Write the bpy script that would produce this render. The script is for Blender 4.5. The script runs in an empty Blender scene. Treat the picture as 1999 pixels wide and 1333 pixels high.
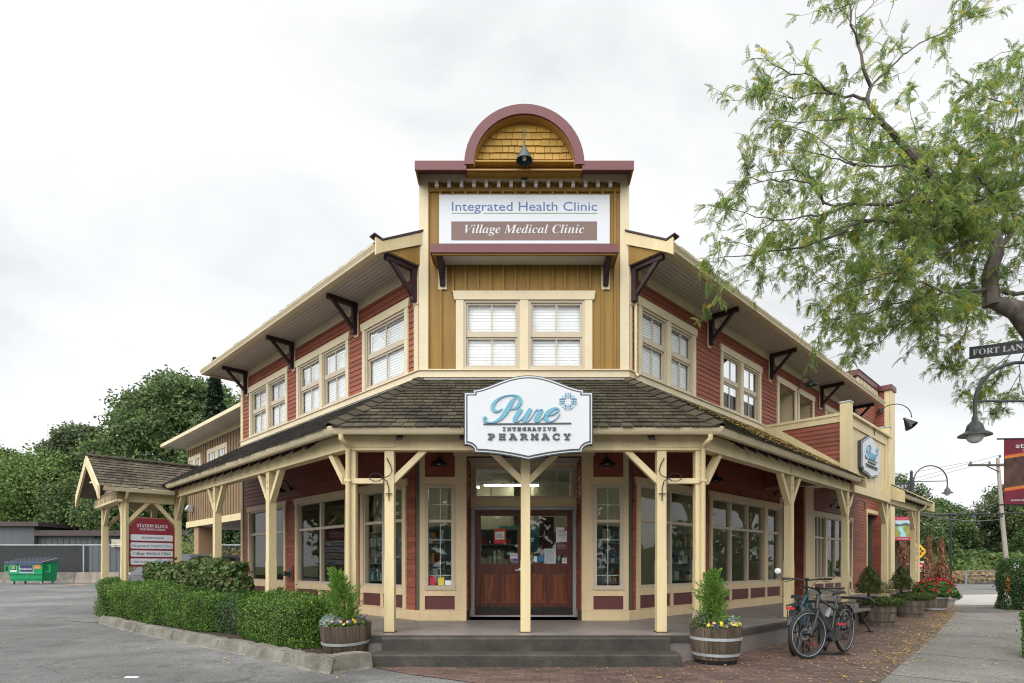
import bpy, math, random
import numpy as np
from mathutils import Vector, Matrix

sc = bpy.context.scene
R = math.radians
S2 = math.sqrt(0.5)
rnd = random.Random(7)

# ------------------------------------------------------------------ camera
CZ = 1.312
cam_d = bpy.data.cameras.new("camera")
cam = bpy.data.objects.new("camera", cam_d)
sc.collection.objects.link(cam)
cam.location = (0, 0, CZ)
cam.rotation_euler = (R(90), 0, 0)
cam_d.sensor_width = 36.0
cam_d.lens = 36.0 * 1142 / 1999
cam_d.shift_x = -11.5 / 1999
cam_d.shift_y = 437.5 / 1999
cam_d.clip_end = 3000
sc.camera = cam

# ------------------------------------------------------------------ sky: overcast
SUN_EL, SUN_AZ = R(48), R(208)          # compass style azimuth, 0 = +Y, clockwise
world = bpy.data.worlds.new("World")
sc.world = world
world.use_nodes = True
wn, wl = world.node_tree.nodes, world.node_tree.links
bg = wn["Background"]
bg.inputs[1].default_value = 0.1
sky = wn.new("ShaderNodeTexSky")
sky.sky_type = 'NISHITA'
sky.sun_disc = False
sky.sun_elevation = SUN_EL
sky.sun_rotation = SUN_AZ
tc = wn.new("ShaderNodeTexCoord")
mp = wn.new("ShaderNodeMapping")
mp.inputs['Scale'].default_value = (1.0, 1.0, 2.1)
mp.inputs['Location'].default_value = (0.35, 0.1, 0.2)
n1 = wn.new("ShaderNodeTexNoise")
n1.inputs['Scale'].default_value = 2.1
n1.inputs['Detail'].default_value = 6
n1.inputs['Roughness'].default_value = 0.52
n1.inputs['Distortion'].default_value = 0.35
cr = wn.new("ShaderNodeValToRGB")
cr.color_ramp.elements[0].position = 0.36
cr.color_ramp.elements[0].color = (0.685, 0.695, 0.705, 1)
cr.color_ramp.elements[1].position = 0.60
cr.color_ramp.elements[1].color = (0.875, 0.88, 0.884, 1)
e = cr.color_ramp.elements.new(0.47)
e.color = (0.785, 0.796, 0.804, 1)
vm = wn.new("ShaderNodeVectorMath"); vm.operation = 'SCALE'; vm.inputs['Scale'].default_value = 10.7
mx = wn.new("ShaderNodeMixRGB"); mx.inputs[0].default_value = 0.94
wl.new(tc.outputs['Generated'], mp.inputs[0]); wl.new(mp.outputs[0], n1.inputs['Vector'])
wl.new(n1.outputs[0], cr.inputs[0]); wl.new(cr.outputs[0], vm.inputs[0])
wl.new(sky.outputs[0], mx.inputs[1]); wl.new(vm.outputs[0], mx.inputs[2])
# unseen sky on the sun side brightened extra, added to light the building front
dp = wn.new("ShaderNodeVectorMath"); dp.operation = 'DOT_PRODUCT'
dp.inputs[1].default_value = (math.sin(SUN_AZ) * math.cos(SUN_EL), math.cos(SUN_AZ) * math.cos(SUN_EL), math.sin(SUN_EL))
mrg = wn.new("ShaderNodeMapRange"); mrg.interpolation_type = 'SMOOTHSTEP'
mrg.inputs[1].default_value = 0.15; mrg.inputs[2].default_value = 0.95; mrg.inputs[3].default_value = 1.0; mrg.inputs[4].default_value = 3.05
gl_ = wn.new("ShaderNodeVectorMath"); gl_.operation = 'SCALE'
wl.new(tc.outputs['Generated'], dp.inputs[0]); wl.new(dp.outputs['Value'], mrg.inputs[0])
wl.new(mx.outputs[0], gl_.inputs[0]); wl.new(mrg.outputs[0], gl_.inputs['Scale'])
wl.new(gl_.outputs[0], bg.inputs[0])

sun_d = bpy.data.lights.new("sun", 'SUN')
sun_d.energy = 1.5
sun_d.angle = R(70)
sun_d.color = (1.0, 0.96, 0.9)
sun = bpy.data.objects.new("sun", sun_d)
sc.collection.objects.link(sun)
sd = Vector((math.sin(SUN_AZ) * math.cos(SUN_EL), math.cos(SUN_AZ) * math.cos(SUN_EL), math.sin(SUN_EL)))
sun.rotation_euler = sd.to_track_quat('Z', 'Y').to_euler()
sun.location = sd * 60

vs = sc.view_settings
vs.view_transform = 'Standard'
vs.look = 'None'
vs.exposure = 0.24
vs.gamma = 1.0
vs.use_curve_mapping = False
sc.cycles.max_bounces = 8
sc.cycles.transparent_max_bounces = 16
sc.cycles.use_denoising = True
sc.cycles.denoising_prefilter = 'NONE'
sc.cycles.denoising_input_passes = 'RGB_ALBEDO_NORMAL'
sc.cycles.use_adaptive_sampling = False
sc.cycles.sample_clamp_indirect = 2.5
sc.cycles.filter_width = 1.15

# ------------------------------------------------------------------ materials
def nodes_of(m):
    m.use_nodes = True
    return m.node_tree.nodes, m.node_tree.links, m.node_tree.nodes["Principled BSDF"]

def rgb(c):
    return (c[0], c[1], c[2], 1)

MATS = {}
def mat(name, col, rough=0.6, var=0.12, scale=3.0, bump=0.0, bscale=60.0, island=0.0, stretch=(1, 1, 1), metal=0.0, spec=0.4, col2=None, gen='Object', chips=0.0):
    """painted / plain surface: base colour varied by noise, optional per-piece variation and bump"""
    if name in MATS:
        return MATS[name]
    m = bpy.data.materials.new(name)
    n, l, b = nodes_of(m)
    b.inputs['Roughness'].default_value = rough
    b.inputs['Metallic'].default_value = metal
    b.inputs['Specular IOR Level'].default_value = spec
    t = n.new("ShaderNodeTexCoord")
    mpn = n.new("ShaderNodeMapping"); mpn.inputs['Scale'].default_value = stretch
    l.new(t.outputs[gen], mpn.inputs[0])
    nz = n.new("ShaderNodeTexNoise"); nz.inputs['Scale'].default_value = scale; nz.inputs['Detail'].default_value = 6
    nz.inputs['Roughness'].default_value = 0.6
    l.new(mpn.outputs[0], nz.inputs['Vector'])
    ramp = n.new("ShaderNodeValToRGB")
    ramp.color_ramp.elements[0].position = 0.3; ramp.color_ramp.elements[1].position = 0.7
    c2 = col2 or tuple(min(1, x * (1 + var)) for x in col)
    c1 = tuple(x * (1 - var) for x in col) if col2 is None else col
    ramp.color_ramp.elements[0].color = rgb(c1); ramp.color_ramp.elements[1].color = rgb(c2)
    l.new(nz.outputs[0], ramp.inputs[0])
    out = ramp.outputs[0]
    if island > 0:
        g = n.new("ShaderNodeNewGeometry")
        ma = n.new("ShaderNodeMapRange")
        ma.inputs[3].default_value = 1 - island; ma.inputs[4].default_value = 1 + island
        l.new(g.outputs['Random Per Island'], ma.inputs[0])
        mu = n.new("ShaderNodeVectorMath"); mu.operation = 'SCALE'
        l.new(out, mu.inputs[0]); l.new(ma.outputs[0], mu.inputs['Scale'])
        out = mu.outputs[0]
    if chips > 0:
        nc = n.new("ShaderNodeTexNoise"); nc.inputs['Scale'].default_value = 26; nc.inputs['Detail'].default_value = 5; nc.inputs['Roughness'].default_value = 0.7
        mc = n.new("ShaderNodeMapping"); mc.inputs['Scale'].default_value = (1, 1, .35)
        l.new(t.outputs[gen], mc.inputs[0]); l.new(mc.outputs[0], nc.inputs['Vector'])
        rc_ = n.new("ShaderNodeValToRGB"); rc_.color_ramp.elements[0].position = 0.66; rc_.color_ramp.elements[1].position = 0.74
        rc_.color_ramp.elements[0].color = (0, 0, 0, 1); rc_.color_ramp.elements[1].color = (chips, chips, chips, 1)
        l.new(nc.outputs[0], rc_.inputs[0])
        mk = n.new("ShaderNodeMixRGB"); mk.inputs[2].default_value = (.16, .12, .08, 1)
        l.new(rc_.outputs[0], mk.inputs[0]); l.new(out, mk.inputs[1]); out = mk.outputs[0]
    l.new(out, b.inputs['Base Color'])
    if bump > 0:
        nb = n.new("ShaderNodeTexNoise"); nb.inputs['Scale'].default_value = bscale; nb.inputs['Detail'].default_value = 4
        l.new(mpn.outputs[0], nb.inputs['Vector'])
        bp = n.new("ShaderNodeBump"); bp.inputs['Strength'].default_value = bump; bp.inputs['Distance'].default_value = 0.01
        l.new(nb.outputs[0], bp.inputs['Height']); l.new(bp.outputs[0], b.inputs['Normal'])
    MATS[name] = m
    return m

def leafmat(name, ca, cb, cc=None, trans=0.35, rough=0.55):
    if name in MATS:
        return MATS[name]
    m = bpy.data.materials.new(name)
    n, l, b = nodes_of(m)
    g = n.new("ShaderNodeNewGeometry")
    ramp = n.new("ShaderNodeValToRGB")
    ramp.color_ramp.elements[0].color = rgb(ca); ramp.color_ramp.elements[1].color = rgb(cb)
    ramp.color_ramp.elements[1].position = 0.85
    if cc:
        e_ = ramp.color_ramp.elements.new(0.97); e_.color = rgb(cc)
    l.new(g.outputs['Random Per Island'], ramp.inputs[0])
    t = n.new("ShaderNodeTexCoord")
    nz = n.new("ShaderNodeTexNoise"); nz.inputs['Scale'].default_value = 1.3; nz.inputs['Detail'].default_value = 3
    l.new(t.outputs['Object'], nz.inputs['Vector'])
    ma = n.new("ShaderNodeMapRange"); ma.inputs[1].default_value = 0.3; ma.inputs[2].default_value = 0.7
    ma.inputs[3].default_value = 0.75; ma.inputs[4].default_value = 1.3
    l.new(nz.outputs[0], ma.inputs[0])
    mu = n.new("ShaderNodeVectorMath"); mu.operation = 'SCALE'
    l.new(ramp.outputs[0], mu.inputs[0]); l.new(ma.outputs[0], mu.inputs['Scale'])
    l.new(mu.outputs[0], b.inputs['Base Color'])
    b.inputs['Roughness'].default_value = rough
    b.inputs['Specular IOR Level'].default_value = 0.3
    tr = n.new("ShaderNodeBsdfTranslucent"); l.new(mu.outputs[0], tr.inputs[0])
    mxs = n.new("ShaderNodeMixShader"); mxs.inputs[0].default_value = trans
    o = n["Material Output"]
    l.new(b.outputs[0], mxs.inputs[1]); l.new(tr.outputs[0], mxs.inputs[2]); l.new(mxs.outputs[0], o.inputs[0])
    MATS[name] = m
    return m

def glassmat(name, tint=(0.85, 0.9, 0.88), ior=1.7, rough=0.0):
    if name in MATS:
        return MATS[name]
    m = bpy.data.materials.new(name)
    n, l, b = nodes_of(m)
    n.remove(b)
    fr = n.new("ShaderNodeFresnel"); fr.inputs[0].default_value = ior
    tr = n.new("ShaderNodeBsdfTransparent"); tr.inputs[0].default_value = rgb(tint)
    gl = n.new("ShaderNodeBsdfGlossy"); gl.inputs['Roughness'].default_value = rough
    # slightly wavy float glass
    t = n.new("ShaderNodeTexCoord")
    nz = n.new("ShaderNodeTexNoise"); nz.inputs['Scale'].default_value = 1.6; nz.inputs['Detail'].default_value = 1
    l.new(t.outputs['Object'], nz.inputs['Vector'])
    bp = n.new("ShaderNodeBump"); bp.inputs['Strength'].default_value = 0.12; bp.inputs['Distance'].default_value = 0.02
    l.new(nz.outputs[0], bp.inputs['Height']); l.new(bp.outputs[0], gl.inputs['Normal'])
    mxs = n.new("ShaderNodeMixShader")
    # only the outer face of each pane reflects
    ge = n.new("ShaderNodeNewGeometry"); inv = n.new("ShaderNodeMath"); inv.operation = 'SUBTRACT'; inv.inputs[0].default_value = 1.0
    l.new(ge.outputs['Backfacing'], inv.inputs[1]); mul = n.new("ShaderNodeMath"); mul.operation = 'MULTIPLY'
    l.new(fr.outputs[0], mul.inputs[0]); l.new(inv.outputs[0], mul.inputs[1])
    l.new(mul.outputs[0], mxs.inputs[0]); l.new(tr.outputs[0], mxs.inputs[1]); l.new(gl.outputs[0], mxs.inputs[2])
    l.new(mxs.outputs[0], n["Material Output"].inputs[0])
    MATS[name] = m
    return m

def emitmat(name, col, strength):
    if name in MATS:
        return MATS[name]
    m = bpy.data.materials.new(name)
    n, l, b = nodes_of(m)
    b.inputs['Base Color'].default_value = rgb(col)
    b.inputs['Emission Color'].default_value = rgb(col)
    b.inputs['Emission Strength'].default_value = strength
    MATS[name] = m
    return m

def ground_mat(name, kind):
    m = bpy.data.materials.new(name)
    n, l, b = nodes_of(m)
    t = n.new("ShaderNodeTexCoord")
    P = t.outputs['Object']
    def noise(scale, detail=5, rough=0.6, dist=0.0):
        z = n.new("ShaderNodeTexNoise"); z.inputs['Scale'].default_value = scale; z.inputs['Detail'].default_value = detail
        z.inputs['Roughness'].default_value = rough; z.inputs['Distortion'].default_value = dist
        l.new(P, z.inputs['Vector']); return z.outputs[0]
    def ramp(f, stops):
        r = n.new("ShaderNodeValToRGB")
        els = r.color_ramp.elements
        els[0].position, els[0].color = stops[0][0], rgb(stops[0][1])
        els[1].position, els[1].color = stops[-1][0], rgb(stops[-1][1])
        for p, c in stops[1:-1]:
            q = els.new(p); q.color = rgb(c)
        l.new(f, r.inputs[0]); return r.outputs[0]
    def mixc(a, c, fac, mode='MULTIPLY'):
        x = n.new("ShaderNodeMixRGB"); x.blend_type = mode
        if isinstance(fac, float): x.inputs[0].default_value = fac
        else: l.new(fac, x.inputs[0])
        l.new(a, x.inputs[1]); l.new(c, x.inputs[2]); return x.outputs[0]
    g = lambda v: (v, v, v)
    bp = n.new("ShaderNodeBump")
    if kind == 'asphalt':
        base = ramp(noise(0.32, 4, 0.55, 0.6), [(0.33, (0.066, 0.0645, 0.062)), (0.5, (0.108, 0.106, 0.102)), (0.66, (0.165, 0.162, 0.156))])
        mid = ramp(noise(2.3, 6, 0.7), [(0.3, g(0.62)), (0.5, g(1.0)), (0.7, g(1.15))])
        agg = ramp(noise(62, 3, 0.85), [(0.34, g(0.32)), (0.5, g(0.95)), (0.68, g(2.0))])
        c = mixc(mixc(base, mid, 1.0), agg, 1.0)
        spots = ramp(noise(1.9, 3, 0.5, 1.2), [(0.62, g(1.0)), (0.70, g(0.6))])
        c = mixc(c, spots, 0.85)
        # hairline cracks
        vo = n.new("ShaderNodeTexVoronoi"); vo.feature = 'DISTANCE_TO_EDGE'; vo.inputs['Scale'].default_value = 0.23
        wob = n.new("ShaderNodeVectorMath"); wob.operation = 'ADD'
        nz = n.new("ShaderNodeTexNoise"); nz.inputs['Scale'].default_value = 1.1; nz.inputs['Detail'].default_value = 5
        l.new(P, nz.inputs['Vector']); l.new(P, wob.inputs[0]); l.new(nz.outputs['Color'], wob.inputs[1])
        l.new(wob.outputs[0], vo.inputs['Vector'])
        cra = ramp(vo.outputs['Distance'], [(0.0, g(0.5)), (0.005, g(1.0))])
        c = mixc(c, cra, 0.8)
        l.new(noise(150, 2, 0.8), bp.inputs['Height']); bp.inputs['Strength'].default_value = 0.5; bp.inputs['Distance'].default_value = 0.006
        b.inputs['Roughness'].default_value = 0.75
    elif kind == 'concrete':
        base = ramp(noise(0.8, 5, 0.6), [(0.3, (0.10, 0.096, 0.086)), (0.7, (0.175, 0.168, 0.15))])
        agg = ramp(noise(55, 3, 0.85), [(0.34, g(0.45)), (0.66, g(1.55))])
        c = mixc(base, agg, 1.0)
        l.new(noise(90, 2, 0.8), bp.inputs['Height']); bp.inputs['Strength'].default_value = 0.4; bp.inputs['Distance'].default_value = 0.005
        b.inputs['Roughness'].default_value = 0.8
    elif kind == 'brick':
        mpn = n.new("ShaderNodeMapping"); mpn.inputs['Rotation'].default_value = (0, 0, R(4))
        nzd = n.new("ShaderNodeTexNoise"); nzd.inputs['Scale'].default_value = 9; nzd.inputs['Detail'].default_value = 2
        l.new(P, nzd.inputs['Vector'])
        sca = n.new("ShaderNodeVectorMath"); sca.operation = 'SCALE'; sca.inputs['Scale'].default_value = 0.012
        l.new(nzd.outputs['Color'], sca.inputs[0])
        add = n.new("ShaderNodeVectorMath"); add.operation = 'ADD'
        l.new(P, add.inputs[0]); l.new(sca.outputs[0], add.inputs[1]); l.new(add.outputs[0], mpn.inputs[0])
        br = n.new("ShaderNodeTexBrick")
        br.inputs['Scale'].default_value = 1.0
        br.inputs['Brick Width'].default_value = 0.20; br.inputs['Row Height'].default_value = 0.102
        br.inputs['Mortar Size'].default_value = 0.006; br.inputs['Mortar Smooth'].default_value = 0.3
        br.inputs['Color1'].default_value = (0.078, 0.046, 0.037, 1); br.inputs['Color2'].default_value = (0.15, 0.092, 0.074, 1)
        br.inputs['Mortar'].default_value = (0.05, 0.042, 0.033, 1)
        l.new(mpn.outputs[0], br.inputs['Vector'])
        big = ramp(noise(0.55, 4, 0.6, 0.4), [(0.3, g(0.62)), (0.7, g(1.15))])
        fine = ramp(noise(60, 3, 0.8), [(0.3, g(0.72)), (0.7, g(1.25))])
        c = mixc(mixc(br.outputs['Color'], big, 1.0), fine, 1.0)
        inv = n.new("ShaderNodeMath"); inv.operation = 'SUBTRACT'; inv.inputs[0].default_value = 1.0
        l.new(br.outputs['Fac'], inv.inputs[1])
        l.new(inv.outputs[0], bp.inputs['Height']); bp.inputs['Strength'].default_value = 0.7; bp.inputs['Distance'].default_value = 0.012
        b.inputs['Roughness'].default_value = 0.6
    elif kind == 'porch':
        base = ramp(noise(1.2, 5, 0.65, 0.5), [(0.3, (0.125, 0.11, 0.10)), (0.7, (0.23, 0.205, 0.19))])
        fine = ramp(noise(70, 3, 0.8), [(0.3, g(0.85)), (0.7, g(1.15))])
        c = mixc(base, fine, 1.0)
        l.new(noise(80, 2, 0.8), bp.inputs['Height']); bp.inputs['Strength'].default_value = 0.15; bp.inputs['Distance'].default_value = 0.004
        b.inputs['Roughness'].default_value = 0.45
    elif kind == 'step':
        base = ramp(noise(2.2, 6, 0.7, 0.4), [(0.3, (0.018, 0.0155, 0.012)), (0.52, (0.042, 0.036, 0.028)), (0.75, (0.078, 0.068, 0.052))])
        agg = ramp(noise(110, 2, 0.8), [(0.35, g(0.6)), (0.62, g(1.15)), (0.72, g(2.2))])
        c = mixc(base, agg, 1.0)
        l.new(noise(120, 3, 0.8), bp.inputs['Height']); bp.inputs['Strength'].default_value = 0.45; bp.inputs['Distance'].default_value = 0.005
        b.inputs['Roughness'].default_value = 0.75
    elif kind == 'kerb':
        base = ramp(noise(2.6, 6, 0.7, 0.4), [(0.28, (0.07, 0.064, 0.05)), (0.5, (0.155, 0.142, 0.115)), (0.75, (0.25, 0.235, 0.2))])
        agg = ramp(noise(90, 2, 0.8), [(0.35, g(0.6)), (0.66, g(1.3))])
        c = mixc(base, agg, 1.0)
        l.new(noise(35, 5, 0.8), bp.inputs['Height']); bp.inputs['Strength'].default_value = 0.6; bp.inputs['Distance'].default_value = 0.012
        b.inputs['Roughness'].default_value = 0.9
    elif kind == 'soil':
        c = ramp(noise(14, 6, 0.8), [(0.3, (0.018, 0.013, 0.009)), (0.6, (0.055, 0.038, 0.024)), (0.75, (0.13, 0.09, 0.045))])
        l.new(noise(30, 5, 0.8), bp.inputs['Height']); bp.inputs['Strength'].default_value = 1.0; bp.inputs['Distance'].default_value = 0.03
        b.inputs['Roughness'].default_value = 0.95
    elif kind == 'grass':
        c = ramp(noise(0.6, 6, 0.7), [(0.3, (0.06, 0.1, 0.025)), (0.7, (0.13, 0.17, 0.05))])
        l.new(noise(9, 5, 0.8), bp.inputs['Height']); bp.inputs['Strength'].default_value = 1.0; bp.inputs['Distance'].default_value = 0.1
        b.inputs['Roughness'].default_value = 0.95
    l.new(c, b.inputs['Base Color'])
    l.new(bp.outputs[0], b.inputs['Normal'])
    MATS[name] = m
    return m

CREAM = mat('cream_paint', (0.58, 0.475, 0.27), 0.5, 0.11, 2.6, 0.2, 45, 0.05, (2, 2, 0.3), chips=.35)
CREAM2 = mat('pale_trim_paint', (0.56, 0.475, 0.315), 0.5, 0.09, 1.4, 0.1, 45, 0.04, chips=.3)
TAN = mat('tan_trim_paint', (0.58, 0.445, 0.265), 0.5, 0.09, 2.4, 0.1, 45, 0.04, (2, 2, .4), chips=.3)
REDW = mat('red_siding_paint', (0.228, 0.062, 0.034), 0.6, 0.2, 2.2, 0.3, 40, 0.15, (1, 1, 3))
GOLD = mat('gold_board_paint', (0.226, 0.126, 0.020), 0.6, 0.18, 2.0, 0.25, 40, 0.06, (3, 3, 0.5))
GOLD2 = mat('gold_shingle_paint', (0.36, 0.21, 0.036), 0.6, 0.14, 4.0, 0.3, 40, 0.13)
BURG = mat('burgundy_metal', (0.112, 0.023, 0.026), 0.4, 0.08, 2.0, 0.0)
MAROON = mat('maroon_panel', (0.105, 0.03, 0.03), 0.5, 0.1, 2.0, 0.1)
PURP = mat('dark_plum_timber', (0.030, 0.011, 0.014), 0.5, 0.2, 4.0, 0.15, 40)
GREIGE = mat('greige_frame', (0.46, 0.39, 0.29), 0.45, 0.05, 2.0)
WHITEP = mat('white_paint', (0.78, 0.78, 0.78), 0.5, 0.04, 2.0)
LILAC = mat('dentil_white', (0.72, 0.70, 0.70), 0.5, 0.05, 2.0)
SOFFIT = mat('grey_soffit_boards', (0.46, 0.41, 0.35), 0.6, 0.06, 2.0)
SHING = mat('cedar_shingles', (0.017, 0.0135, 0.008), 0.9, 0.3, 1.6, 0.5, 60, 0.42, col2=(0.060, 0.048, 0.026))
SHINGD = mat('dark_shingles', (0.020, 0.017, 0.015), 0.85, 0.3, 1.6, 0.5, 60, 0.40, col2=(0.055, 0.047, 0.038))
BLACK = mat('black_metal', (0.012, 0.012, 0.013), 0.4, 0.2, 6.0)
DGREY = mat('dark_grey_metal', (0.045, 0.05, 0.052), 0.4, 0.15, 6.0)
STEEL = mat('steel', (0.5, 0.5, 0.5), 0.35, 0.1, 5.0, metal=0.9)
GALV = mat('galvanised', (0.42, 0.44, 0.45), 0.45, 0.15, 8.0, metal=0.4)
DOORW = mat('mahogany_door', (0.048, 0.010, 0.005), 0.35, 0.3, 3.0, 0.08, 30, 0.05, (8, 8, 0.6), col2=(0.135, 0.031, 0.011))
DOORP = mat('mahogany_panel', (0.075, 0.016, 0.006), 0.35, 0.3, 4.0, 0.08, 30, 0.05, (10, 10, 0.5), col2=(0.24, 0.066, 0.02))
GLASS = glassmat('window_glass')
GLASSU = glassmat('upper_window_glass', (0.97, 0.98, 0.98), 1.6)
BLIND = mat('white_blind', (0.76, 0.76, 0.755), 0.6, 0.02, 2.0)
SHINGP = mat('portico_shingles', (0.040, 0.032, 0.021), 0.9, 0.3, 1.6, 0.5, 60, 0.38, col2=(0.115, 0.094, 0.062))
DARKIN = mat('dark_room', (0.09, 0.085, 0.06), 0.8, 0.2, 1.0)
INWALL = mat('shop_wall', (0.46, 0.42, 0.28), 0.8, 0.1, 1.0)
INCEIL = mat('shop_ceiling', (0.4, 0.38, 0.33), 0.8, 0.05, 1.0)
INFLOOR = mat('shop_floor', (0.2, 0.17, 0.13), 0.5, 0.1, 1.0)
TUBE = emitmat('lit_tube', (1.0, 0.93, 0.82), 24.0)
ASPH = ground_mat('asphalt', 'asphalt')
CONC = ground_mat('concrete_walk', 'concrete')
BRICK = ground_mat('brick_paving', 'brick')
PORCHF = ground_mat('porch_concrete', 'porch')
STEPM = ground_mat('step_concrete', 'step')
KERBM = ground_mat('kerb_concrete', 'kerb')
SOILM = ground_mat('soil', 'soil')
GRASSM = ground_mat('grass', 'grass')

# ------------------------------------------------------------------ mesh helpers
def ident():
    return Matrix.Identity(4)

def frame(ox, oy, dx, dy, oz=0.0):
    """x along the wall (to the right seen from outside), y into the building, z up"""
    return Matrix(((dx, -dy, 0, ox), (dy, dx, 0, oy), (0, 0, 1, oz), (0, 0, 0, 1)))

class MB:
    def __init__(s, M=None):
        s.v = []; s.f = []; s.mi = []; s.M = M or ident(); s.m = 0
    def add(s, vs, fs):
        n = len(s.v); M = s.M
        s.v += [tuple(M @ Vector(p)) for p in vs]
        s.f += [tuple(i + n for i in q) for q in fs]
        s.mi += [s.m] * len(fs)
    def hexa(s, p):
        # p: 4 bottom (ccw seen from above) then 4 top
        s.add(p, [(3, 2, 1, 0), (4, 5, 6, 7), (0, 1, 5, 4), (1, 2, 6, 5), (2, 3, 7, 6), (3, 0, 4, 7)])
    def box(s, x0, x1, y0, y1, z0, z1):
        if x0 > x1: x0, x1 = x1, x0
        if y0 > y1: y0, y1 = y1, y0
        if z0 > z1: z0, z1 = z1, z0
        s.hexa([(x0, y0, z0), (x1, y0, z0), (x1, y1, z0), (x0, y1, z0), (x0, y0, z1), (x1, y0, z1), (x1, y1, z1), (x0, y1, z1)])
    def prism(s, pts, ax, a0, a1):
        """polygon pts in the two other axes (in order x,y,z without ax) extruded along ax"""
        def P(p, a):
            return {'x': (a, p[0], p[1]), 'y': (p[0], a, p[1]), 'z': (p[0], p[1], a)}[ax]
        n = len(pts)
        vs = [P(p, a0) for p in pts] + [P(p, a1) for p in pts]
        fs = [tuple(range(n))[::-1], tuple(range(n, 2 * n))]
        for i in range(n):
            j = (i + 1) % n
            fs.append((i, j, n + j, n + i))
        s.add(vs, fs)
    def bar(s, a, b, w, h=None, up=(0, 0, 1)):
        """rectangular bar from a to b, width w, height h"""
        h = h or w
        a, b = Vector(a), Vector(b)
        d = (b - a).normalized(); u = Vector(up)
        if abs(d.dot(u)) > 0.98: u = Vector((0, 1, 0))
        r = d.cross(u).normalized() * (w / 2); u = r.cross(d).normalized() * (h / 2)
        p = [a - r - u, a + r - u, a + r + u, a - r + u]
        q = [x + (b - a) for x in p]
        s.add([tuple(x) for x in p + q], [(3, 2, 1, 0), (4, 5, 6, 7), (0, 1, 5, 4), (1, 2, 6, 5), (2, 3, 7, 6), (3, 0, 4, 7)])
    def tube(s, path, r, n=8, closed=False, cap=True):
        path = [Vector(p) for p in path]; L = len(path)
        rs = r if isinstance(r, (list, tuple)) else [r] * L
        vs = []; fs = []
        prev = None
        for i, p in enumerate(path):
            if closed: d = path[(i + 1) % L] - path[i - 1]
            else: d = path[min(i + 1, L - 1)] - path[max(i - 1, 0)]
            if d.length < 1e-9: d = Vector((0, 0, 1))
            d.normalize()
            if prev is None:
                u = Vector((0, 0, 1)) if abs(d.z) < 0.9 else Vector((1, 0, 0))
                u = (u - d * u.dot(d)).normalized()
            else:
                u = prev - d * prev.dot(d)
                u = u.normalized() if u.length > 1e-6 else Vector((1, 0, 0))
            prev = u
            w = d.cross(u)
            for k in range(n):
                a = 2 * math.pi * k / n
                vs.append(tuple(p + (u * math.cos(a) + w * math.sin(a)) * rs[i]))
        for i in range(L if closed else L - 1):
            j = (i + 1) % L
            for k in range(n):
                k2 = (k + 1) % n
                fs.append((i * n + k, i * n + k2, j * n + k2, j * n + k))
        if cap and not closed:
            fs.append(tuple(range(n))[::-1]); fs.append(tuple((L - 1) * n + k for k in range(n)))
        s.add(vs, fs)
    def lathe(s, prof, n=20, c=(0, 0), jit=0.0):
        vs = []; fs = []
        for r, z in prof:
            for k in range(n):
                a = 2 * math.pi * k / n
                vs.append((c[0] + r * math.cos(a), c[1] + r * math.sin(a), z))
        for i in range(len(prof) - 1):
            for k in range(n):
                k2 = (k + 1) % n
                fs.append((i * n + k, i * n + k2, (i + 1) * n + k2, (i + 1) * n + k))
        if prof[0][0] > 1e-4: fs.append(tuple(range(n))[::-1])
        if prof[-1][0] > 1e-4: fs.append(tuple((len(prof) - 1) * n + k for k in range(n)))
        s.add(vs, fs)
    def sweep(s, path, prof, ends=True):
        """path: 2D points left to right as seen from outside; prof: closed list of (outward, z); mitred"""
        L = len(path); P = [Vector((p[0], p[1])) for p in path]
        offs = []
        for i in range(L):
            ns = []
            if i > 0:
                d = (P[i] - P[i - 1]).normalized(); ns.append(Vector((d.y, -d.x)))
            if i < L - 1:
                d = (P[i + 1] - P[i]).normalized(); ns.append(Vector((d.y, -d.x)))
            if len(ns) == 2:
                m_ = ns[0] + ns[1]; m_ = m_ * (2 / m_.length_squared)
            else: m_ = ns[0]
            offs.append(m_)
        k = len(prof); vs = []; fs = []
        for i in range(L):
            for o, z in prof:
                q = P[i] + offs[i] * o
                vs.append((q.x, q.y, z))
        for i in range(L - 1):
            for a in range(k):
                b = (a + 1) % k
                fs.append((i * k + a, (i + 1) * k + a, (i + 1) * k + b, i * k + b))
        if ends:
            fs.append(tuple(range(k))); fs.append(tuple((L - 1) * k + a for a in range(k))[::-1])
        s.add(vs, fs)
    def build(s, name, mats, parent=None, smooth=False, local=False, fix=True):
        me = bpy.data.meshes.new(name)
        me.from_pydata(s.v, [], s.f)
        ms = mats if isinstance(mats, (list, tuple)) else [mats]
        for m in ms: me.materials.append(m)
        if len(ms) > 1: me.polygons.foreach_set('material_index', s.mi)
        if fix and len(s.f) < 60000:
            import bmesh
            bm = bmesh.new(); bm.from_mesh(me)
            bmesh.ops.recalc_face_normals(bm, faces=bm.faces)
            bm.to_mesh(me); bm.free()
        if smooth:
            me.polygons.foreach_set('use_smooth', [True] * len(me.polygons))
            try: me.set_sharp_from_angle(angle=R(38))
            except Exception: pass
        me.update()
        return link(name, me, parent, local)

def link(name, me, parent=None, local=False):
    o = bpy.data.objects.new(name, me)
    sc.collection.objects.link(o)
    if parent is not None:
        o.parent = parent
        if not local and parent.parent is None and parent.type == 'EMPTY':
            o.matrix_parent_inverse = Matrix.Translation(-parent.location)
    return o

def tag(o, label=None, cat=None, group=None, kind=None):
    if label: o['label'] = label
    if cat: o['category'] = cat
    if group: o['group'] = group
    if kind: o['kind'] = kind
    return o

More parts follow.
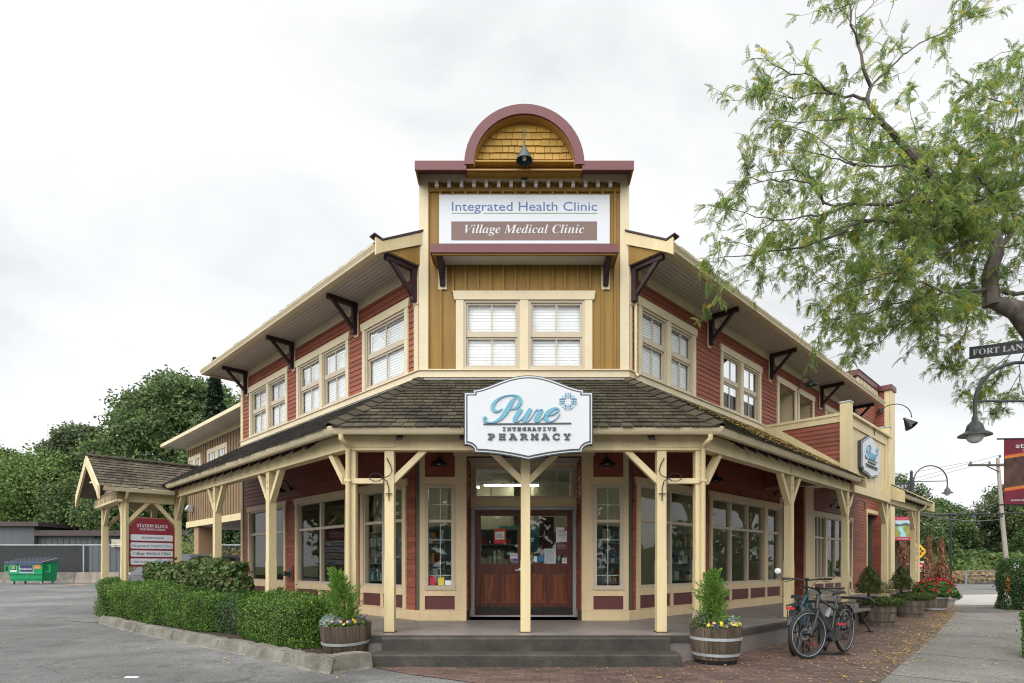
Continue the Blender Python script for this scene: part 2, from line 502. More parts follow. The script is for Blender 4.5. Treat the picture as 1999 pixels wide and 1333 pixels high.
def thing(name, label, cat, loc=(0, 0, 0), rz=0.0, group=None):
    o = bpy.data.objects.new(name, None)
    o.empty_display_size = 0.2
    sc.collection.objects.link(o)
    o.location = loc
    o.rotation_euler = (0, 0, rz)
    return tag(o, label, cat, group)

def copy_tree(o, parent=None):
    c = o.copy(); sc.collection.objects.link(c)
    if parent is not None: c.parent = parent
    for ch in list(o.children): copy_tree(ch, c)
    return c

def quadmesh(name, Q, mats, parent=None, local=False, fcount=4, midx=None):
    """Q: (N,k,3) array of separate faces"""
    N, k = Q.shape[0], Q.shape[1]
    me = bpy.data.meshes.new(name)
    me.vertices.add(N * k); me.vertices.foreach_set('co', Q.reshape(-1).astype(np.float32))
    me.loops.add(N * k); me.loops.foreach_set('vertex_index', np.arange(N * k, dtype=np.int32))
    me.polygons.add(N); me.polygons.foreach_set('loop_start', np.arange(0, N * k, k, dtype=np.int32))
    me.polygons.foreach_set('loop_total', np.full(N, k, dtype=np.int32))
    ms = mats if isinstance(mats, (list, tuple)) else [mats]
    for m in ms: me.materials.append(m)
    if midx is not None: me.polygons.foreach_set('material_index', midx.astype(np.int32))
    me.update(calc_edges=True); me.validate()
    return link(name, me, parent, local)

NR = np.random.RandomState(11)
def unit(v):
    return v / (np.linalg.norm(v, axis=1, keepdims=True) + 1e-9)

def leaves(P, size, N=None, spread=1.0, aspect=0.55, jitter=0.35, droop=0.0):
    """rhombic leaf at every point P; N preferred normals (spread mixes random ones in)"""
    n = len(P)
    rn = unit(NR.normal(size=(n, 3)))
    nn = unit(rn * spread + (N if N is not None else 0))
    t = unit(np.cross(nn, unit(NR.normal(size=(n, 3)))))
    if droop:
        t = unit(t + np.array([0, 0, -droop]))
        nn = unit(nn - t * np.sum(nn * t, 1, keepdims=True))
    b = np.cross(nn, t)
    sz = (size * (1 + jitter * NR.uniform(-1, 1, n)))[:, None]
    base = P - t * sz * 0.5
    return np.stack([base, P + b * sz * aspect * 0.5 - t * sz * .08 + nn * sz * .08, P + t * sz * 0.5, P - b * sz * aspect * 0.5 - t * sz * .08 + nn * sz * .08], axis=1)

# ------------------------------------------------------------------ lettering
def mpx(s, up, lo):
    return ''.join(chr(up + ord(c) - 65) if 'A' <= c <= 'Z' else chr(lo + ord(c) - 97) if 'a' <= c <= 'z' else c for c in s)
def f_sans(s): return s
def f_serif(s): return mpx(s, 0x1D400, 0x1D41A)
def f_ital(s): return mpx(s, 0x1D468, 0x1D482)
def f_slab(s): return mpx(s, 0x1D670, 0x1D68A)
def f_script(s): return mpx(s, 0x1D4D0, 0x1D4EA)

def lettering(name, body, M, x0, x1, zbase, height, m, parent=None, extrude=0.004, offset=0.0, y=0.0, spacing=1.0, local=False):
    """text fitted between x0 and x1 (local x of frame M), baseline zbase, cap height; lies at local y, facing -y"""
    cu = bpy.data.curves.new('text', 'FONT')
    cu.body = body; cu.size = 1.0; cu.offset = offset; cu.space_character = spacing
    cu.resolution_u = 3
    to = bpy.data.objects.new('text', cu)
    sc.collection.objects.link(to)
    dg = bpy.context.evaluated_depsgraph_get()
    me0 = bpy.data.meshes.new_from_object(to.evaluated_get(dg))
    bpy.data.objects.remove(to)
    n = len(me0.vertices)
    co = np.empty(n * 3, dtype=np.float32); me0.vertices.foreach_get('co', co); co = co.reshape(-1, 3)
    fs = [tuple(p.vertices) for p in me0.polygons]
    xa_, xb_ = co[:, 0].min(), co[:, 0].max()
    sx = (x1 - x0) / (xb_ - xa_)
    sz = height / 0.70
    mb = MB(M)
    mb.add([(x0 + (c[0] - xa_) * sx, y, zbase + c[1] * sz) for c in co], fs)
    bpy.data.meshes.remove(me0)
    o = mb.build(name, m, parent, local=local, fix=False)
    if extrude > 0:
        md = o.modifiers.new('thick', 'SOLIDIFY'); md.thickness = extrude; md.offset = 0
    return o
# ------------------------------------------------------------------ plan of the corner building
XA, HW, DW = 0.11, 1.835, 10.38
FR = frame(XA, DW, 1, 0)
RF = frame(XA + HW, DW, S2, S2)          # right wing, x = t
LF = frame(XA - HW, DW, S2, -S2)         # left wing, x = -t
def pl(t, e): return (XA - HW - (t + e) * S2, DW + (t - e) * S2)
def pr(t, e): return (XA + HW + (t + e) * S2, DW + (t - e) * S2)
def pf(x, e): return (XA + x, DW - e)
PORCH_Z = 0.342
TL, TR = 8.46, 16.75                      # wing lengths
TUE = 13.0                                # right upper eave ends
K8 = math.tan(R(22.5))
Z_BELT0, Z_BELT1 = 4.64, 4.785
Z_SOF = 6.63

# ---- ground, one sheet to the horizon
def flat(name, pts, z, m, kind='structure', thick=None):
    mb = MB()
    if thick: mb.prism(pts, 'z', z - thick, z)
    else: mb.add([(p[0], p[1], z) for p in pts], [tuple(range(len(pts)))])
    return tag(mb.build(name, m), kind=kind)

flat('ground', [(-900, -300), (900, -300), (900, 1500), (-900, 1500)], -0.012, GRASSM)
flat('asphalt_road', [(-70, -40), (75, -40), (75, 75), (-70, 46)], -0.004, ASPH)
brick_pts = [(-1.83, 7.50), (-1.3, 7.05), (-0.73, 6.70), (0.2, 6.1), (1.4, 5.0), (2.6, 4.2), (3.4, 5.55), (4.06, 6.54), (4.97, 7.62), (6.92, 9.9), (9.93, 13.5), (11.9, 16.0), (14.3, 19.2), (13.2, 20.6), (11.3, 18.6), (6.3, 13.4), (2.0, 9.0), (-1.83, 9.0)]
flat('brick_paving', brick_pts, 0.004, BRICK)
walk = [(2.6, 4.2), (3.4, 5.55), (4.06, 6.54), (4.97, 7.62), (6.92, 9.9), (9.93, 13.5), (11.9, 16.0), (14.3, 19.2), (19.5, 26.0), (23.0, 31.0), (26.5, 29.2), (22.3, 23.8), (14.5, 13.6), (9.5, 7.2), (6.6, 3.5), (4.6, 1.0)]
flat('concrete_sidewalk', walk, 0.008, CONC)
SEAM = mat('walk_seam', (0.06, 0.055, 0.05), 0.9, 0.3, 8)
smb = MB()
for k, (a, bb) in enumerate([((5.9, 8.7), (8.7, 6.2)), ((8.0, 11.2), (10.9, 8.9)), ((9.9, 13.45), (13.4, 12.1)), ((12.4, 16.7), (16.4, 16.0)), ((15.3, 20.5), (19.0, 19.4)), ((4.45, 7.0), (7.3, 4.4))]):
    a, bb = Vector(a), Vector(bb); d = (bb - a).normalized(); q = Vector((-d.y, d.x)) * 0.009
    smb.add([(a.x - q.x, a.y - q.y, .012), (bb.x - q.x, bb.y - q.y, .012), (bb.x + q.x, bb.y + q.y, .012), (a.x + q.x, a.y + q.y, .012)], [(0, 1, 2, 3)])
tag(smb.build('sidewalk_joints', SEAM), kind='structure')
DPATCH = mat('dark_patch', (0.085, 0.083, 0.08), 0.9, 0.25, 6, 0.3, 120)
flat('walk_patch', [(12.2, 16.1), (16.6, 16.9), (17.6, 18.2), (13.6, 18.3)], 0.012, DPATCH)  # darker band across the sidewalk
LCON = mat('pale_concrete', (0.36, 0.34, 0.31), 0.9, 0.12, 1.5, 0.2, 90)
flat('driveway_apron', [(14.4, 19.3), (18.9, 19.6), (24.5, 27.2), (19.5, 26.0)], 0.012, LCON)
flat('drain_pad', [(-10.9, 14.0), (-9.75, 13.45), (-9.3, 14.6), (-10.3, 15.3)], 0.004, CONC)
# raised pavement corner with its kerb beyond the flower barrel
kmb = MB(); kmb.sweep([(14.9, 20.6), (16.6, 22.3), (18.2, 24.2), (19.0, 26.4), (18.6, 29.0), (17.0, 31.5)], [(0, -.01), (.16, -.01), (.16, .12), (0, .12)])
tag(kmb.build('far_kerb', KERBM), kind='structure')

# ---- planting bed and its old stone kerb
bed = [(-9.35, 13.25), (-7.45, 11.6), (-4.75, 9.3), (-4.1, 8.8), (-3.3, 8.16), (-2.75, 7.62), (-2.3, 7.32), (-1.88, 7.7), (-1.88, 8.3), (-2.75, 8.5), (-9.9, 15.4)]
flat('planting_soil', bed, 0.115, SOILM, thick=0.13)
def kerb_stone(p, q, hgt, seed, w=0.25):
    """one weathered kerb block from p to q"""
    r = random.Random(seed)
    a, b = Vector(p), Vector(q); d = (b - a); L = d.length; d.normalize(); nrm = Vector((-d.y, d.x))
    prof = [(-.02, -.02), (.0, .09), (.035, .98), (.085, 1.0), (.21, .99), (.26, .8), (.27, -.02)]
    mb = MB(); nx = max(3, int(L / .12)); vs = []; fs = []
    for i in range(nx + 1):
        t = i / nx
        sh = 0.014 if 0 < i < nx else 0.0
        for (o, zz) in prof:
            j = Vector((r.uniform(-1, 1), r.uniform(-1, 1), r.uniform(-1, 1))) * .0045
            tt = min(max(t, 0.006), 0.994) * L
            q_ = a + d * tt + nrm * (o * w / .25)
            zq = zz * hgt
            if i in (0, nx): zq -= .015 if zz > .5 else 0
            vs.append((q_.x + j.x, q_.y + j.y, zq + j.z))
    k = len(prof)
    for i in range(nx):
        for c in range(k - 1):
            fs.append((i * k + c, (i + 1) * k + c, (i + 1) * k + c + 1, i * k + c + 1))
    fs.append(tuple(range(k))); fs.append(tuple(nx * k + c for c in range(k))[::-1])
    mb.add(vs, fs)
    return mb
kp = [(-9.62, 13.42), (-8.5, 12.35), (-7.5, 11.45), (-6.1, 10.28), (-4.72, 9.14), (-4.07, 8.64), (-3.55, 8.2), (-3.25, 7.96), (-2.98, 7.70), (-2.70, 7.42)]
kb = MB()
for i in range(len(kp) - 1):
    s_ = kerb_stone(kp[i], kp[i + 1], .165, i)
    kb.add(s_.v, s_.f)
tag(kb.build('stone_kerb', KERBM, smooth=False), kind='structure')
for i, (p, q, hh, lab) in enumerate([((-2.70, 7.36), (-2.27, 7.10), .19, 'cracked grey kerb block with rounded top, left of the barrel below the step'),
                                     ((-2.25, 7.12), (-1.86, 7.50), .21, 'grey kerb boulder touching the bottom concrete step, right of the cracked block')]):
    s_ = kerb_stone(p, q, hh, 40 + i, .27)
    tag(s_.build('kerb_block', KERBM), lab, 'kerb block', 'broken kerb blocks beside the steps')

# ------------------------------------------------------------------ the building
B = thing('corner_building', 'two storey red and gold corner building with curved parapet and wrap-around porch', 'building', (XA, DW, 0))
def part(mb, name, m, smooth=False, parent=None): return mb.build(name, m, parent or B, smooth)

def wall_holes(mb, x0, x1, y0, y1, z0, z1, holes):
    xs = sorted(set([x0, x1] + [min(max(v, x0), x1) for h_ in holes for v in h_[:2]]))
    zs = sorted(set([z0, z1] + [min(max(v, z0), z1) for h_ in holes for v in h_[2:]]))
    for i in range(len(xs) - 1):
        run = None
        for j in range(len(zs) - 1):
            cx_, cz_ = (xs[i] + xs[i + 1]) / 2, (zs[j] + zs[j + 1]) / 2
            solid = not any(h_[0] < cx_ < h_[1] and h_[2] < cz_ < h_[3] for h_ in holes)
            if solid and run is None: run = zs[j]
            if not solid and run is not None: mb.box(xs[i], xs[i + 1], y0, y1, run, zs[j]); run = None
        if run is not None: mb.box(xs[i], xs[i + 1], y0, y1, run, zs[-1])

def siding(mb, x0, x1, z0, z1, pitch, holes, y=0.0, r=rnd):
    z = z0
    while z < z1 - 0.01:
        zt = min(z + pitch, z1); zm = (z + zt) / 2
        cuts = sorted((h_[0], h_[1]) for h_ in holes if h_[2] < zm < h_[3])
        a = x0; segs = []
        for c0, c1 in cuts:
            if c0 > a: segs.append((a, min(c0, x1)))
            a = max(a, c1)
        if a < x1: segs.append((a, x1))
        for s0, s1 in segs:
            # boards up to about 3.6 m
            q = s0
            while q < s1 - 1e-4:
                q2 = min(s1, q + r.uniform(2.2, 3.8))
                if s1 - q2 < .5: q2 = s1
                yb = y - .024 + r.uniform(-.0015, .0015)
                mb.hexa([(q + .001, yb, z), (q2 - .001, yb, z), (q2 - .001, y, z), (q + .001, y, z), (q + .001, y - .009, zt + .004), (q2 - .001, y - .009, zt + .004), (q2 - .001, y, zt + .004), (q + .001, y, zt + .004)])
                q = q2
        z = zt

def window(M, x0, x1, z0, z1, ncols, rail, kind, trim=CREAM2, name='window', head=0.15, cas=0.105, mull=None, blind=False, glass=None, grid=0):
    """casing outer x0..x1, z0..z1 (z1 = top of head board). ncols: list of light boundaries as casing-inner units"""
    mb = MB(M)
    zh = z1 - head
    # head board with splayed ends
    mb.prism([(x0 - .03, zh), (x1 + .03, zh), (x1 + .055, z1), (x0 - .055, z1)], 'y', -.06, -.018)
    mb.box(x0, x0 + cas, -.05, .03, z0, zh); mb.box(x1 - cas, x1, -.05, .03, z0, zh)
    units = []
    a = x0 + cas
    ms = mull or []
    for (m0, m1) in ms:
        mb.box(m0, m1, -.05, .03, z0, zh); units.append((a, m0)); a = m1
    units.append((a, x1 - cas))
    w = part(mb, name, trim)
    fm = MB(M); gm = MB(M); bm_ = MB(M)
    for k, (u0, u1) in enumerate(units):
        f_ = .042
        # outer frame
        fm.box(u0, u0 + f_, -.03, .07, z0, zh); fm.box(u1 - f_, u1, -.03, .07, z0, zh)
        fm.box(u0 + f_, u1 - f_, -.03, .07, zh - f_, zh); fm.box(u0 + f_, u1 - f_, -.035, .07, z0, z0 + f_ * 1.3)
        i0, i1 = u0 + f_, u1 - f_
        nc = ncols[k] if isinstance(ncols, list) else ncols
        if kind == 'hung':
            zr = rail
            fm.box(i0, i1, .0, .045, zr - .032, zr + .032)
            for (za, zb, yy) in ((z0 + f_ * 1.3, zr - .032, .02), (zr + .032, zh - f_, .0)):
                s_ = .035
                fm.box(i0, i0 + s_, yy, yy + .035, za, zb); fm.box(i1 - s_, i1, yy, yy + .035, za, zb)
                fm.box(i0 + s_, i1 - s_, yy, yy + .035, za, za + s_); fm.box(i0 + s_, i1 - s_, yy, yy + .035, zb - s_, zb)
                for c in range(1, nc):
                    xm = i0 + (i1 - i0) * c / nc
                    fm.box(xm - .011, xm + .011, yy + .004, yy + .026, za + s_, zb - s_)
                gm.box(i0 + s_, i1 - s_, yy + .027, yy + .031, za + s_, zb - s_)
        else:
            # storefront: nc lights wide, rail at height
            zr = rail
            xs = [i0 + (i1 - i0) * c / nc for c in range(nc + 1)]
            fm.box(i0, i1, -.015, .06, zr - .028, zr + .028)
            for c in range(1, nc):
                fm.box(xs[c] - .035, xs[c] + .035, -.02, .065, z0 + f_ * 1.3, zr - .028); fm.box(xs[c] - .035, xs[c] + .035, -.02, .065, zr + .028, zh - f_)
            gm.box(i0, i1, .034, .04, z0 + f_ * 1.3, zr - .028); gm.box(i0, i1, .034, .04, zr + .028, zh - f_)
            if grid:
                for c in range(nc):
                    xm = (xs[c] + xs[c + 1]) / 2
                    fm.box(xm - .007, xm + .007, .041, .052, z0 + f_ * 1.3, zr - .028); fm.box(xm - .007, xm + .007, .041, .052, zr + .028, zh - f_)
                for zz in ((zr + zh) / 2, z0 + (zr - z0) * .33, z0 + (zr - z0) * .76):
                    fm.box(i0, i1, .0425, .0535, zz - .007, zz + .007)
        if blind:
            zt = z0 + .05
            n = int((zh - .06 - zt) / .05)
            for q in range(n):
                zz = zt + q * .05
                bm_.hexa([(i0 + .01, .082, zz), (i1 - .01, .082, zz), (i1 - .01, .092, zz + .006), (i0 + .01, .092, zz + .006), (i0 + .01, .088, zz + .048), (i1 - .01, .088, zz + .048), (i1 - .01, .098, zz + .052), (i0 + .01, .098, zz + .052)])
            bm_.box(i0 + .005, i1 - .005, .075, .105, zh - .075, zh - .03)
    fm.build('sash', GREIGE, w)
    gm.build('pane', glass or GLASS, w)
    if blind: bm_.build('blind', BLIND, w)
    return w

# ---- openings (casing outer edges), measured along each wing
LU = [(.334, 1.925, 1), (2.48, 4.92, 2), (5.437, 7.843, 2)]
RU = [(.29, 2.389, 2), (3.512, 5.641, 2)]
ZH_U = 6.145
LLo = [(.404, 1.999, 2), (2.52, 5.0, 2), (5.533, 7.931, 2)]
ZS, ZHL, ZT = .905, 2.89, 2.146

def hole(x0, x1, z0, z1): return (x0 + .03, x1 - .03, z0 - .0, z1 - .03)

# left wing (x = -t)
hl_up = [hole(-b, -a, Z_BELT1, ZH_U) for a, b, _ in LU]
hl_lo = [hole(-b, -a, ZS, ZHL) for a, b, _ in LLo]
mb = MB(LF); wall_holes(mb, -TL, 0, 0.001, .14, 0, 6.9, hl_up + hl_lo)
mb.box(-TL, -TL + .14, .14, 8.0, 0, 6.9)
part(mb, 'wall_core', DARKIN)
mb = MB(LF)
siding(mb, -TL + .13, -.02, Z_BELT1, 6.5, .1015, [(h_[0] + .05, h_[1] - .05, h_[2], h_[3] - .04) for h_ in hl_up])
siding(mb, -TL + .13, -.14, .515, 4.62, .1015, [(h_[0] + .05, h_[1] - .05, .515, h_[3] - .04) for h_ in hl_lo])
part(mb, 'siding', REDW)
for a, b, n in LU:
    mid = -(a + b) / 2
    window(LF, -b, -a, Z_BELT1, ZH_U, 2, 5.43, 'hung', CREAM2, mull=[(mid - .065, mid + .065)] if n == 2 else None, blind=True, glass=GLASSU)
def store_base(M, x0, x1, cols):
    """rail, stiles and maroon panels under a shop window"""
    mb = MB(M); pm = MB(M)
    mb.box(x0, x1, -.045, .02, .775, ZS)
    mb.box(x0, x0 + .1, -.045, .02, .515, .775); mb.box(x1 - .1, x1, -.045, .02, .515, .775)
    n = cols
    for c in range(1, n):
        xm = x0 + (x1 - x0) * c / n
        mb.box(xm - .05, xm + .05, -.045, .02, .535, .775)
    mb.box(x0 + .1, x1 - .1, -.045, .02, .515, .535)
    o = part(mb, 'window_apron', TAN)
    pm.box(x0 + .09, x1 - .09, -.022, .01, .53, .78)
    pm.build('apron_panel', MAROON, o)
for a, b, n in LLo:
    w_ = window(LF, -b, -a, ZS, ZHL, 2, ZT, 'store', TAN, name='shop_window', head=.13)
    store_base(LF, -b, -a, 2)
# right wing
D3 = [(6.656, 8.0), (8.085, 9.366)]
W5 = (10.34, 11.75)
hr_up = [hole(a, b, Z_BELT1, ZH_U + .03) for a, b, _ in RU]
hr_d = [(a + .1, b - .1, 4.3, ZH_U - .1) for a, b in D3]
hr_5 = [hole(W5[0], W5[1], 5.3, ZH_U)]
RLo = [(.237, 2.65), (3.008, 6.934)]
R3w = (9.3, 13.05)
hr_lo = [hole(a, b, ZS, ZHL + .03) for a, b in RLo] + [hole(R3w[0], R3w[1], ZS, ZHL + .03)]
ALC = (6.97, 8.65)
hr_alc = [(ALC[0], ALC[1], .3, 3.55)]
REC = (14.8, 16.75)
hr_rec = [(REC[0], REC[1], .0, 3.2)]
mb = MB(RF); wall_holes(mb, 0, 16.3, 0.001, .14, 0, 6.9, hr_up + hr_d + hr_5 + hr_lo + hr_alc + hr_rec)
mb.box(16.16, 16.3, .14, 8.0, 0, 6.9)
part(mb, 'wall_core', DARKIN)
mb = MB(RF)
siding(mb, .02, 13.5, Z_BELT1 - .0, 6.5, .1015, [(h_[0] + .05, h_[1] - .05, h_[2], h_[3] - .04) for h_ in hr_up + hr_d + hr_5])
siding(mb, .14, 6.86, .515, 4.62, .1015, [(h_[0] + .05, h_[1] - .05, .515, h_[3] - .04) for h_ in hr_lo])
siding(mb, 8.95, 16.2, .515, 4.62, .1015, [(h_[0] + .05, h_[1] - .05, .515, h_[3] - .04) for h_ in hr_lo] + [(REC[0], REC[1], .0, 3.2)])
part(mb, 'siding', REDW)
for a, b, n in RU:
    mid = (a + b) / 2
    window(RF, a, b, Z_BELT1, ZH_U + .03, 2, 5.45, 'hung', CREAM2, mull=[(mid - .065, mid + .065)], blind=(a < 1), glass=GLASSU)
# balcony door recesses
for a, b in D3:
    mb = MB(RF)
    mb.prism([(a - .03, 6.05), (b + .03, 6.05), (b + .05, 6.2), (a - .05, 6.2)], 'y', -.06, -.018)
    mb.box(a, a + .12, -.05, .02, 4.3, 6.05); mb.box(b - .12, b, -.05, .02, 4.3, 6.05)
    mb.box(a + .1, a + .12, .02, .5, 4.3, 6.03); mb.box(b - .12, b - .1, .02, .5, 4.3, 6.03); mb.box(a + .12, b - .12, .02, .5, 6.03, 6.05)
    d = part(mb, 'balcony_door', CREAM2)
    pm = MB(RF); pm.box(a + .12, a + .24, .42, .47, 4.3, 6.03); pm.box(b - .24, b - .12, .42, .47, 4.3, 6.03); pm.box(a + .24, b - .24, .42, .47, 5.9, 6.03)
    pm.build('door_leaf', mat('door_wood_light', (.2, .09, .05), .5, .2, 4), d)
    pm = MB(RF); pm.box(a + .24, b - .24, .44, .45, 4.3, 5.9); pm.build('pane', GLASSU, d)
    pm = MB(RF); pm.box(a + .12, b - .12, .5, .52, 4.3, 6.05); pm.build('curtain', mat('grey_curtain', (.35, .38, .36), .8), d)
window(RF, W5[0], W5[1], 5.3, ZH_U + .03, 2, 5.6, 'hung', CREAM2, blind=True, glass=GLASSU)
w_ = window(RF, RLo[0][0], RLo[0][1], ZS, ZHL + .02, 2, ZT, 'store', TAN, name='shop_window', head=.13)
store_base(RF, RLo[0][0], RLo[0][1], 2)
w_ = window(RF, RLo[1][0], RLo[1][1], ZS, ZHL + .02, [3, 1], ZT, 'store', TAN, name='shop_window', head=.13, mull=[(5.86, 6.04)])
store_base(RF, RLo[1][0], RLo[1][1], 4)
w_ = window(RF, R3w[0], R3w[1], ZS, ZHL + .02, 3, ZT, 'store', TAN, name='shop_window', head=.13, mull=[(10.35, 10.5)])
store_base(RF, R3w[0], R3w[1], 4)
# door alcove in the right wing
mb = MB(RF)
siding_m = MB(RF @ Matrix.Translation((ALC[1], 0, 0)) @ Matrix.Rotation(R(-90), 4, 'Z'))
siding(siding_m, -1.6, 0, PORCH_Z, 3.55, .1015, [], 0.0)
part(siding_m, 'alcove_siding', REDW)
mb = MB(RF); mb.box(ALC[0], ALC[1], 1.6, 1.72, 0, 3.55); mb.box(ALC[0] - .12, ALC[0], .14, 1.72, 0, 3.55); mb.box(ALC[1] + .03, ALC[1] + .12, .14, 1.72, 0, 3.55)
mb.box(ALC[0], ALC[1], .0, 1.72, 3.55, 3.6)
part(mb, 'alcove_wall', mat('alcove_paint', (.3, .25, .17), .6, .1, 2))
mb = MB(RF); mb.box(ALC[1], ALC[1] + .62, -.055, .0, .515, 4.5); part(mb, 'corner_board', TAN)
mb = MB(RF); mb.box(ALC[0] - .13, ALC[0], -.05, .0, .515, 4.5); part(mb, 'corner_board', TAN)
mb = MB(RF); mb.box(7.15, 8.2, 1.56, 1.6, PORCH_Z, 2.45)
d = part(mb, 'side_door', DOORW)
pm = MB(RF); pm.box(7.3, 8.05, 1.545, 1.558, 1.3, 2.3); pm.build('pane', GLASS, d)
pm = MB(RF); pm.box(7.22, 7.25, 1.5, 1.56, 1.2, 1.26); pm.box(7.22, 7.36, 1.49, 1.505, 1.22, 1.25); pm.build('handle', STEEL, d)
pm = MB(RF); pm.box(8.63, 8.645, .55, .72, .95, 1.1)
part(pm, 'intercom', GALV)
# recess at the far end of the right wing
sm = MB(RF @ Matrix.Translation((16.2, 0, 0)) @ Matrix.Rotation(R(-90), 4, 'Z'))
siding(sm, -1.6, .35, 0.1, 4.6, .1015, [], 0.0)
part(sm, 'recess_siding', REDW)
mb = MB(RF); mb.box(REC[0] - .11, REC[0], -.05, .0, .0, 3.2); mb.box(REC[0] - .11, 16.2, -.05, .0, 3.2, 3.33)
part(mb, 'recess_trim', CREAM)
mb = MB(RF); mb.box(REC[0] - .1, 16.2, 1.6, 1.7, 0, 3.2); mb.box(REC[0] - .1, REC[0] - .02, .14, 1.6, 0, 3.2); mb.box(REC[0] - .1, 16.3, .01, 1.7, 3.2, 3.24)
part(mb, 'recess_wall', REDW)

# ---- front facet, ground floor
FX0, FX1 = 1.02, HW
NW = [(-1.755, -1.225), (1.225, 1.755)]
mb = MB(FR)
for sgn in (-1, 1):
    a, b = (-HW, -FX0) if sgn < 0 else (FX0, HW)
    nw = NW[0 if sgn < 0 else 1]
    wall_holes(mb, a, b, .001, .14, 0, 4.6, [(nw[0] + .02, nw[1] - .02, ZS, 2.74)])
    mb.box(sgn * FX0, sgn * (FX0 + .12), .14, .85, 0, 4.6)
mb.box(-FX0, FX0, .001, .14, 3.25, 4.6)
part(mb, 'wall_core', DARKIN)
for sgn in (-1, 1):
    nw = NW[0 if sgn < 0 else 1]
    mb = MB(FR)
    xo, xi = sgn * (HW + .012), sgn * FX0
    # pilaster boards either side of the slim window, and the rails
    mb.box(xo, sgn * (1.755), -.04, .0, .515, 4.5); mb.box(sgn * 1.225, xi, -.04, .0, .515, 3.45)
    mb.box(nw[0], nw[1], -.04, .0, 2.74, 2.88); mb.box(nw[0], nw[1], -.04, .0, .775, ZS); mb.box(nw[0], nw[1], -.04, .0, .515, .535)
    p = part(mb, 'pilaster', TAN)
    mb = MB(FR); mb.box(nw[0], nw[1], -.02, .0, .53, .78); mb.build('apron_panel', MAROON, p)
    mb = MB(FR); siding(mb, nw[0], nw[1], 2.88, 4.5, .1015, [], 0.0); part(mb, 'siding', REDW)
    f_ = MB(FR); g_ = MB(FR)
    x0, x1 = nw
    f_.box(x0, x0 + .06, -.055, .06, ZS, 2.74); f_.box(x1 - .06, x1, -.055, .06, ZS, 2.74); f_.box(x0 + .06, x1 - .06, -.055, .06, 2.68, 2.74); f_.box(x0 - .01, x1 + .01, -.065, .06, ZS - .02, ZS + .055)
    f_.box(x0 + .06, x1 - .06, -.03, .06, 2.075, 2.125)
    xm = (x0 + x1) / 2
    w = part(f_, 'slim_window', GREIGE)
    g_.box(x0 + .06, x1 - .06, .02, .026, ZS + .055, 2.075); g_.box(x0 + .06, x1 - .06, .02, .026, 2.125, 2.68)
    g_.build('pane', GLASS, w)
    q_ = MB(FR)
    q_.box(xm - .006, xm + .006, .027, .036, ZS + .055, 2.075); q_.box(xm - .006, xm + .006, .027, .036, 2.125, 2.68)
    for zz in (1.14, 1.77, 2.40): q_.box(x0 + .06, x1 - .06, .037, .045, zz - .006, zz + .006)
    q_.build('glazing_bar', WHITEP, w)
# plinth round the building, broken at the door
prof = [(0, 0.2), (.05, 0.2), (.05, .5), (.03, .515), (0, .515)]
mb = MB(); mb.sweep([pl(TL, 0), pl(0, 0), pf(-FX0, 0)], prof); part(mb, 'plinth', TAN)
mb = MB(); mb.sweep([pf(FX0, 0), pr(0, 0), pr(ALC[0], 0)], prof); mb.sweep([pr(ALC[1], 0), pr(REC[0], 0)], prof); part(mb, 'plinth', TAN)
# door recess
mb = MB(FR)
for sgn in (-1, 1):
    ms = MB(FR @ Matrix.Translation((sgn * FX0, 0, 0)) @ Matrix.Rotation(R(90 if sgn < 0 else -90), 4, 'Z'))
    if sgn < 0: siding(ms, .0, .72, .515, 3.25, .1015, [], 0.0)
    else: siding(ms, -.72, .0, .515, 3.25, .1015, [], 0.0)
    part(ms, 'recess_siding', REDW)
mb.box(-FX0 - .0, FX0, .0, .85, 3.25, 3.3)
part(mb, 'recess_soffit', SOFFIT)
mb = MB(FR)
mb.box(-FX0 - .14, FX0 + .14, -.06, -.041, 3.25, 3.46)
for sgn in (-1, 1): mb.prism([(sgn * (FX0 + .14), 3.46), (sgn * (FX0 + .30), 3.46), (sgn * (FX0 + .22), 3.25), (sgn * (FX0 + .14), 3.25)], 'y', -.06, -.041)
part(mb, 'door_header', TAN)
mb = MB(FR)
YB = .71
wall_holes(mb, -FX0 - .05, FX0 + .05, YB, YB + .1, PORCH_Z, 3.25, [(-.94, .94, PORCH_Z, 2.4), (-.9, .88, 2.60, 3.17)])
part(mb, 'door_surround', TAN)
mb = MB(FR)
mb.box(-.95, -.89, YB - .03, YB + .08, 2.585, 3.185); mb.box(.89, .95, YB - .03, YB + .08, 2.585, 3.185); mb.box(-.89, .89, YB - .03, YB + .08, 3.13, 3.185); mb.box(-.89, .89, YB - .03, YB + .08, 2.585, 2.63)
w = part(mb, 'transom_window', GREIGE)
mb = MB(FR); mb.box(-.89, .89, YB + .03, YB + .036, 2.63, 3.13); mb.build('pane', GLASS, w)
mb = MB(FR)
for xm in (-.62, .0, .62): mb.box(xm - .006, xm + .006, YB + .038, YB + .047, 2.63, 3.13)
mb.box(-.89, .89, YB + .048, YB + .056, 2.874, 2.886); mb.build('glazing_bar', WHITEP, w)
mb = MB(FR)
mb.box(-.99, -.93, YB - .03, YB + .1, PORCH_Z, 2.42); mb.box(.93, .99, YB - .03, YB + .1, PORCH_Z, 2.42); mb.box(-.93, .93, YB - .03, YB + .1, 2.365, 2.42)
mb.box(-.93, .93, YB - .01, YB + .1, PORCH_Z, PORCH_Z + .03)
part(mb, 'door_frame', mat('grey_white_paint', (.36, .36, .37), .5, .05, 3))
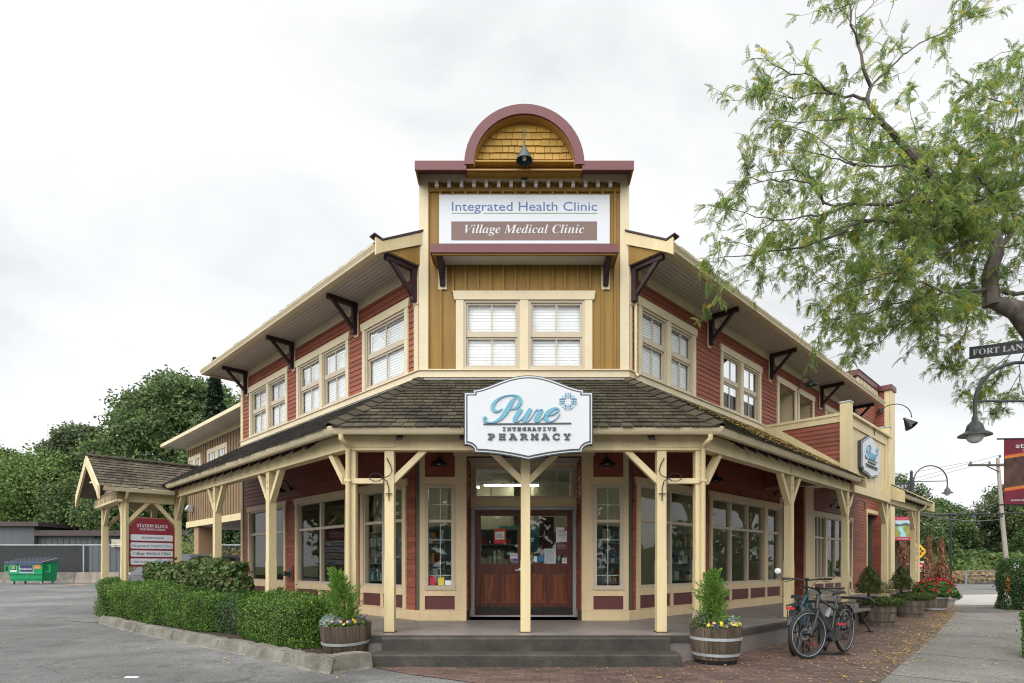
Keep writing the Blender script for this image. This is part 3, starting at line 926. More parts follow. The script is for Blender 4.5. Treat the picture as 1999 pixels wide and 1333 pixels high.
for sgn in (-1, 1):
    a, b = (-.925, -.004) if sgn < 0 else (.004, .925)
    y0, y1 = YB + .02, YB + .065
    z0, z1 = PORCH_Z + .035, 2.36
    gz0, gz1 = 1.35, 2.255
    ga, gb = a + .115, b - .105
    mb = MB(FR)
    wall_holes(mb, a, b, y0, y1, z0, z1, [(ga, gb, gz0, gz1), (a + .12, a + .405, .60, 1.155), (b - .405, b - .12, .60, 1.155)])
    dl = part(mb, 'entrance_door', DOORW)
    mb = MB(FR)
    for (p0, p1) in ((a + .12, a + .405), (b - .405, b - .12)):
        mb.box(p0, p1, y0 + .022, y1 - .005, .60, 1.155)
        mb.hexa([(p0 + .05, y0 + .008, .65), (p1 - .05, y0 + .008, .65), (p1 - .03, y0 + .022, .65), (p0 + .03, y0 + .022, .65), (p0 + .05, y0 + .008, 1.105), (p1 - .05, y0 + .008, 1.105), (p1 - .03, y0 + .022, 1.105), (p0 + .03, y0 + .022, 1.105)])
    mb.build('door_panel', DOORP, dl)
    mb = MB(FR); mb.box(ga, gb, y0 + .02, y0 + .026, gz0, gz1); mb.build('pane', GLASS, dl)
    mb = MB(FR)
    for q in ((ga - .015, ga, gz0 - .015, gz1 + .015), (gb, gb + .015, gz0 - .015, gz1 + .015), (ga, gb, gz1, gz1 + .015), (ga, gb, gz0 - .015, gz0)):
        mb.box(q[0], q[1], y0 - .006, y0 + .001, q[2], q[3])
    mb.build('glass_bead', DOORP, dl)
    mb = MB(FR); mb.box(a + .03, b - .03, y0 - .004, y0, .395, .53); mb.build('kick_plate', mat('scuffed_black_plate', (.015, .015, .014), .45, .6, 9, .2, 60), dl)
    if sgn < 0:
        mb = MB(FR); mb.M = FR @ Matrix.Translation((b - .055, y0, 1.235)) @ Matrix.Rotation(R(90), 4, 'X')
        mb.lathe([(.0, 0), (.034, 0), (.034, .008), (.014, .012), (.012, .05), (.0, .05)], 14)
        mb.M = FR; mb.bar((b - .055, y0 - .045, 1.235), (b - .155, y0 - .045, 1.225), .018, .022)
        mb.build('handle', STEEL, dl, smooth=True)
        mb = MB(FR @ Matrix.Translation((b - .055, y0, 1.42)) @ Matrix.Rotation(R(90), 4, 'X')); mb.lathe([(0, 0), (.03, 0), (.026, .01), (0, .012)], 14); mb.build('deadbolt', BLACK, dl, smooth=True)
    # notices fixed to the glass
    W_ = mat('paper_white', (.72, .74, .76), .6, .03, 3)
    def notice(nm, x0, x1, z0, z1, m, yy=y0 + .016):
        mb = MB(FR); mb.box(x0, x1, yy, yy + .003, z0, z1); return mb.build(nm, m, dl)
    INK = mat('print_ink', (.05, .05, .055), .6)
    def lines(nm, x0, x1, z0, z1, n, m=INK, yy=y0 + .0135):
        mb = MB(FR); r = random.Random(int(x0 * 1000) + n)
        for k in range(n):
            zz = z1 - (z1 - z0) * (k + .5) / n
            xx = x0
            while xx < x1 - .012:
                ww = r.uniform(.012, .03); mb.box(xx, min(xx + ww, x1), yy, yy + .002, zz - .004, zz + .004); xx += ww + .006
        return mb.build(nm, m, dl)
    if sgn < 0:
        notice('red_notice', -.565, -.345, 1.735, 2.015, mat('red_paper', (.55, .03, .06), .6))
        notice('yellow_notice', -.548, -.362, 1.805, 1.965, mat('yellow_paper', (.6, .5, .05), .6), y0 + .0125)
        notice('notice_sheet', -.535, -.375, 1.815, 1.955, W_, y0 + .009)
        lettering('lettering', 'PLEASE\nBEWARE', FR, -.525, -.385, 1.88, .03, INK, dl, 0, .01, y0 + .007)
        notice('notice_card', -.255, -.118, 1.39, 1.545, W_); notice('red_sticker', -.25, -.2, 1.395, 1.45, mat('red_paper', (.55, .03, .06), .6), y0 + .0125); notice('blue_sticker', -.195, -.122, 1.395, 1.45, mat('blue_paper', (.04, .07, .3), .6), y0 + .0125)
        lines('small_print', -.245, -.13, 1.47, 1.535, 3)
        lettering('lettering', '102', FR, -.225, -.105, 2.18, .075, BLACK, dl, 0.002, .01, y0 + .012)
    else:
        notice('notice_sheet', .615, .83, 1.76, 2.04, W_); lines('small_print', .65, .8, 1.84, 2.0, 6)
        notice('red_sticker', .775, .835, 1.975, 2.045, mat('red_paper', (.55, .03, .06), .6), y0 + .0125)
        notice('maroon_notice', .615, .82, 1.515, 1.75, mat('maroon_print', (.11, .028, .03), .6)); lines('small_print', .635, .8, 1.63, 1.735, 4, mat('pale_ink', (.5, .45, .42), .6))
        notice('tall_sheet', .395, .61, 1.352, 1.635, mat('paper_grey', (.55, .6, .62), .6)); lines('small_print', .42, .58, 1.38, 1.61, 13, mat('grey_ink', (.3, .33, .35), .6))
        notice('blue_sticker', .26, .39, 1.39, 1.5, mat('blue_paper2', (.04, .2, .36), .6)); notice('white_sticker', .19, .255, 1.38, 1.49, W_)
        notice('camera_sticker', .73, .83, 1.36, 1.46, W_); lines('small_print', .745, .815, 1.38, 1.445, 3)
# stickers on the left slim window
for nm, x0, x1, z0, z1, m in (('red_sticker', -1.675, -1.575, .965, 1.115, mat('red_paper', (.55, .03, .06), .6)), ('yellow_sticker', -1.53, -1.42, .965, 1.1, mat('yellow_paper', (.6, .5, .05), .6)), ('card_sticker', -1.405, -1.29, .965, 1.05, mat('paper_white', (.72, .74, .76), .6))):
    mb = MB(FR); mb.box(x0, x1, .012, .016, z0, z1); part(mb, nm, m)

# ---- porch: slab, posts, beam, rafters, gutter and shingle roof
SE = 2.35
SW, SWL = 2.12, 1.95
pkl = HW + SWL * math.sqrt(2) - SE
pk = HW + SW * math.sqrt(2) - SE
slab = [pl(9.9, SWL), pf(-pkl, SE), pf(pk, SE), pr(14.2, SW), pr(14.2, -.05), pr(0, -.05), pl(0, -.05), pl(9.9, -.05)]
mb = MB(); mb.prism(slab, 'z', -.05, PORCH_Z); part(mb, 'porch_floor', PORCHF)
mb2 = MB(); mb2.sweep([pl(9.9, SWL), pf(-pkl, SE), pf(pk, SE), pr(14.2, SW)], [(0.0, PORCH_Z - .07), (.035, PORCH_Z - .07), (.035, PORCH_Z + .004), (0.02, PORCH_Z + .008), (-.08, PORCH_Z + .004), (-.08, PORCH_Z - .07)])
part(mb2, 'porch_edge', STEPM)
st = thing('concrete_steps', 'two dark aggregate concrete steps up to the porch entrance', 'steps', (XA, DW - 2.6, 0))
def step(mb, x0, x1, y0, y1, z0, z1, c=.02):
    mb.prism([(y0, z0), (y0, z1 - c), (y0 + c, z1), (y1, z1), (y1, z0)], 'x', x0, x1)
mb = MB(FR); step(mb, -1.95, 1.95, -2.49, -2.388, -.01, PORCH_Z - .004); mb.build('upper_step', STEPM, st)
mb = MB(FR); step(mb, -2.02, 2.0, -2.84, -2.492, -.01, .163); mb.build('lower_step', STEPM, st)

CE = 1.84
BZ0, BZ1 = 2.98, 3.22
ck = HW + CE * K8
def post(x, y, ang, z0=PORCH_Z, z1=BZ0, w=.142, m=CREAM, name='porch_post'):
    mb = MB(Matrix.Translation((x, y, 0)) @ Matrix.Rotation(ang, 4, 'Z'))
    h_ = w / 2
    mb.box(-h_, h_, -h_, h_, z0 + .012, z0 + 1.05); mb.box(-h_ + .004, h_ - .004, -h_ + .004, h_ - .004, z0 + 1.05, z1)
    o = part(mb, name, m)
    b = MB(Matrix.Translation((x, y, 0)) @ Matrix.Rotation(ang, 4, 'Z')); b.box(-h_ - .012, h_ + .012, -h_ - .012, h_ + .012, z0, z0 + .012)
    b.build('post_foot', mat('rusty_foot', (.05, .03, .02), .9, .3, 20), o)
    return o
def brace(M, x, y, sgn, z0=2.50, reach=.47, w=.085, zt=BZ0, m=CREAM):
    mb = MB(M)
    a = x + sgn * .066
    mb.prism([(a, z0), (a, z0 + .125), (a + sgn * (reach - .10), zt), (a + sgn * (reach + .015), zt)], 'y', y - w / 2, y + w / 2)
    part(mb, 'brace', m)
def bolts(M, x, y, zz):
    mb = MB()
    for z in zz:
        mb.M = M @ Matrix.Translation((x, y, z)) @ Matrix.Rotation(R(90), 4, 'X')
        mb.lathe([(0, .0), (.024, .0), (.024, .006), (.012, .007), (.010, .012), (0, .012)], 10)
    part(mb, 'bolt', CREAM)
for x in (-1.975, 0.0, 1.975): post(XA + x, DW - CE, 0)
for x in (-2.53, 2.53):
    post(XA + x, DW - CE + .0, 0); bolts(FR, x, -CE - .071, (2.80, 2.70))
    mb = MB(FR); s_ = 1 if x > 0 else -1
    mb.box(s_ * 2.06, s_ * 2.62, -CE - .085, -CE + .0, 2.50, 2.575)
    part(mb, 'rail', CREAM)
brace(FR, 0, -CE, -1); brace(FR, 0, -CE, 1); brace(FR, -1.975, -CE, 1); brace(FR, 1.975, -CE, -1)
LPOST = [1.966, 4.774, 7.611]
RPOST = [2.528, 5.889, 9.274, 12.62]
for t in LPOST:
    p = pl(t, CE); post(p[0], p[1], R(-45)); bolts(LF, -t, -CE - .071, (2.80, 2.70))
    brace(LF, -t, -CE, -1, 2.42, .42, .1); brace(LF, -t, -CE, 1, 2.42, .42, .1)
for t in RPOST:
    p = pr(t, CE); post(p[0], p[1], R(45)); bolts(RF, t, -CE - .071, (2.80, 2.70))
    brace(RF, t, -CE, -1, 2.42, .42, .1)
    if t < 12: brace(RF, t, -CE, 1, 2.42, .42, .1)
brace(LF, .76, -CE, -1, 2.5, .42, .1); brace(RF, -.76, -CE, 1, 2.5, .42, .1)
mb = MB(); mb.sweep([pl(9.9, CE - .07), pf(-(HW + (CE - .07) * K8), CE - .07), pf(HW + (CE - .07) * K8, CE - .07), pr(12.75, CE - .07)], [(0, BZ0), (.14, BZ0), (.14, BZ1), (0, BZ1)])
part(mb, 'porch_beam', CREAM)
mb = MB(); mb.sweep([pl(8.7, CE - .02), pf(-(HW + (CE - .02) * K8), CE - .02), pf(HW + (CE - .02) * K8, CE - .02), pr(5.85, CE - .02)], [(0, BZ1 + .001), (.03, BZ1 + .001), (.03, 3.40), (0, 3.40)])
part(mb, 'rafter_blocking', CREAM)
mb = MB(); mb.sweep([pl(7.6, CE + .07), pf(-(HW + (CE + .07) * K8), CE + .07), pf(HW + (CE + .07) * K8, CE + .07), pr(12.75, CE + .07)], [(0.001, BZ0), (.018, BZ0), (.018, BZ0 + .035), (0.001, BZ0 + .035)])
part(mb, 'beam_moulding', CREAM)
# cover plates on the beam over the posts
for x in (-2.25, 2.25):
    mb = MB(FR); mb.box(x - .36, x + .36, -CE - .082, -CE - .0705, BZ0 + .04, BZ1 - .03); part(mb, 'beam_plate', CREAM)
for M, ts in ((LF, [-t for t in LPOST[:2]]), (RF, RPOST[:2])):
    for t in ts:
        mb = MB(M); mb.box(t - .085, t + .085, -CE - .082, -CE - .0705, BZ0 - .0, BZ1 - .02); part(mb, 'beam_plate', CREAM)
# rafters with dark tails under the gutter
GO, GZ0, GZ1 = 2.18, 3.16, 3.262
RIS, RUN = 1.33, 2.18
def rafter(M, x, top=0.0):
    mb = MB(M)
    y0, y1 = -GO + .12, -top
    zf = lambda y: 3.215 + (y + GO) * RIS / RUN
    mb.prism([(y0, zf(y0) - .195), (y0 + .22, zf(y0 + .22) - .17), (y1, zf(y1) - .15), (y1, zf(y1) - .01), (y0, zf(y0) - .01)], 'x', x - .04, x + .04)
    part(mb, 'rafter', PURP)
for i in range(5): rafter(FR, -1.8 + i * .9)
for i in range(17): rafter(LF, -(.15 + i * .45))
for i in range(13): rafter(RF, .15 + i * .45)
def roof_slab(mb, M, pts):
    mb.M = M
    mb.add([p for p in pts] + [(p[0], p[1], p[2] - .045) for p in pts], [(0, 1, 2, 3), (7, 6, 5, 4), (0, 4, 5, 1), (1, 5, 6, 2), (2, 6, 7, 3), (3, 7, 4, 0)])
ek = GO * K8
RZ0, RZ1 = 3.25, 4.615
deck = MB()
roof_slab(deck, FR, [(-HW - ek, -GO, RZ0), (HW + ek, -GO, RZ0), (HW, 0, RZ1), (-HW, 0, RZ1)])
roof_slab(deck, LF, [(-8.75, -GO, RZ0), (ek, -GO, RZ0), (0, 0, RZ1), (-8.75, 0, RZ1)])
roof_slab(deck, RF, [(-ek, -GO, RZ0), (5.98, -GO, RZ0), (5.98, 0, RZ1), (0, 0, RZ1)])
part(deck, 'porch_roof_deck', mat('deck_boards', (.16, .13, .10), .8, .15, 3))
def shingles(M, f0, f1, y0, z0, y1, z1, row=.155, wmin=.11, wmax=.2, seed=1, mats=SHING, name='porch_roof', left_taper=True, holes=None, lift=.014, parent=None):
    """courses of single shingles; f0(s), f1(s): side limits at fraction s up the slope"""
    r = random.Random(seed); mb = MB(M)
    L = math.hypot(y1 - y0, z1 - z0); n = int(L / row)
    uy, uz = (y1 - y0) / L, (z1 - z0) / L
    ny, nz = -uz, uy
    for k in range(n):
        s0 = k * L / n - (.03 if k == 0 else 0); s1 = (k + 1.12) * L / n
        sm = (k + .5) / n
        a, b = f0(sm), f1(sm)
        x = a - r.uniform(0, wmax)
        while x < b:
            w_ = r.uniform(wmin, wmax); q0, q1 = max(x, a), min(x + w_, b); x += w_
            if q1 - q0 < .02: continue
            d0 = s0 + r.uniform(-.008, .008)
            t0 = lift + r.uniform(0, .008)
            g_ = .005
            def P(xx, s, h_): return (xx, y0 + uy * s + ny * h_, z0 + uz * s + nz * h_)
            mb.hexa([P(q0 + g_, d0, .002), P(q1 - g_, d0, .002), P(q1 - g_, s1, -.004), P(q0 + g_, s1, -.004), P(q0 + g_, d0, t0 + .008), P(q1 - g_, d0, t0 + .008), P(q1 - g_, s1, .004), P(q0 + g_, s1, .004)])
    return mb.build(name, mats, parent or B)
shingles(FR, lambda s: -HW - ek * (1 - s), lambda s: HW + ek * (1 - s), -GO - .02, RZ0 + .004, 0, RZ1 + .004, seed=3)
shingles(LF, lambda s: -8.72, lambda s: ek * (1 - s), -GO - .02, RZ0 + .004, 0, RZ1 + .004, seed=4, mats=SHINGD)
shingles(RF, lambda s: -ek * (1 - s), lambda s: 5.95, -GO - .02, RZ0 + .004, 0, RZ1 + .004, seed=5)
# hip caps
def hipcaps(a, b, n, w=.13, name='hip_cap', sagz=.03):
    a, b = Vector(a), Vector(b); mb = MB()
    d = (b - a); L = d.length; d.normalize()
    side = Vector((0, 0, 1)).cross(d).normalized(); up = d.cross(side) * -1
    if up.z < 0: up = -up
    for k in range(n):
        p = a + d * (L * k / n); q = a + d * (L * (k + 1.25) / n)
        for sg in (-1, 1):
            e0 = p + up * .045; e1 = q + up * .018
            o0 = p + side * sg * w - up * (.045 - .03); o1 = q + side * sg * w - up * (.07 - .03)
            t_ = up * .02
            mb.add([tuple(v) for v in (e0, o0, o1, e1, e0 + t_, o0 + t_, o1 + t_, e1 + t_)], [(3, 2, 1, 0), (4, 5, 6, 7), (0, 1, 5, 4), (1, 2, 6, 5), (2, 3, 7, 6), (3, 0, 4, 7)])
    part(mb, name, SHING)
for sg in (-1, 1):
    a = (XA + sg * (HW + ek + .01), DW - GO - .02, RZ0 + .012); b = (XA + sg * HW, DW, RZ1 + .01)
    hipcaps(a, b, 12)
mb = MB(); mb.sweep([pl(8.5, 0), pl(0, 0), pr(0, 0), pr(5.9, 0)], [(.0, 4.57), (.12, 4.565), (.12, 4.58), (.03, 4.635), (.0, 4.635)]); part(mb, 'roof_flashing', mat('grey_flashing', (.2, .18, .18), .5, .1, 4))
gprof = [(-.10, GZ0 + .005), (-.02, GZ0), (.0, GZ0 + .02), (.012, GZ0 + .05), (.03, GZ1 - .022), (.03, GZ1), (.018, GZ1), (.016, GZ1 - .02), (-.10, GZ1 - .02)]
gk = HW + GO * K8
mb = MB(); mb.sweep([pl(7.25, GO), pf(-gk, GO), pf(gk, GO), pr(5.8, GO)], gprof); part(mb, 'porch_gutter', CREAM2, True)
for sg in (-1, 1):
    mb = MB(FR)
    mb.tube([(sg * 2.60, -GO + .03, 3.16), (sg * 2.60, -GO + .035, 3.10), (sg * 2.57, -2.08, 3.06), (sg * 2.56, -1.98, 3.04), (sg * 2.56, -1.945, 2.98), (sg * 2.56, -1.945, .5)], .036, 10)
    mb.box(sg * 2.56 - .045, sg * 2.56 + .045, -1.985, -1.91, 2.52, 2.55)
    part(mb, 'downspout', CREAM, True)

# ---- belt course and corner boards
mb = MB(); mb.sweep([pl(TL, 0), pl(0, 0), pr(0, 0), pr(6.05, 0)], [(.0, Z_BELT0), (.05, Z_BELT0), (.05, Z_BELT1 - .03), (.075, Z_BELT1 - .03), (.075, Z_BELT1 - .008), (.0, Z_BELT1)]); part(mb, 'belt_course', CREAM2)
mb = MB(LF); mb.box(-TL - .02, -TL + .13, -.04, .0, Z_BELT1, 6.5); mb.box(-TL - .02, -TL, -.0, .14, Z_BELT1, 6.5)
mb.box(-TL - .02, -TL + .13, -.04, .0, .515, 4.55)
part(mb, 'corner_board', CREAM)
# frieze under the upper eaves
for M, a, b in ((LF, -TL, 0), (RF, 0, 13.35)):
    mb = MB(M); mb.box(a, b, -.03, 0, 6.47, Z_SOF); part(mb, 'frieze_board', CREAM2)

# ---- tower
TZ = 8.27
mb = MB(FR)
wall_holes(mb, -HW, HW, .001, .14, 4.6, 8.35, [(-1.2, 1.2, Z_BELT1, 6.03)])
mb.box(-HW, -HW + .12, .14, 3.2, 4.6, 8.35); mb.box(HW - .12, HW, .14, 3.2, 4.6, 8.35); mb.box(-HW + .12, HW - .12, 3.1, 3.2, 4.6, 8.35); mb.box(-HW + .12, HW - .12, .14, 3.1, 8.2, 8.3)
part(mb, 'tower_core', GOLD)
mb = MB(FR)
x = -1.70
while x < 1.72:
    lo = 6.15 if -1.33 < x < 1.33 else Z_BELT1
    mb.box(x - .022, x + .022, -.034, 0, lo, 8.10); x += .2205
mb.box(-HW + .13, HW - .13, -.036, 0, 7.93, 8.0)
part(mb, 'batten', GOLD)
for sg in (-1, 1):
    mb = MB(FR)
    mb.box(sg * (HW + .024), sg * (HW - .135), -.035, .0, Z_BELT1, 8.10); mb.box(sg * HW, sg * (HW + .024), 0, .16, Z_BELT1, 8.10)
    part(mb, 'corner_board', CREAM2)
# wing-side boards at the inner corners
mb = MB(LF); mb.box(-.16, -.03, -.035, 0, Z_BELT1, 6.0); part(mb, 'corner_board', CREAM2)
mb = MB(RF); mb.box(.03, .1, -.035, 0, Z_BELT1, 6.0); part(mb, 'corner_board', CREAM2)
mb = MB(RF); mb.tube([(.17, -.06, 6.0), (.17, -.06, 4.75), (.17, -.12, 4.68)], .03, 8); part(mb, 'downspout', CREAM, True)
mb = MB(FR); mb.box(-HW - .024, HW + .024, -.05, 0, 8.10, 8.33); part(mb, 'frieze_board', CREAM2)
for k in range(15):
    x = -1.545 + k * 3.06 / 14 + .005
    mb = MB(FR); mb.box(x - .031, x + .031, -.09, -.037, 7.985, 8.098); part(mb, 'dentil', LILAC)
wt = window(FR, -1.205, 1.205, Z_BELT1, 6.165, 2, 5.40, 'hung', CREAM2, head=.155, cas=.135, mull=[(-.075, .075)], blind=True, glass=GLASSU)
# dark backing panel added behind the tower window so no daylight shows through
mb = MB(FR); mb.box(-1.2, 1.2, .3, .32, 4.7, 6.1); part(mb, 'backing_panel', DARKIN)
# cornice
CP = .41
for sg in (-1, 1):
    mb = MB(FR)
    a, b = (sg * (HW + .035), sg * .99)
    mb.prism([(-CP, 8.06), (-CP, 8.215), (.14, 8.36), (.14, 8.31), (-CP + .02, 8.06)], 'x', min(a, b), max(a, b))
    part(mb, 'cornice', BURG)
mb = MB(FR)
mb.prism([(-CP + .022, 8.065), (-CP + .022, 8.09), (0, 8.33), (0, 8.27)], 'x', -HW, HW)
for sg in (-1, 1): mb.prism([(-CP + .02, 8.06), (-CP + .03, 8.2), (-.05, 8.33), (-.05, 8.03)], 'x', sg * (HW + .0), sg * (HW + .03))
part(mb, 'cornice_soffit', mat('gold_soffit', (.30, .16, .04), .6, .1, 2))
# curved pediment: rim, barrel, shingled tympanum
NA = 28
def arc(r, z0, a0=0, a1=180): return [(r * math.cos(R(a0 + (a1 - a0) * i / NA)), z0 + r * math.sin(R(a0 + (a1 - a0) * i / NA))) for i in range(NA + 1)]
AZ = 8.15
def rim(mb, ro, ri, y0, y1):
    o = arc(ro, AZ); i_ = arc(ri, AZ)
    for k in range(NA):
        p = [o[k], o[k + 1], i_[k + 1], i_[k]]
        mb.prism(p, 'y', y0, y1)
mb = MB(FR); rim(mb, 1.025, .862, -CP - .012, -CP + .03); rim(mb, 1.025, 1.005, -CP + .03, .2); part(mb, 'pediment_rim', BURG)
mb = MB(FR); rim(mb, 1.004, .85, -CP + .031, -.2); part(mb, 'pediment_barrel', mat('gold_soffit', (.30, .16, .04), .6, .1, 2))
mb = MB(FR); mb.prism(arc(1.0, AZ), 'y', -.2, .15); mb.box(-1.0, 1.0, -CP + .03, -.2, 8.22, 8.245); part(mb, 'pediment_back', GOLD2)
mb = MB(FR); r_ = random.Random(5)
for k in range(9):
    z0 = 8.245 + k * .118
    rr = .85; hw_ = math.sqrt(max(0, rr * rr - (z0 + .03 - AZ) ** 2))
    if z0 > AZ + .80: break
    x = -hw_ - r_.uniform(0, .1)
    while x < hw_:
        w_ = r_.uniform(.10, .2); q0, q1 = max(x, -hw_), min(x + w_, hw_); x += w_
        if q1 - q0 < .02: continue
        dz = r_.uniform(-.006, .006)
        mb.hexa([(q0 + .004, -.236, z0 + dz), (q1 - .004, -.236, z0 + dz), (q1 - .004, -.201, z0 + dz), (q0 + .004, -.201, z0 + dz), (q0 + .004, -.212, z0 + .125), (q1 - .004, -.212, z0 + .125), (q1 - .004, -.201, z0 + .125), (q0 + .004, -.201, z0 + .125)])
part(mb, 'pediment_shingles', GOLD2)
# small canopy under the clinic sign
mb = MB(FR)
CD = .46
mb.box(-1.6, 1.6, -CD, -CD + .03, 6.625, 6.775); mb.box(-1.6, -1.57, -CD + .03, -.03, 6.625, 6.775); mb.box(1.57, 1.6, -CD + .03, -.03, 6.625, 6.775)
mb.prism([(-CD + .03, 6.76), (-CD + .03, 6.775), (-.025, 6.86), (-.025, 6.845)], 'x', -1.57, 1.57)
part(mb, 'canopy', BURG)
mb = MB(FR); mb.box(-1.57, 1.57, -CD + .03, -.025, 6.635, 6.65); part(mb, 'canopy_soffit', mat('pale_soffit', (.6, .56, .5), .6, .05, 2))
mb = MB(FR); mb.box(-1.57, 1.57, -CD + .03, -CD + .075, 6.60, 6.634); mb.box(-1.57, -1.5, -CD + .075, -.025, 6.60, 6.634); mb.box(1.5, 1.57, -CD + .075, -.025, 6.60, 6.634); part(mb, 'canopy_edge', mat('gold_soffit', (.30, .16, .04), .6, .1, 2))
for sg in (-1, 1):
    xx = sg * 1.44
    mb = MB(FR); mb.box(xx - .075, xx + .075, -.035, -.0, 6.2, 6.6); p = part(mb, 'bracket_board', CREAM2)
    mb = MB(FR); mb.prism([(-.036, 6.25), (-.085, 6.25), (-.13, 6.33), (-.40, 6.6), (-.036, 6.6)], 'x', xx - .045, xx + .045); mb.build('bracket', PURP, p)

# ---- upper eaves of the wings
UE = .84
def eaves(M, a, b, side):
    """a..b along x; soffit, fascia, roof slopes"""
    mb = MB(M); mb.box(a, b, -UE + .07, .14, Z_SOF, Z_SOF + .02)
    so = part(mb, 'soffit', SOFFIT)
    gm = MB(M)
    yy = -UE + .14
    while yy < -.06:
        gm.box(a + .01, b - .01, yy - .003, yy + .003, Z_SOF - .0025, Z_SOF + .001); yy += .085
    gm.build('soffit_groove', mat('soffit_groove', (.10, .085, .07), .8), so)
    mb = MB(M); mb.box(a, b, -UE + .03, -UE + .07, 6.585, 6.70); part(mb, 'fascia', CREAM2)
    g = MB(M); z0, z1 = 6.575, 6.68
    g.prism([(-UE + .03, z0), (-UE - .05, z0), (-UE - .06, z0 + .03), (-UE - .095, z1 - .02), (-UE - .095, z1), (-UE - .08, z1), (-UE - .08, z1 - .012), (-UE + .03, z1 - .012)], 'x', a, b)
    part(g, 'eaves_gutter', CREAM2)
    # trim strip on the soffit
    mb = MB(M); mb.box(a, b, -UE + .07, -UE + .12, 6.605, Z_SOF - .001); part(mb, 'soffit_trim', mat('ochre_trim', (.52, .36, .16), .55, .05, 2))
eaves(LF, -TL - .55, -.03, -1)
eaves(RF, .03, 13.35, 1)
# left wing far end return
mb = MB(LF); mb.box(-TL - .55, -TL, .141, 2.5, Z_SOF, Z_SOF + .02); mb.box(-TL - .6, -TL - .55, -UE - .05, 2.5, 6.585, 6.69); part(mb, 'eaves_return', CREAM2)
PT = math.tan(R(30))
def wing_roof(M, a, b, seed):
    yr = 4.2
    mb = MB(M)
    z0 = 6.70; zr = z0 + (yr + UE) * PT
    mb.add([(a, -UE, z0), (b, -UE, z0), (b, yr, zr), (a, yr, zr), (a, -UE, z0 - .03), (b, -UE, z0 - .03), (b, yr, zr - .06), (a, yr, zr - .06)], [(0, 1, 2, 3), (7, 6, 5, 4), (0, 4, 5, 1), (1, 5, 6, 2), (2, 6, 7, 3), (3, 7, 4, 0)])
    yb = 9.2
    mb.add([(a, yr, zr), (b, yr, zr), (b, yb, z0), (a, yb, z0), (a, yr, zr - .06), (b, yr, zr - .06), (b, yb, z0 - .05), (a, yb, z0 - .05)], [(0, 1, 2, 3), (7, 6, 5, 4), (0, 4, 5, 1), (1, 5, 6, 2), (2, 6, 7, 3), (3, 7, 4, 0)])
    part(mb, 'wing_roof', SHINGD)
    shingles(M, lambda s: a, lambda s: b, -UE - .03, z0 + .005, yr, zr + .005, row=.2, wmin=.15, wmax=.3, seed=seed, mats=SHINGD, name='roof_shingles')
wing_roof(LF, -TL - .58, -.03, 21)
wing_roof(RF, .03, 13.4, 22)
# gable returns beside the tower: rake board with a kick, gold boards, dark drip edge
for M, sg in ((LF, 1), (RF, -1)):
    xp = sg * .03
    mb = MB(M)
    pts = [(-UE - .09, 6.47), (-UE - .09, 6.76), (-UE + .03, 6.735), (.3, 7.385), (.3, 7.16), (-UE + .02, 6.545)]
    mb.prism([(p[0], p[1]) for p in pts], 'x', xp - sg * .02, xp + sg * .02)
    part(mb, 'rake_board', CREAM)
    mb = MB(M); mb.prism([(-UE - .13, 6.79), (-UE - .13, 6.81), (-UE + .03, 6.775), (.3, 7.43), (.3, 7.395), (-UE + .03, 6.745)], 'x', xp - sg * .12, xp + sg * .035); part(mb, 'drip_edge', mat('plum_roof_edge', (.05, .03, .03), .7, .2, 8))
    mb = MB(M); mb.prism([(-UE + .14, Z_SOF - .01), (.15, Z_SOF - .01), (.15, 7.05), (-UE + .14, 6.62)], 'x', xp - sg * .03, xp - sg * .012); part(mb, 'gable_boards', GOLD)
# brackets under the eaves
def eave_bracket(M, x):
    mb = MB(M); mb.box(x - .075, x + .075, -.045, -.024, 5.95, Z_SOF - .17)
    p = part(mb, 'bracket_board', CREAM2)
    mb = MB(M)
    mb.box(x - .045, x + .045, -.135, -.046, 6.0, Z_SOF - .002)
    mb.box(x - .045, x + .045, -.67, -.135, Z_SOF - .092, Z_SOF - .002)
    mb.prism([(-.136, 6.08), (-.136, 6.17), (-.50, Z_SOF - .092), (-.59, Z_SOF - .092)], 'x', x - .032, x + .032)
    mb.build('bracket', PURP, p)
for t in (.09, 2.155, 5.09, 8.02): eave_bracket(LF, -t)
for t in (.09, 2.98, 6.2, 9.91, 13.05): eave_bracket(RF, t)
# ---- parapet block at the far end of the right wing
mb = MB(RF); siding(mb, 13.5, 16.2, 4.7, 7.55, .1015, [], 0.0); part(mb, 'siding', REDW)
mb = MB(RF); mb.box(13.55, 16.2, .001, .2, 6.6, 7.85); mb.box(16.2, 16.7, -.41, 3.0, 0.1, 7.85); mb.box(13.55, 13.75, .2, 3, 6.6, 7.85); part(mb, 'parapet_core', REDW)
sm = MB(RF @ Matrix.Translation((16.2, 0, 0)) @ Matrix.Rotation(R(-90), 4, 'Z'))
siding(sm, -.0, .41, 4.7, 7.72, .1015, [], 0.0); part(sm, 'pier_siding', REDW)
mb = MB(RF)
mb.box(13.45, 16.2, -.10, .3, 7.78, 7.97); mb.box(13.45, 13.7, .3, 3.1, 7.78, 7.97); mb.box(16.1, 16.8, -.5, 3.1, 7.775, 7.965); part(mb, 'parapet_cap', BURG)
mb = MB(RF); mb.box(13.44, 16.1, -.13, .3, 7.971, 7.99); part(mb, 'cap_flashing', GALV)
mb = MB(RF); r_ = 13.62
while r_ < 16.1:
    mb.box(r_ - .04, r_ + .04, -.07, -.002, 7.58, 7.76); r_ += .17
part(mb, 'dentil_row', CREAM2)
mb = MB(RF); mb.box(13.55, 16.18, -.05, -.0, 7.5, 7.575); part(mb, 'dentil_band', BURG)
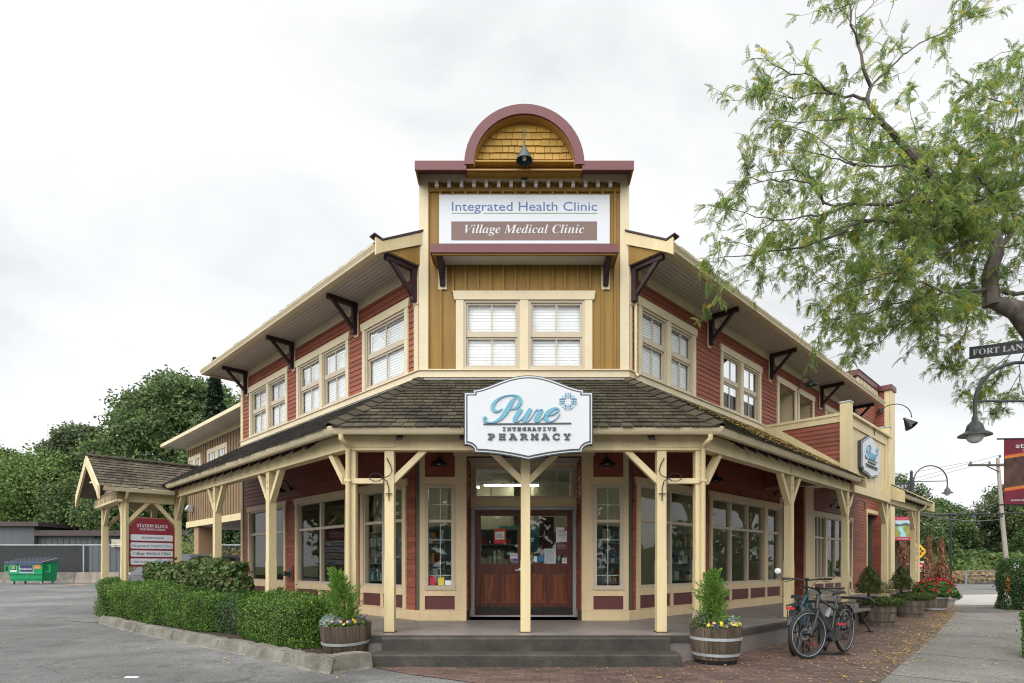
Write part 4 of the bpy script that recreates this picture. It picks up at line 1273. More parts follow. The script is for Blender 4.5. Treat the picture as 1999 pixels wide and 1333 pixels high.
mb = MB(RF); mb.box(16.17, 16.2 - .001, -.44, -.25, .4, 7.77); mb.box(16.17, 16.75, -.46, -.412, .4, 7.77); part(mb, 'corner_board', CREAM)
mb = MB(RF); mb.box(13.35, 16.17, -.04, -.025, 5.45, 5.6); mb.box(16.14, 16.17, -.25, -.04, 5.45, 5.6); part(mb, 'band_board', CREAM2)
mb = MB(RF); mb.lathe([(0, 0), (.09, 0), (.09, .12), (.05, .16), (0, .16)], 12, (16.02, -.15)); mb.v = [(v[0], v[1], v[2] + 6.95) for v in mb.v]; part(mb, 'security_camera', BLACK, True)

# ---- balcony bay carrying the side sign
BE = 1.92; BT0, BT1 = 5.86, 9.36
mb = MB(RF)
mb.box(BT0 + .02, BT0 + .14, -BE + .1, -.03, 3.2, 4.68)
part(mb, 'balcony_wall', mat('bay_core', (.3, .2, .12), .7))
sm = MB(RF @ Matrix.Translation((BT0 + .02, 0, 0)) @ Matrix.Rotation(R(-90), 4, 'Z'))
siding(sm, -.0, BE - .05, 3.25, 4.62, .1015, [], 0.0)
part(sm, 'balcony_siding', REDW)
mb = MB(RF)
mb.box(BT0 - .03, BT0 + .18, -BE - .0, -.03, 4.72, 4.78); mb.box(BT0 - .012, BT0 + .02, -BE + .1, -.05, 4.58, 4.72)
mb.prism([(-BE + .09, 3.40), (-BE + .09, 3.58), (-.25, 4.72), (-.05, 4.72), (-.05, 4.62)], 'x', BT0 - .016, BT0 + .019)
part(mb, 'balcony_rail', CREAM)
mb = MB(RF)
mb.box(BT0 - .05, BT0 + .16, -BE - .04, -BE + .17, 3.2, 4.99); p = part(mb, 'balcony_post', CREAM)
mb = MB(RF); mb.box(BT0 - .065, BT0 + .175, -BE - .055, -BE + .185, 4.99, 5.02); mb.build('post_cap', GALV, p)
mb = MB(RF)
mb.box(BT1 - .16, BT1 + .05, -BE - .04, -BE + .17, 3.2, 4.99); p = part(mb, 'balcony_post', CREAM)
mb = MB(RF); mb.box(BT1 - .175, BT1 + .065, -BE - .055, -BE + .185, 4.99, 5.02); mb.build('post_cap', GALV, p)
mb = MB(RF)
mb.box(BT0 + .16, BT1 - .16, -BE + .04, -BE + .12, 3.2, 4.72)
part(mb, 'sign_panel', CREAM)
mb = MB(RF)
mb.box(BT0 + .14, BT1 + .1, -BE - .06, -BE + .17, 4.72, 4.78); mb.box(BT0 + .16, BT1 - .16, -BE + .005, -BE + .039, 4.5, 4.72)
mb.box(BT0 + .16, BT0 + .30, -BE + .01, -BE + .039, 3.2, 4.5); mb.box(BT1 - .30, BT1 - .16, -BE + .01, -BE + .039, 3.2, 4.5)
mb.box(BT0 + .16, BT1 - .16, -BE - .07, -BE + .0, 2.98, 3.2)
part(mb, 'panel_trim', CREAM)
mb = MB(RF); mb.box(5.95, 9.3, -1.75, -.03, 3.54, 3.58); part(mb, 'balcony_soffit', mat('pale_soffit2', (.62, .6, .56), .6, .03, 2))
mb = MB(RF); mb.box(5.95, 9.3, -1.75, -.03, 4.2, 4.3); part(mb, 'balcony_floor', DGREY)
# end board of the left porch roof against the bay, then the short roof beyond
mb = MB(RF); mb.prism([(-GO - .06, 3.03), (-GO - .06, 3.28), (-BE + .05, 3.42), (-BE + .05, 3.2)], 'x', 5.985, 6.03); part(mb, 'rake_board', CREAM)
t0, t1 = 9.46, 13.3
deck = MB(); roof_slab(deck, RF, [(t0, -GO, RZ0), (t1, -GO, RZ0), (t1, 0, RZ1), (t0, 0, RZ1)]); part(deck, 'porch_roof_deck', mat('deck_boards', (.16, .13, .10), .8, .15, 3))
shingles(RF, lambda s: t0, lambda s: t1, -GO - .02, RZ0 + .004, 0, RZ1 + .004, seed=15)
mb = MB(); mb.sweep([pr(t0, GO), pr(t1, GO)], gprof); part(mb, 'porch_gutter', CREAM2, True)
for t in (t0, t1):
    mb = MB(RF); mb.prism([(-GO - .08, 2.98), (-GO - .08, 3.28), (0, 4.65), (0, 4.45), (-GO + .25, 3.1)], 'x', t - .02, t + .02); part(mb, 'rake_board', CREAM)
for i in range(9): rafter(RF, t0 + .2 + i * .43)
mb = MB(RF); mb.tube([(12.72, -GO + .03, 3.16), (12.72, -2.1, 3.06), (12.72, -1.95, 2.98), (12.72, -1.95, .5)], .036, 8); part(mb, 'downspout', CREAM, True)

# ---- entrance portico on the left wing
PE, PTA, PTB = 2.954, 7.611, 9.8
for t in (PTA, PTB):
    p = pl(t, PE); post(p[0], p[1], R(-45), z1=2.82)
p = pl(PTB, CE); post(p[0], p[1], R(-45), z1=2.82)
mb = MB(LF)
mb.box(-PTA - .07, -PTA + .07, -PE - .07, -CE - .088, 2.81, 3.03); mb.box(-PTB - .07, -PTB + .07, -PE - .07, -CE + .07, 2.81, 3.03); mb.box(-PTB + .07, -PTA - .07, -PE - .07, -PE + .07, 2.81, 3.0)
part(mb, 'portico_beam', CREAM)
MPX = LF @ Matrix.Translation((-PTA, 0, 0)) @ Matrix.Rotation(R(90), 4, 'Z')
mb = MB(LF)
def brace_y(mb, x, ya, sgn, zt=2.81):
    mb.prism([(ya + sgn * .07, zt - .52), (ya + sgn * .07, zt - .40), (ya + sgn * .42, zt), (ya + sgn * .53, zt)], 'x', x - .04, x + .04)
for x in (-PTA, -PTB):
    m2 = MB(LF); brace_y(m2, x, -PE, 1); part(m2, 'brace', CREAM)
    m2 = MB(LF); brace_y(m2, x, -CE, -1); part(m2, 'brace', CREAM)
brace(LF, -PTB, -PE, 1, 2.33, .42, .08, 2.81); brace(LF, -PTA, -PE, -1, 2.33, .42, .08, 2.81)
TC = (PTA + PTB) / 2
RIDZ, EVZ, EVH = 3.95, 3.10, 1.42
PR0, PR1 = 3.5, .85      # e of the gable end and of the buried end
for sg in (-1, 1):
    # slope frame: y up the slope towards the ridge
    if sg > 0: M = LF @ Matrix.Translation((-TC, 0, 0)) @ Matrix.Rotation(R(90), 4, 'Z')      # local x = along +y(inward), local y = -x
    else: M = LF @ Matrix.Translation((-TC, 0, 0)) @ Matrix.Rotation(R(-90), 4, 'Z')
    deck = MB()
    if sg > 0:
        f0, f1 = (lambda s: -PR0), (lambda s: -2.15 + s * 1.25)
        roof_slab(deck, M, [(-PR0, -EVH, EVZ), (-2.15, -EVH, EVZ), (-.9, 0, RIDZ), (-PR0, 0, RIDZ)])
    else:
        f0, f1 = (lambda s: 1.9 - s * 1.0), (lambda s: PR0)
        roof_slab(deck, M, [(1.9, -EVH, EVZ), (PR0, -EVH, EVZ), (PR0, 0, RIDZ), (.9, 0, RIDZ)])
    part(deck, 'portico_roof_deck', mat('deck_boards', (.16, .13, .10), .8, .15, 3))
    shingles(M, f0, f1, -EVH - .02, EVZ + .004, 0, RIDZ + .004, row=.15, seed=30 + sg, name='portico_roof', mats=SHINGP)
    if sg > 0:
        mb = MB(M)
        z0 = EVZ - .09
        mb.prism([(-EVH + .06, z0), (-EVH - .02, z0), (-EVH - .055, z0 + .08), (-EVH - .055, z0 + .1), (-EVH + .06, z0 + .09)], 'x', -PR0 + .08, -2.0)
        part(mb, 'portico_gutter', CREAM2)
        mb = MB(M); mb.tube([(-2.95, -EVH, 3.02), (-2.95, -EVH + .1, 2.9), (-2.95, -1.16, 2.8), (-2.95, -1.18, .5)], .036, 8); part(mb, 'downspout', CREAM, True)
hipcaps((*pl(TC, PR0 + .02), RIDZ + .012), (*pl(TC, .95), RIDZ + .012), 15, w=.12, name='ridge_cap')
mb = MB(LF)
for sg in (-1, 1):
    mb.prism([(-TC + sg * (EVH + .03), EVZ - .3), (-TC + sg * (EVH + .03), EVZ + .0), (-TC, RIDZ), (-TC, RIDZ - .24), (-TC + sg * (EVH - .16), EVZ - .13)], 'y', -PR0 - .03, -PR0 + .015)
part(mb, 'barge_board', CREAM)
mb = MB(LF); mb.prism([(-TC - EVH + .1, EVZ - .05), (-TC + EVH - .1, EVZ - .05), (-TC, RIDZ - .1)], 'y', -PE - .02, -PE + .04); part(mb, 'gable_wall', mat('pale_soffit', (.6, .56, .5), .6, .05, 2))
TANW = mat('tan_batten_wall', (.205, .135, .068), .6, .1, 2, .15, 40)
mb = MB(LF); mb.box(-TC - 1.28, -TC + 1.28, -PE - .16, -PE - .075, 2.84, 3.08)
p = part(mb, 'gable_frieze', TANW)
mb = MB(LF); mb.box(-TC - 1.3, -TC + 1.3, -PE - .2, -PE - .075, 2.79, 2.84)
x = -TC - 1.22
while x < -TC + 1.25:
    mb.box(x - .03, x + .03, -PE - .2, -PE - .16, 2.842, 2.98); x += .16
part(mb, 'frieze_dentils', CREAM)

# ---- rooms behind the glass
mb = MB()
inner = [pl(TL - .15, -.15), pl(0, -.15), pr(0, -.15), pr(16.1, -.15), pr(16.1, -5), pr(0, -5), pl(0, -5.0), pl(TL - .15, -5)]
hx = [pl(TL - .15, -.15), (XA - HW + .06, DW + .16), (XA - FX0 - .13, DW + .16), (XA - FX0 - .13, DW + .82), (XA + FX0 + .13, DW + .82), (XA + FX0 + .13, DW + .16), (XA + HW - .06, DW + .16), pr(16.1, -.15), pr(16.1, -8), (XA, DW + 9.0), pl(TL - .15, -8)]
mb.prism(hx, 'z', PORCH_Z - .02, PORCH_Z + .004); part(mb, 'shop_floor', INFLOOR)
mb = MB(); mb.prism(hx, 'z', 3.56, 3.6); part(mb, 'shop_ceiling', INCEIL)
mb = MB(LF); mb.box(-TL + .15, -2.0, 4.2, 4.3, .35, 3.56); part(mb, 'shop_wall', INWALL)
mb = MB(RF); mb.box(2.0, 16.1, 4.2, 4.3, .35, 3.56); mb.box(ALC[0] - .3, ALC[0] - .13, 1.7, 4.2, .35, 3.56); part(mb, 'shop_wall', INWALL)
mb = MB(FR); mb.box(-4.2, 4.2, 6.2, 6.3, .35, 3.56); part(mb, 'shop_wall', INWALL)
mb = MB(FR); mb.box(-.55, .45, 3.4, 3.46, 1.35, 2.25); part(mb, 'teal_panel', mat('teal_panel', (.06, .2, .19), .6, .05, 2))
lettering('panel_lettering', f_script('Pure'), FR, -.35, .25, 1.75, .2, mat('gold_letter', (.5, .4, .15), .5), B, .004, 0, 3.38)
mb = MB(FR); mb.box(.33, .62, 1.5, 1.53, 1.45, 2.3); part(mb, 'maroon_banner', mat('maroon_print', (.11, .028, .03), .6))
# upper rooms: a floor slab and dark inner walls
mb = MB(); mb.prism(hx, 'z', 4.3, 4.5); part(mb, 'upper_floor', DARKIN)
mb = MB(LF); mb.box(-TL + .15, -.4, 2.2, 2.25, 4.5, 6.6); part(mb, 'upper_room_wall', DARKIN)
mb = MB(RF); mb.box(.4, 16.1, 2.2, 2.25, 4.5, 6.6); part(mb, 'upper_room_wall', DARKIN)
# ------------------------------------------------------------------ signs
SWHITE = mat('sign_white', (.54, .555, .57), .45, .03, 1.5)
SLATE = mat('sign_slate', (.05, .06, .066), .5, .1, 5)
SBLUE = mat('sign_blue', (.115, .315, .42), .5, .06, 4)
SBLUE2 = mat('sign_pale_blue', (.42, .62, .70), .5, .06, 4)

def inset(pts, d):
    """offset a closed polygon inwards (ccw order)"""
    n = len(pts); out = []
    for i in range(n):
        p0, p1, p2 = Vector(pts[i - 1]), Vector(pts[i]), Vector(pts[(i + 1) % n])
        a = (p1 - p0).normalized(); b = (p2 - p1).normalized()
        na, nb = Vector((-a.y, a.x)), Vector((-b.y, b.x))
        m_ = na + nb
        m_ = m_ * (2 / max(m_.length_squared, .6))
        out.append(tuple(p1 + m_ * d))
    return out

def shield():
    """half outline of the sign in picture units, right half from bottom tip upwards; then mirrored"""
    h = [(0, -1255)]
    for t in range(1, 7): x = 740 * t / 6; h.append((x, -1255 + 100 * (1 - (1 - t / 6) ** 1.7)))
    h.append((742, -1132))
    for k in range(1, 7):
        a = R(90 * k / 6); h.append((742 + 122 * (1 - math.cos(a)) , -1132 + 82 * math.sin(a)))
    h += [(884, -1050), (884, -330), (760, -330), (760, -293)]
    for t in range(1, 13):
        s_ = t / 12; x = 760 * (1 - s_)
        z = -293 + 198 * (0.5 - 0.5 * math.cos(math.pi * s_ ** .85))
        h.append((x, z))
    left = [(-x, z) for x, z in h[1:-1]][::-1]
    return h + left

def stroke(mb, pts, y0, y1, sub=5):
    """ribbon of varying width through (x,z,w), as a solid between y0 and y1"""
    P = [Vector((p[0], p[1])) for p in pts]; W = [p[2] for p in pts]
    Q = []; V = []
    n = len(P)
    for i in range(n - 1):
        p0, p1, p2, p3 = P[max(i - 1, 0)], P[i], P[i + 1], P[min(i + 2, n - 1)]
        for k in range(sub):
            t = k / sub
            q = 0.5 * ((2 * p1) + (p2 - p0) * t + (2 * p0 - 5 * p1 + 4 * p2 - p3) * t * t + (3 * p1 - p0 - 3 * p2 + p3) * t ** 3)
            Q.append(q); V.append(W[i] * (1 - t) + W[i + 1] * t)
    Q.append(P[-1]); V.append(W[-1])
    L = []; Rr = []
    for i, q in enumerate(Q):
        d = (Q[min(i + 1, len(Q) - 1)] - Q[max(i - 1, 0)]).normalized(); nn = Vector((-d.y, d.x)) * V[i] / 2
        L.append(q + nn); Rr.append(q - nn)
    vs = []; fs = []; m_ = len(Q)
    for y in (y0, y1):
        for i in range(m_): vs += [(L[i].x, y, L[i].y), (Rr[i].x, y, Rr[i].y)]
    o = 2 * m_
    for i in range(m_ - 1):
        a = 2 * i
        fs += [(a, a + 1, a + 3, a + 2), (o + a, o + a + 2, o + a + 3, o + a + 1), (a, a + 2, o + a + 2, o + a), (a + 1, o + a + 1, o + a + 3, a + 3)]
    fs += [(0, o, o + 1, 1), (o - 2, o - 1, 2 * o - 1, 2 * o - 2)]
    mb.add(vs, fs)

PUREPTS = [
    [(800, 415, 10), (770, 430, 32), (740, 470, 56), (700, 540, 66), (650, 620, 62), (590, 690, 46), (520, 735, 28), (450, 750, 20), (390, 738, 22), (357, 708, 28), (366, 682, 28), (390, 686, 24), (392, 706, 14)],
    [(725, 567, 10), (775, 560, 24), (830, 520, 46), (858, 460, 52), (845, 412, 42), (800, 383, 28), (720, 375, 12), (630, 392, 16), (550, 432, 30), (495, 490, 46), (480, 550, 52), (510, 592, 40), (560, 592, 24), (612, 560, 10)],
    [(868, 562, 54), (830, 622, 60), (790, 685, 58), (778, 720, 44), (800, 740, 22), (840, 728, 12), (905, 680, 8)],
    [(1000, 562, 54), (958, 630, 60), (920, 690, 58), (908, 722, 44), (935, 740, 22), (980, 712, 12), (1040, 630, 8), (1075, 575, 12)],
    [(1090, 562, 16), (1096, 590, 12), (1140, 578, 22), (1152, 585, 34), (1112, 640, 58), (1078, 690, 58), (1068, 722, 42), (1102, 738, 20), (1150, 700, 10), (1205, 650, 8)],
    [(1240, 650, 10), (1290, 645, 16), (1350, 612, 24), (1382, 575, 28), (1355, 556, 22), (1305, 568, 40), (1240, 612, 60), (1207, 670, 62), (1218, 722, 42), (1265, 740, 20), (1330, 712, 12), (1380, 662, 9), (1402, 622, 5)],
]
def pure_sign(name, label, M, scale, cx0, top, simple=False):
    """M: frame whose x runs along the sign face, y inwards, origin at sign centre line; units: picture units * scale"""
    t = thing(name, label, 'sign', tuple(M @ Vector((0, 0, top - 1255 * scale))))
    out = [(x * scale, top + (z + 93) * scale) for x, z in shield()]
    def plate(nm, pts, y0, y1, m):
        mb = MB(M); mb.prism(pts, 'y', y0, y1); return mb.build(nm, m, t)
    plate('board', out, -.03, .05, SLATE)
    plate('white_rim', inset(out, 14 * scale), -.036, -.0305, SWHITE)
    plate('dark_rim', inset(out, 30 * scale), -.042, -.0365, SLATE)
    plate('face', inset(out, 50 * scale), -.048, -.0425, SWHITE)
    def T(p): return [((q[0] - cx0) * scale, top - (q[1] - 93) * scale, q[2] * scale) for q in p]
    mb = MB(M)
    for p in PUREPTS: stroke(mb, T(p), -.066, -.049)
    mb.build('script_lettering', SBLUE, t)
    mb = MB(M); stroke(mb, T([(352, 772, 20), (950, 767, 20), (1556, 760, 20)]), -.058, -.049); mb.build('underline', SLATE, t)
    X = lambda q: (q - cx0) * scale
    Zz = lambda q: top - (q - 93) * scale
    lettering('lettering', f_slab('INTEGRATIVE'), M, X(615), X(1350), Zz(862), 55 * scale, SLATE, t, .012, .028, -.054, 1.25)
    lettering('lettering', f_slab('PHARMACY'), M, X(412), X(1550), Zz(985), 98 * scale, SLATE, t, .014, .025, -.056, 1.45)
    # snowflake emblem
    mb = MB(M); mc = MB(M)
    c = (1512, 458)
    for k in range(4):
        a = R(90 * k); d = Vector((math.cos(a), math.sin(a))); s_ = Vector((-d.y, d.x))
        for off in (-32, 0, 32):
            p = Vector(c) + s_ * off
            stroke(mb, T([(p.x + d.x * 42, p.y + d.y * 42, 13), (p.x + d.x * 118, p.y + d.y * 118, 13)]), -.06, -.049, 1)
        a += R(45); d = Vector((math.cos(a), math.sin(a))); s_ = Vector((-d.y, d.x))
        for off in (-28, 0, 28):
            p = Vector(c) + s_ * off
            stroke(mc, T([(p.x + d.x * 62, p.y + d.y * 62, 12), (p.x + d.x * (116 - abs(off) * .3), p.y + d.y * (116 - abs(off) * .3), 12)]), -.06, -.049, 1)
    mb.build('emblem', mat('emblem_blue', (.16, .30, .46), .5), t); mc.build('emblem_rays', SBLUE2, t)
    return t
MS = frame(XA + .035, DW - 2.31, 1, 0)
pure_sign('pharmacy_sign', 'large white shield sign with blue script and dark rim hung over the porch gutter', MS, 1.77 / 1768, 970, 3.93)
# signed bay on the right wing
MS2 = frame(*pr(7.45, 1.93), S2, S2)
ps = pure_sign('pharmacy_sign', 'smaller white shield sign fixed to the cream balcony front of the right wing', MS2, 1.55 / 1768, 970, 4.46)

# clinic sign on the tower
t = thing('clinic_sign', 'white rectangular clinic sign with brown strip on the gold tower', 'sign', (XA, DW - .04, 6.9))
mb = MB(FR); mb.box(-1.50, 1.51, -.055, -.024, 6.93, 7.86); mb.build('board', mat('sign_board_white', (.54, .56, .585), .4, .02, 1), t)
mb = MB(FR); mb.box(-1.285, 1.285, -.060, -.0555, 7.055, 7.385); mb.build('brown_strip', mat('sign_brown', (.155, .095, .078), .5, .04, 2), t)
lettering('lettering', 'Integrated Health Clinic', FR, -1.275, 1.285, 7.575, .158, mat('sign_navy', (.07, .125, .30), .5, .05, 3), t, .002, 0.0, -.058)
mb = MB(FR); mb.box(-1.275, -.84, -.059, -.0555, 7.525, 7.537); mb.box(-.72, 1.285, -.059, -.0555, 7.525, 7.537); mb.build('underline', mat('sign_green', (.15, .36, .18), .5, .2, 1), t)
lettering('lettering', f_ital('Village Medical Clinic'), FR, -1.05, 1.06, 7.175, .155, SWHITE, t, .002, -.006, -.0625)
# directory sign in the portico
MD = LF @ Matrix.Translation((-PTA, -(PE + CE) / 2, 0)) @ Matrix.Rotation(R(90), 4, 'Z')
# local x runs inward (rightwards in view), y towards -t
t = thing('directory_sign', 'maroon directory sign with four white name strips hung in the portico', 'sign', tuple(MD @ Vector((0, 0, 1.27))))
SM = mat('sign_maroon', (.20, .018, .03), .45, .08, 2)
w_ = .485
oct_ = [(-w_, 1.28), (w_, 1.28), (w_, 2.24), (w_ * .67, 2.46), (-w_ * .67, 2.46), (-w_, 2.24)]
mb = MB(MD); mb.prism(oct_, 'y', -.02, .03); mb.build('frame', mat('sign_gilt', (.30, .18, .07), .5, .1, 4), t)
mb = MB(MD); mb.prism(inset(oct_, .018), 'y', -.026, -.0205); mb.build('board', SM, t)
def strip_(z0, z1):
    mb = MB(MD); c = .018; a, b = -w_ + .045, w_ - .045
    mb.prism([(a + c, z0), (b - c, z0), (b, z0 + c), (b, z1 - c), (b - c, z1), (a + c, z1), (a, z1 - c), (a, z0 + c)], 'y', -.034, -.0265)
    return mb.build('name_strip', SWHITE, t)
for z0 in (1.905, 1.715, 1.525, 1.335): strip_(z0, z0 + .145)
DNAVY = mat('sign_ink', (.05, .05, .07), .5)
lettering('lettering', f_serif('STATION BLOCK'), MD, -.31, .34, 2.225, .078, SWHITE, t, .002, 0, -.028)
lettering('lettering', '23242 MAVIS AVENUE', MD, -.26, .28, 2.155, .048, SWHITE, t, .002, .006, -.028)
lettering('lettering', f_serif('SECOND FLOOR'), MD, -.22, .24, 1.955, .047, DNAVY, t, .002, 0, -.036)
lettering('lettering', 'Integrated Health Clinic', MD, -.415, .425, 1.758, .062, mat('sign_navy', (.07, .125, .30), .5), t, .002, 0, -.036)
lettering('lettering', f_ital('Village Medical Clinic'), MD, -.39, .40, 1.572, .066, DNAVY, t, .002, -.008, -.036)
lettering('lettering', f_serif('FIRST FLOOR'), MD, -.385, -.06, 1.385, .04, DNAVY, t, .002, 0, -.036)
mb = MB(MD)
sc_ = .30 / 1060
for p in PUREPTS: stroke(mb, [(.05 + (q[0] - 345) * sc_, 1.462 - (q[1] - 370) * sc_, max(q[2], 14) * sc_) for q in p], -.040, -.035, 3)
for k in range(8):
    a = R(45 * k); stroke(mb, [(.385 + math.cos(a) * .01, 1.44 + math.sin(a) * .01, .006), (.385 + math.cos(a) * .03, 1.44 + math.sin(a) * .03, .006)], -.04, -.035, 1)
mb.build('script_lettering', mat('teal_ink', (.10, .36, .40), .5), t)

# ------------------------------------------------------------------ lamps
def gooseneck(name, label, M, z, out, drop, shade_r, plate=.06, m=BLACK, tilt=0.0, rise=.35, group=None, cone=True, y0=0.0):
    """wall lamp: plate at (0,y0,z), arm up and out, shade hanging at distance out"""
    t = thing(name, label, 'wall lamp', tuple(M @ Vector((0, y0, z))), group=group)
    mb = MB(M @ Matrix.Translation((0, y0, z)) @ Matrix.Rotation(R(90), 4, 'X')); mb.lathe([(0, 0), (plate, 0), (plate, .018), (plate * .6, .03), (0, .03)], 14); mb.build('wall_plate', m, t, True)
    mb = MB(M)
    path = [(0, y0 - .02, z), (0, y0 - .06, z + .02)]
    for k in range(0, 11):
        a = R(180 * k / 10); rr = (out - .06) / 2
        path.append((0, y0 - .06 - rr + rr * math.cos(a), z + rise + rr * math.sin(a) * 1.0))
    path.append((0, y0 - out, z + drop + shade_r * (1.6 if cone else .75)))
    mb.tube(path, .011, 8); mb.build('arm', m, t, True)
    zt = z + drop
    mb = MB(M @ Matrix.Translation((0, y0 - out, zt)) @ Matrix.Rotation(tilt, 4, 'X'))
    if cone: mb.lathe([(.018, shade_r * 1.9), (.03, shade_r * 1.85), (.032, shade_r * 1.62), (shade_r * .24, shade_r * 1.55), (shade_r * .98, .02), (shade_r, 0), (shade_r * .96, .0), (shade_r * .22, shade_r * 1.5), (0, shade_r * 1.5)], 24)
    else: mb.lathe([(.018, shade_r * .95), (.028, shade_r * .9), (.03, shade_r * .72), (shade_r * .28, shade_r * .66), (shade_r * .96, .03), (shade_r, 0), (shade_r * .95, .0), (shade_r * .26, shade_r * .6), (0, shade_r * .6)], 22)
    mb.build('lamp_shade', m, t, True)
    mb = MB(M @ Matrix.Translation((0, y0 - out, zt)) @ Matrix.Rotation(tilt, 4, 'X')); mb.lathe([(0, .015), (.03, .02), (.04, .06), (.025, .11), (0, .11)], 10); mb.build('bulb', mat('frosted_bulb', (.7, .68, .6), .4), t, True)
    return t
gooseneck('wall_lamp', 'dark green gooseneck lamp over the clinic sign on the tower', frame(XA, DW, 1, 0), 8.17, .46, -.03, .14, .065, mat('dark_green_enamel', (.03, .05, .045), .4), rise=.44, y0=-.05)
gooseneck('wall_lamp', 'black gooseneck lamp reaching out over the balcony sign', frame(*pr(7.95, 1.86), S2, S2), 4.56, .85, .10, .15, .06, BLACK, tilt=R(-35), rise=.32, y0=0.0)
def barn(label, M, x, z, group='black barn lamps under the porch roof'):
    return gooseneck('porch_lamp', label, M @ Matrix.Translation((x, 0, 0)), z + .1, .27, -.1, .15, .055, BLACK, rise=.08, group=group, y0=-.03, cone=False)
barn('black barn lamp above the slim window left of the entrance doors', FR, -1.47, 3.04)
barn('black barn lamp above the slim window right of the entrance doors', FR, 1.43, 3.04)
barn('black barn lamp on red siding between two left wing shop windows', LF, -5.25, 3.06)
barn('black barn lamp behind the downspout post of the right wing', RF, 2.75, 3.06)
barn('black barn lamp by the door alcove of the right wing', RF, 6.55, 3.06)
barn('black barn lamp above the farthest shop window under the balcony', RF, 10.9, 3.06)
gooseneck('wall_lamp', 'dark barn lamp beside the upper balcony doors under the eaves', RF @ Matrix.Translation((8.05, 0, 0)), 6.13, .35, .05, .18, .055, DGREY, rise=.16, y0=-.03, cone=False)
gooseneck('gable_lamp', 'grey metal lamp hanging in the portico gable', LF @ Matrix.Translation((-TC, -PE, 0)), 3.33, .30, -.03, .16, .05, GALV, rise=.12, y0=-.04, cone=False)

# thin black cables left dangling on the porch posts
def cable(label, M, pts):
    mb = MB(M); mb.tube(pts, .0075, 6); mb.bar((pts[-1][0] - .05, pts[-1][1] - .004, pts[-1][2] + .1), (pts[-1][0] + .05, pts[-1][1] - .004, pts[-1][2] + .1), .012)
    o = mb.build('loose_cable', BLACK)
    tag(o, label, 'cable', 'loose cables on the porch posts')
def curl(x, z, s):
    p = [(x - s * .03, -CE - .09, z + .62), (x + s * .02, -CE - .09, z + .52), (x + s * .05, -CE - .1, z + .43), (x + s * .02, -CE - .12, z + .36)]
    for k in range(9):
        a = R(200 + 45 * k * 1.0); p.append((x - s * (.17 + .10 * math.cos(a)), -CE - .15, z + .33 + .06 * math.sin(a)))
    p += [(x - s * .02, -CE - .12, z + .28), (x, -CE - .085, z + .18), (x, -CE - .085, z)]
    return p
cable('thin black cable curling off the porch post left of the steps', FR, curl(-1.975, 2.25, 1))
cable('thin black cable curling off the porch post right of the steps', FR, curl(1.975, 2.25, -1))
cable('thin black cable bent out from the porch post under the balcony', RF, [(RPOST[1] + .0, -CE - .08, 2.35), (RPOST[1] + .02, -CE - .1, 2.62), (RPOST[1] + .35, -CE - .2, 2.82), (RPOST[1] + .75, -CE - .2, 2.8), (RPOST[1] + .95, -CE - .15, 2.66), (RPOST[1] + .8, -CE - .15, 2.6)])

# fire hose connection on the left wing
t = thing('hose_connection', 'dark metal fire hose connection on the red siding of the left wing', 'valve', tuple(LF @ Vector((-5.27, -.02, 1.1))))
mb = MB(LF); mb.box(-5.42, -5.12, -.05, -.024, .95, 1.3); mb.build('back_board', REDW, t)
mb = MB(LF @ Matrix.Translation((-5.27, -.05, 1.12)) @ Matrix.Rotation(R(90), 4, 'X')); mb.lathe([(0, 0), (.12, 0), (.12, .015), (.05, .02), (.045, .1), (.06, .11), (.06, .15), (0, .15)], 16); mb.build('outlet', DGREY, t, True)

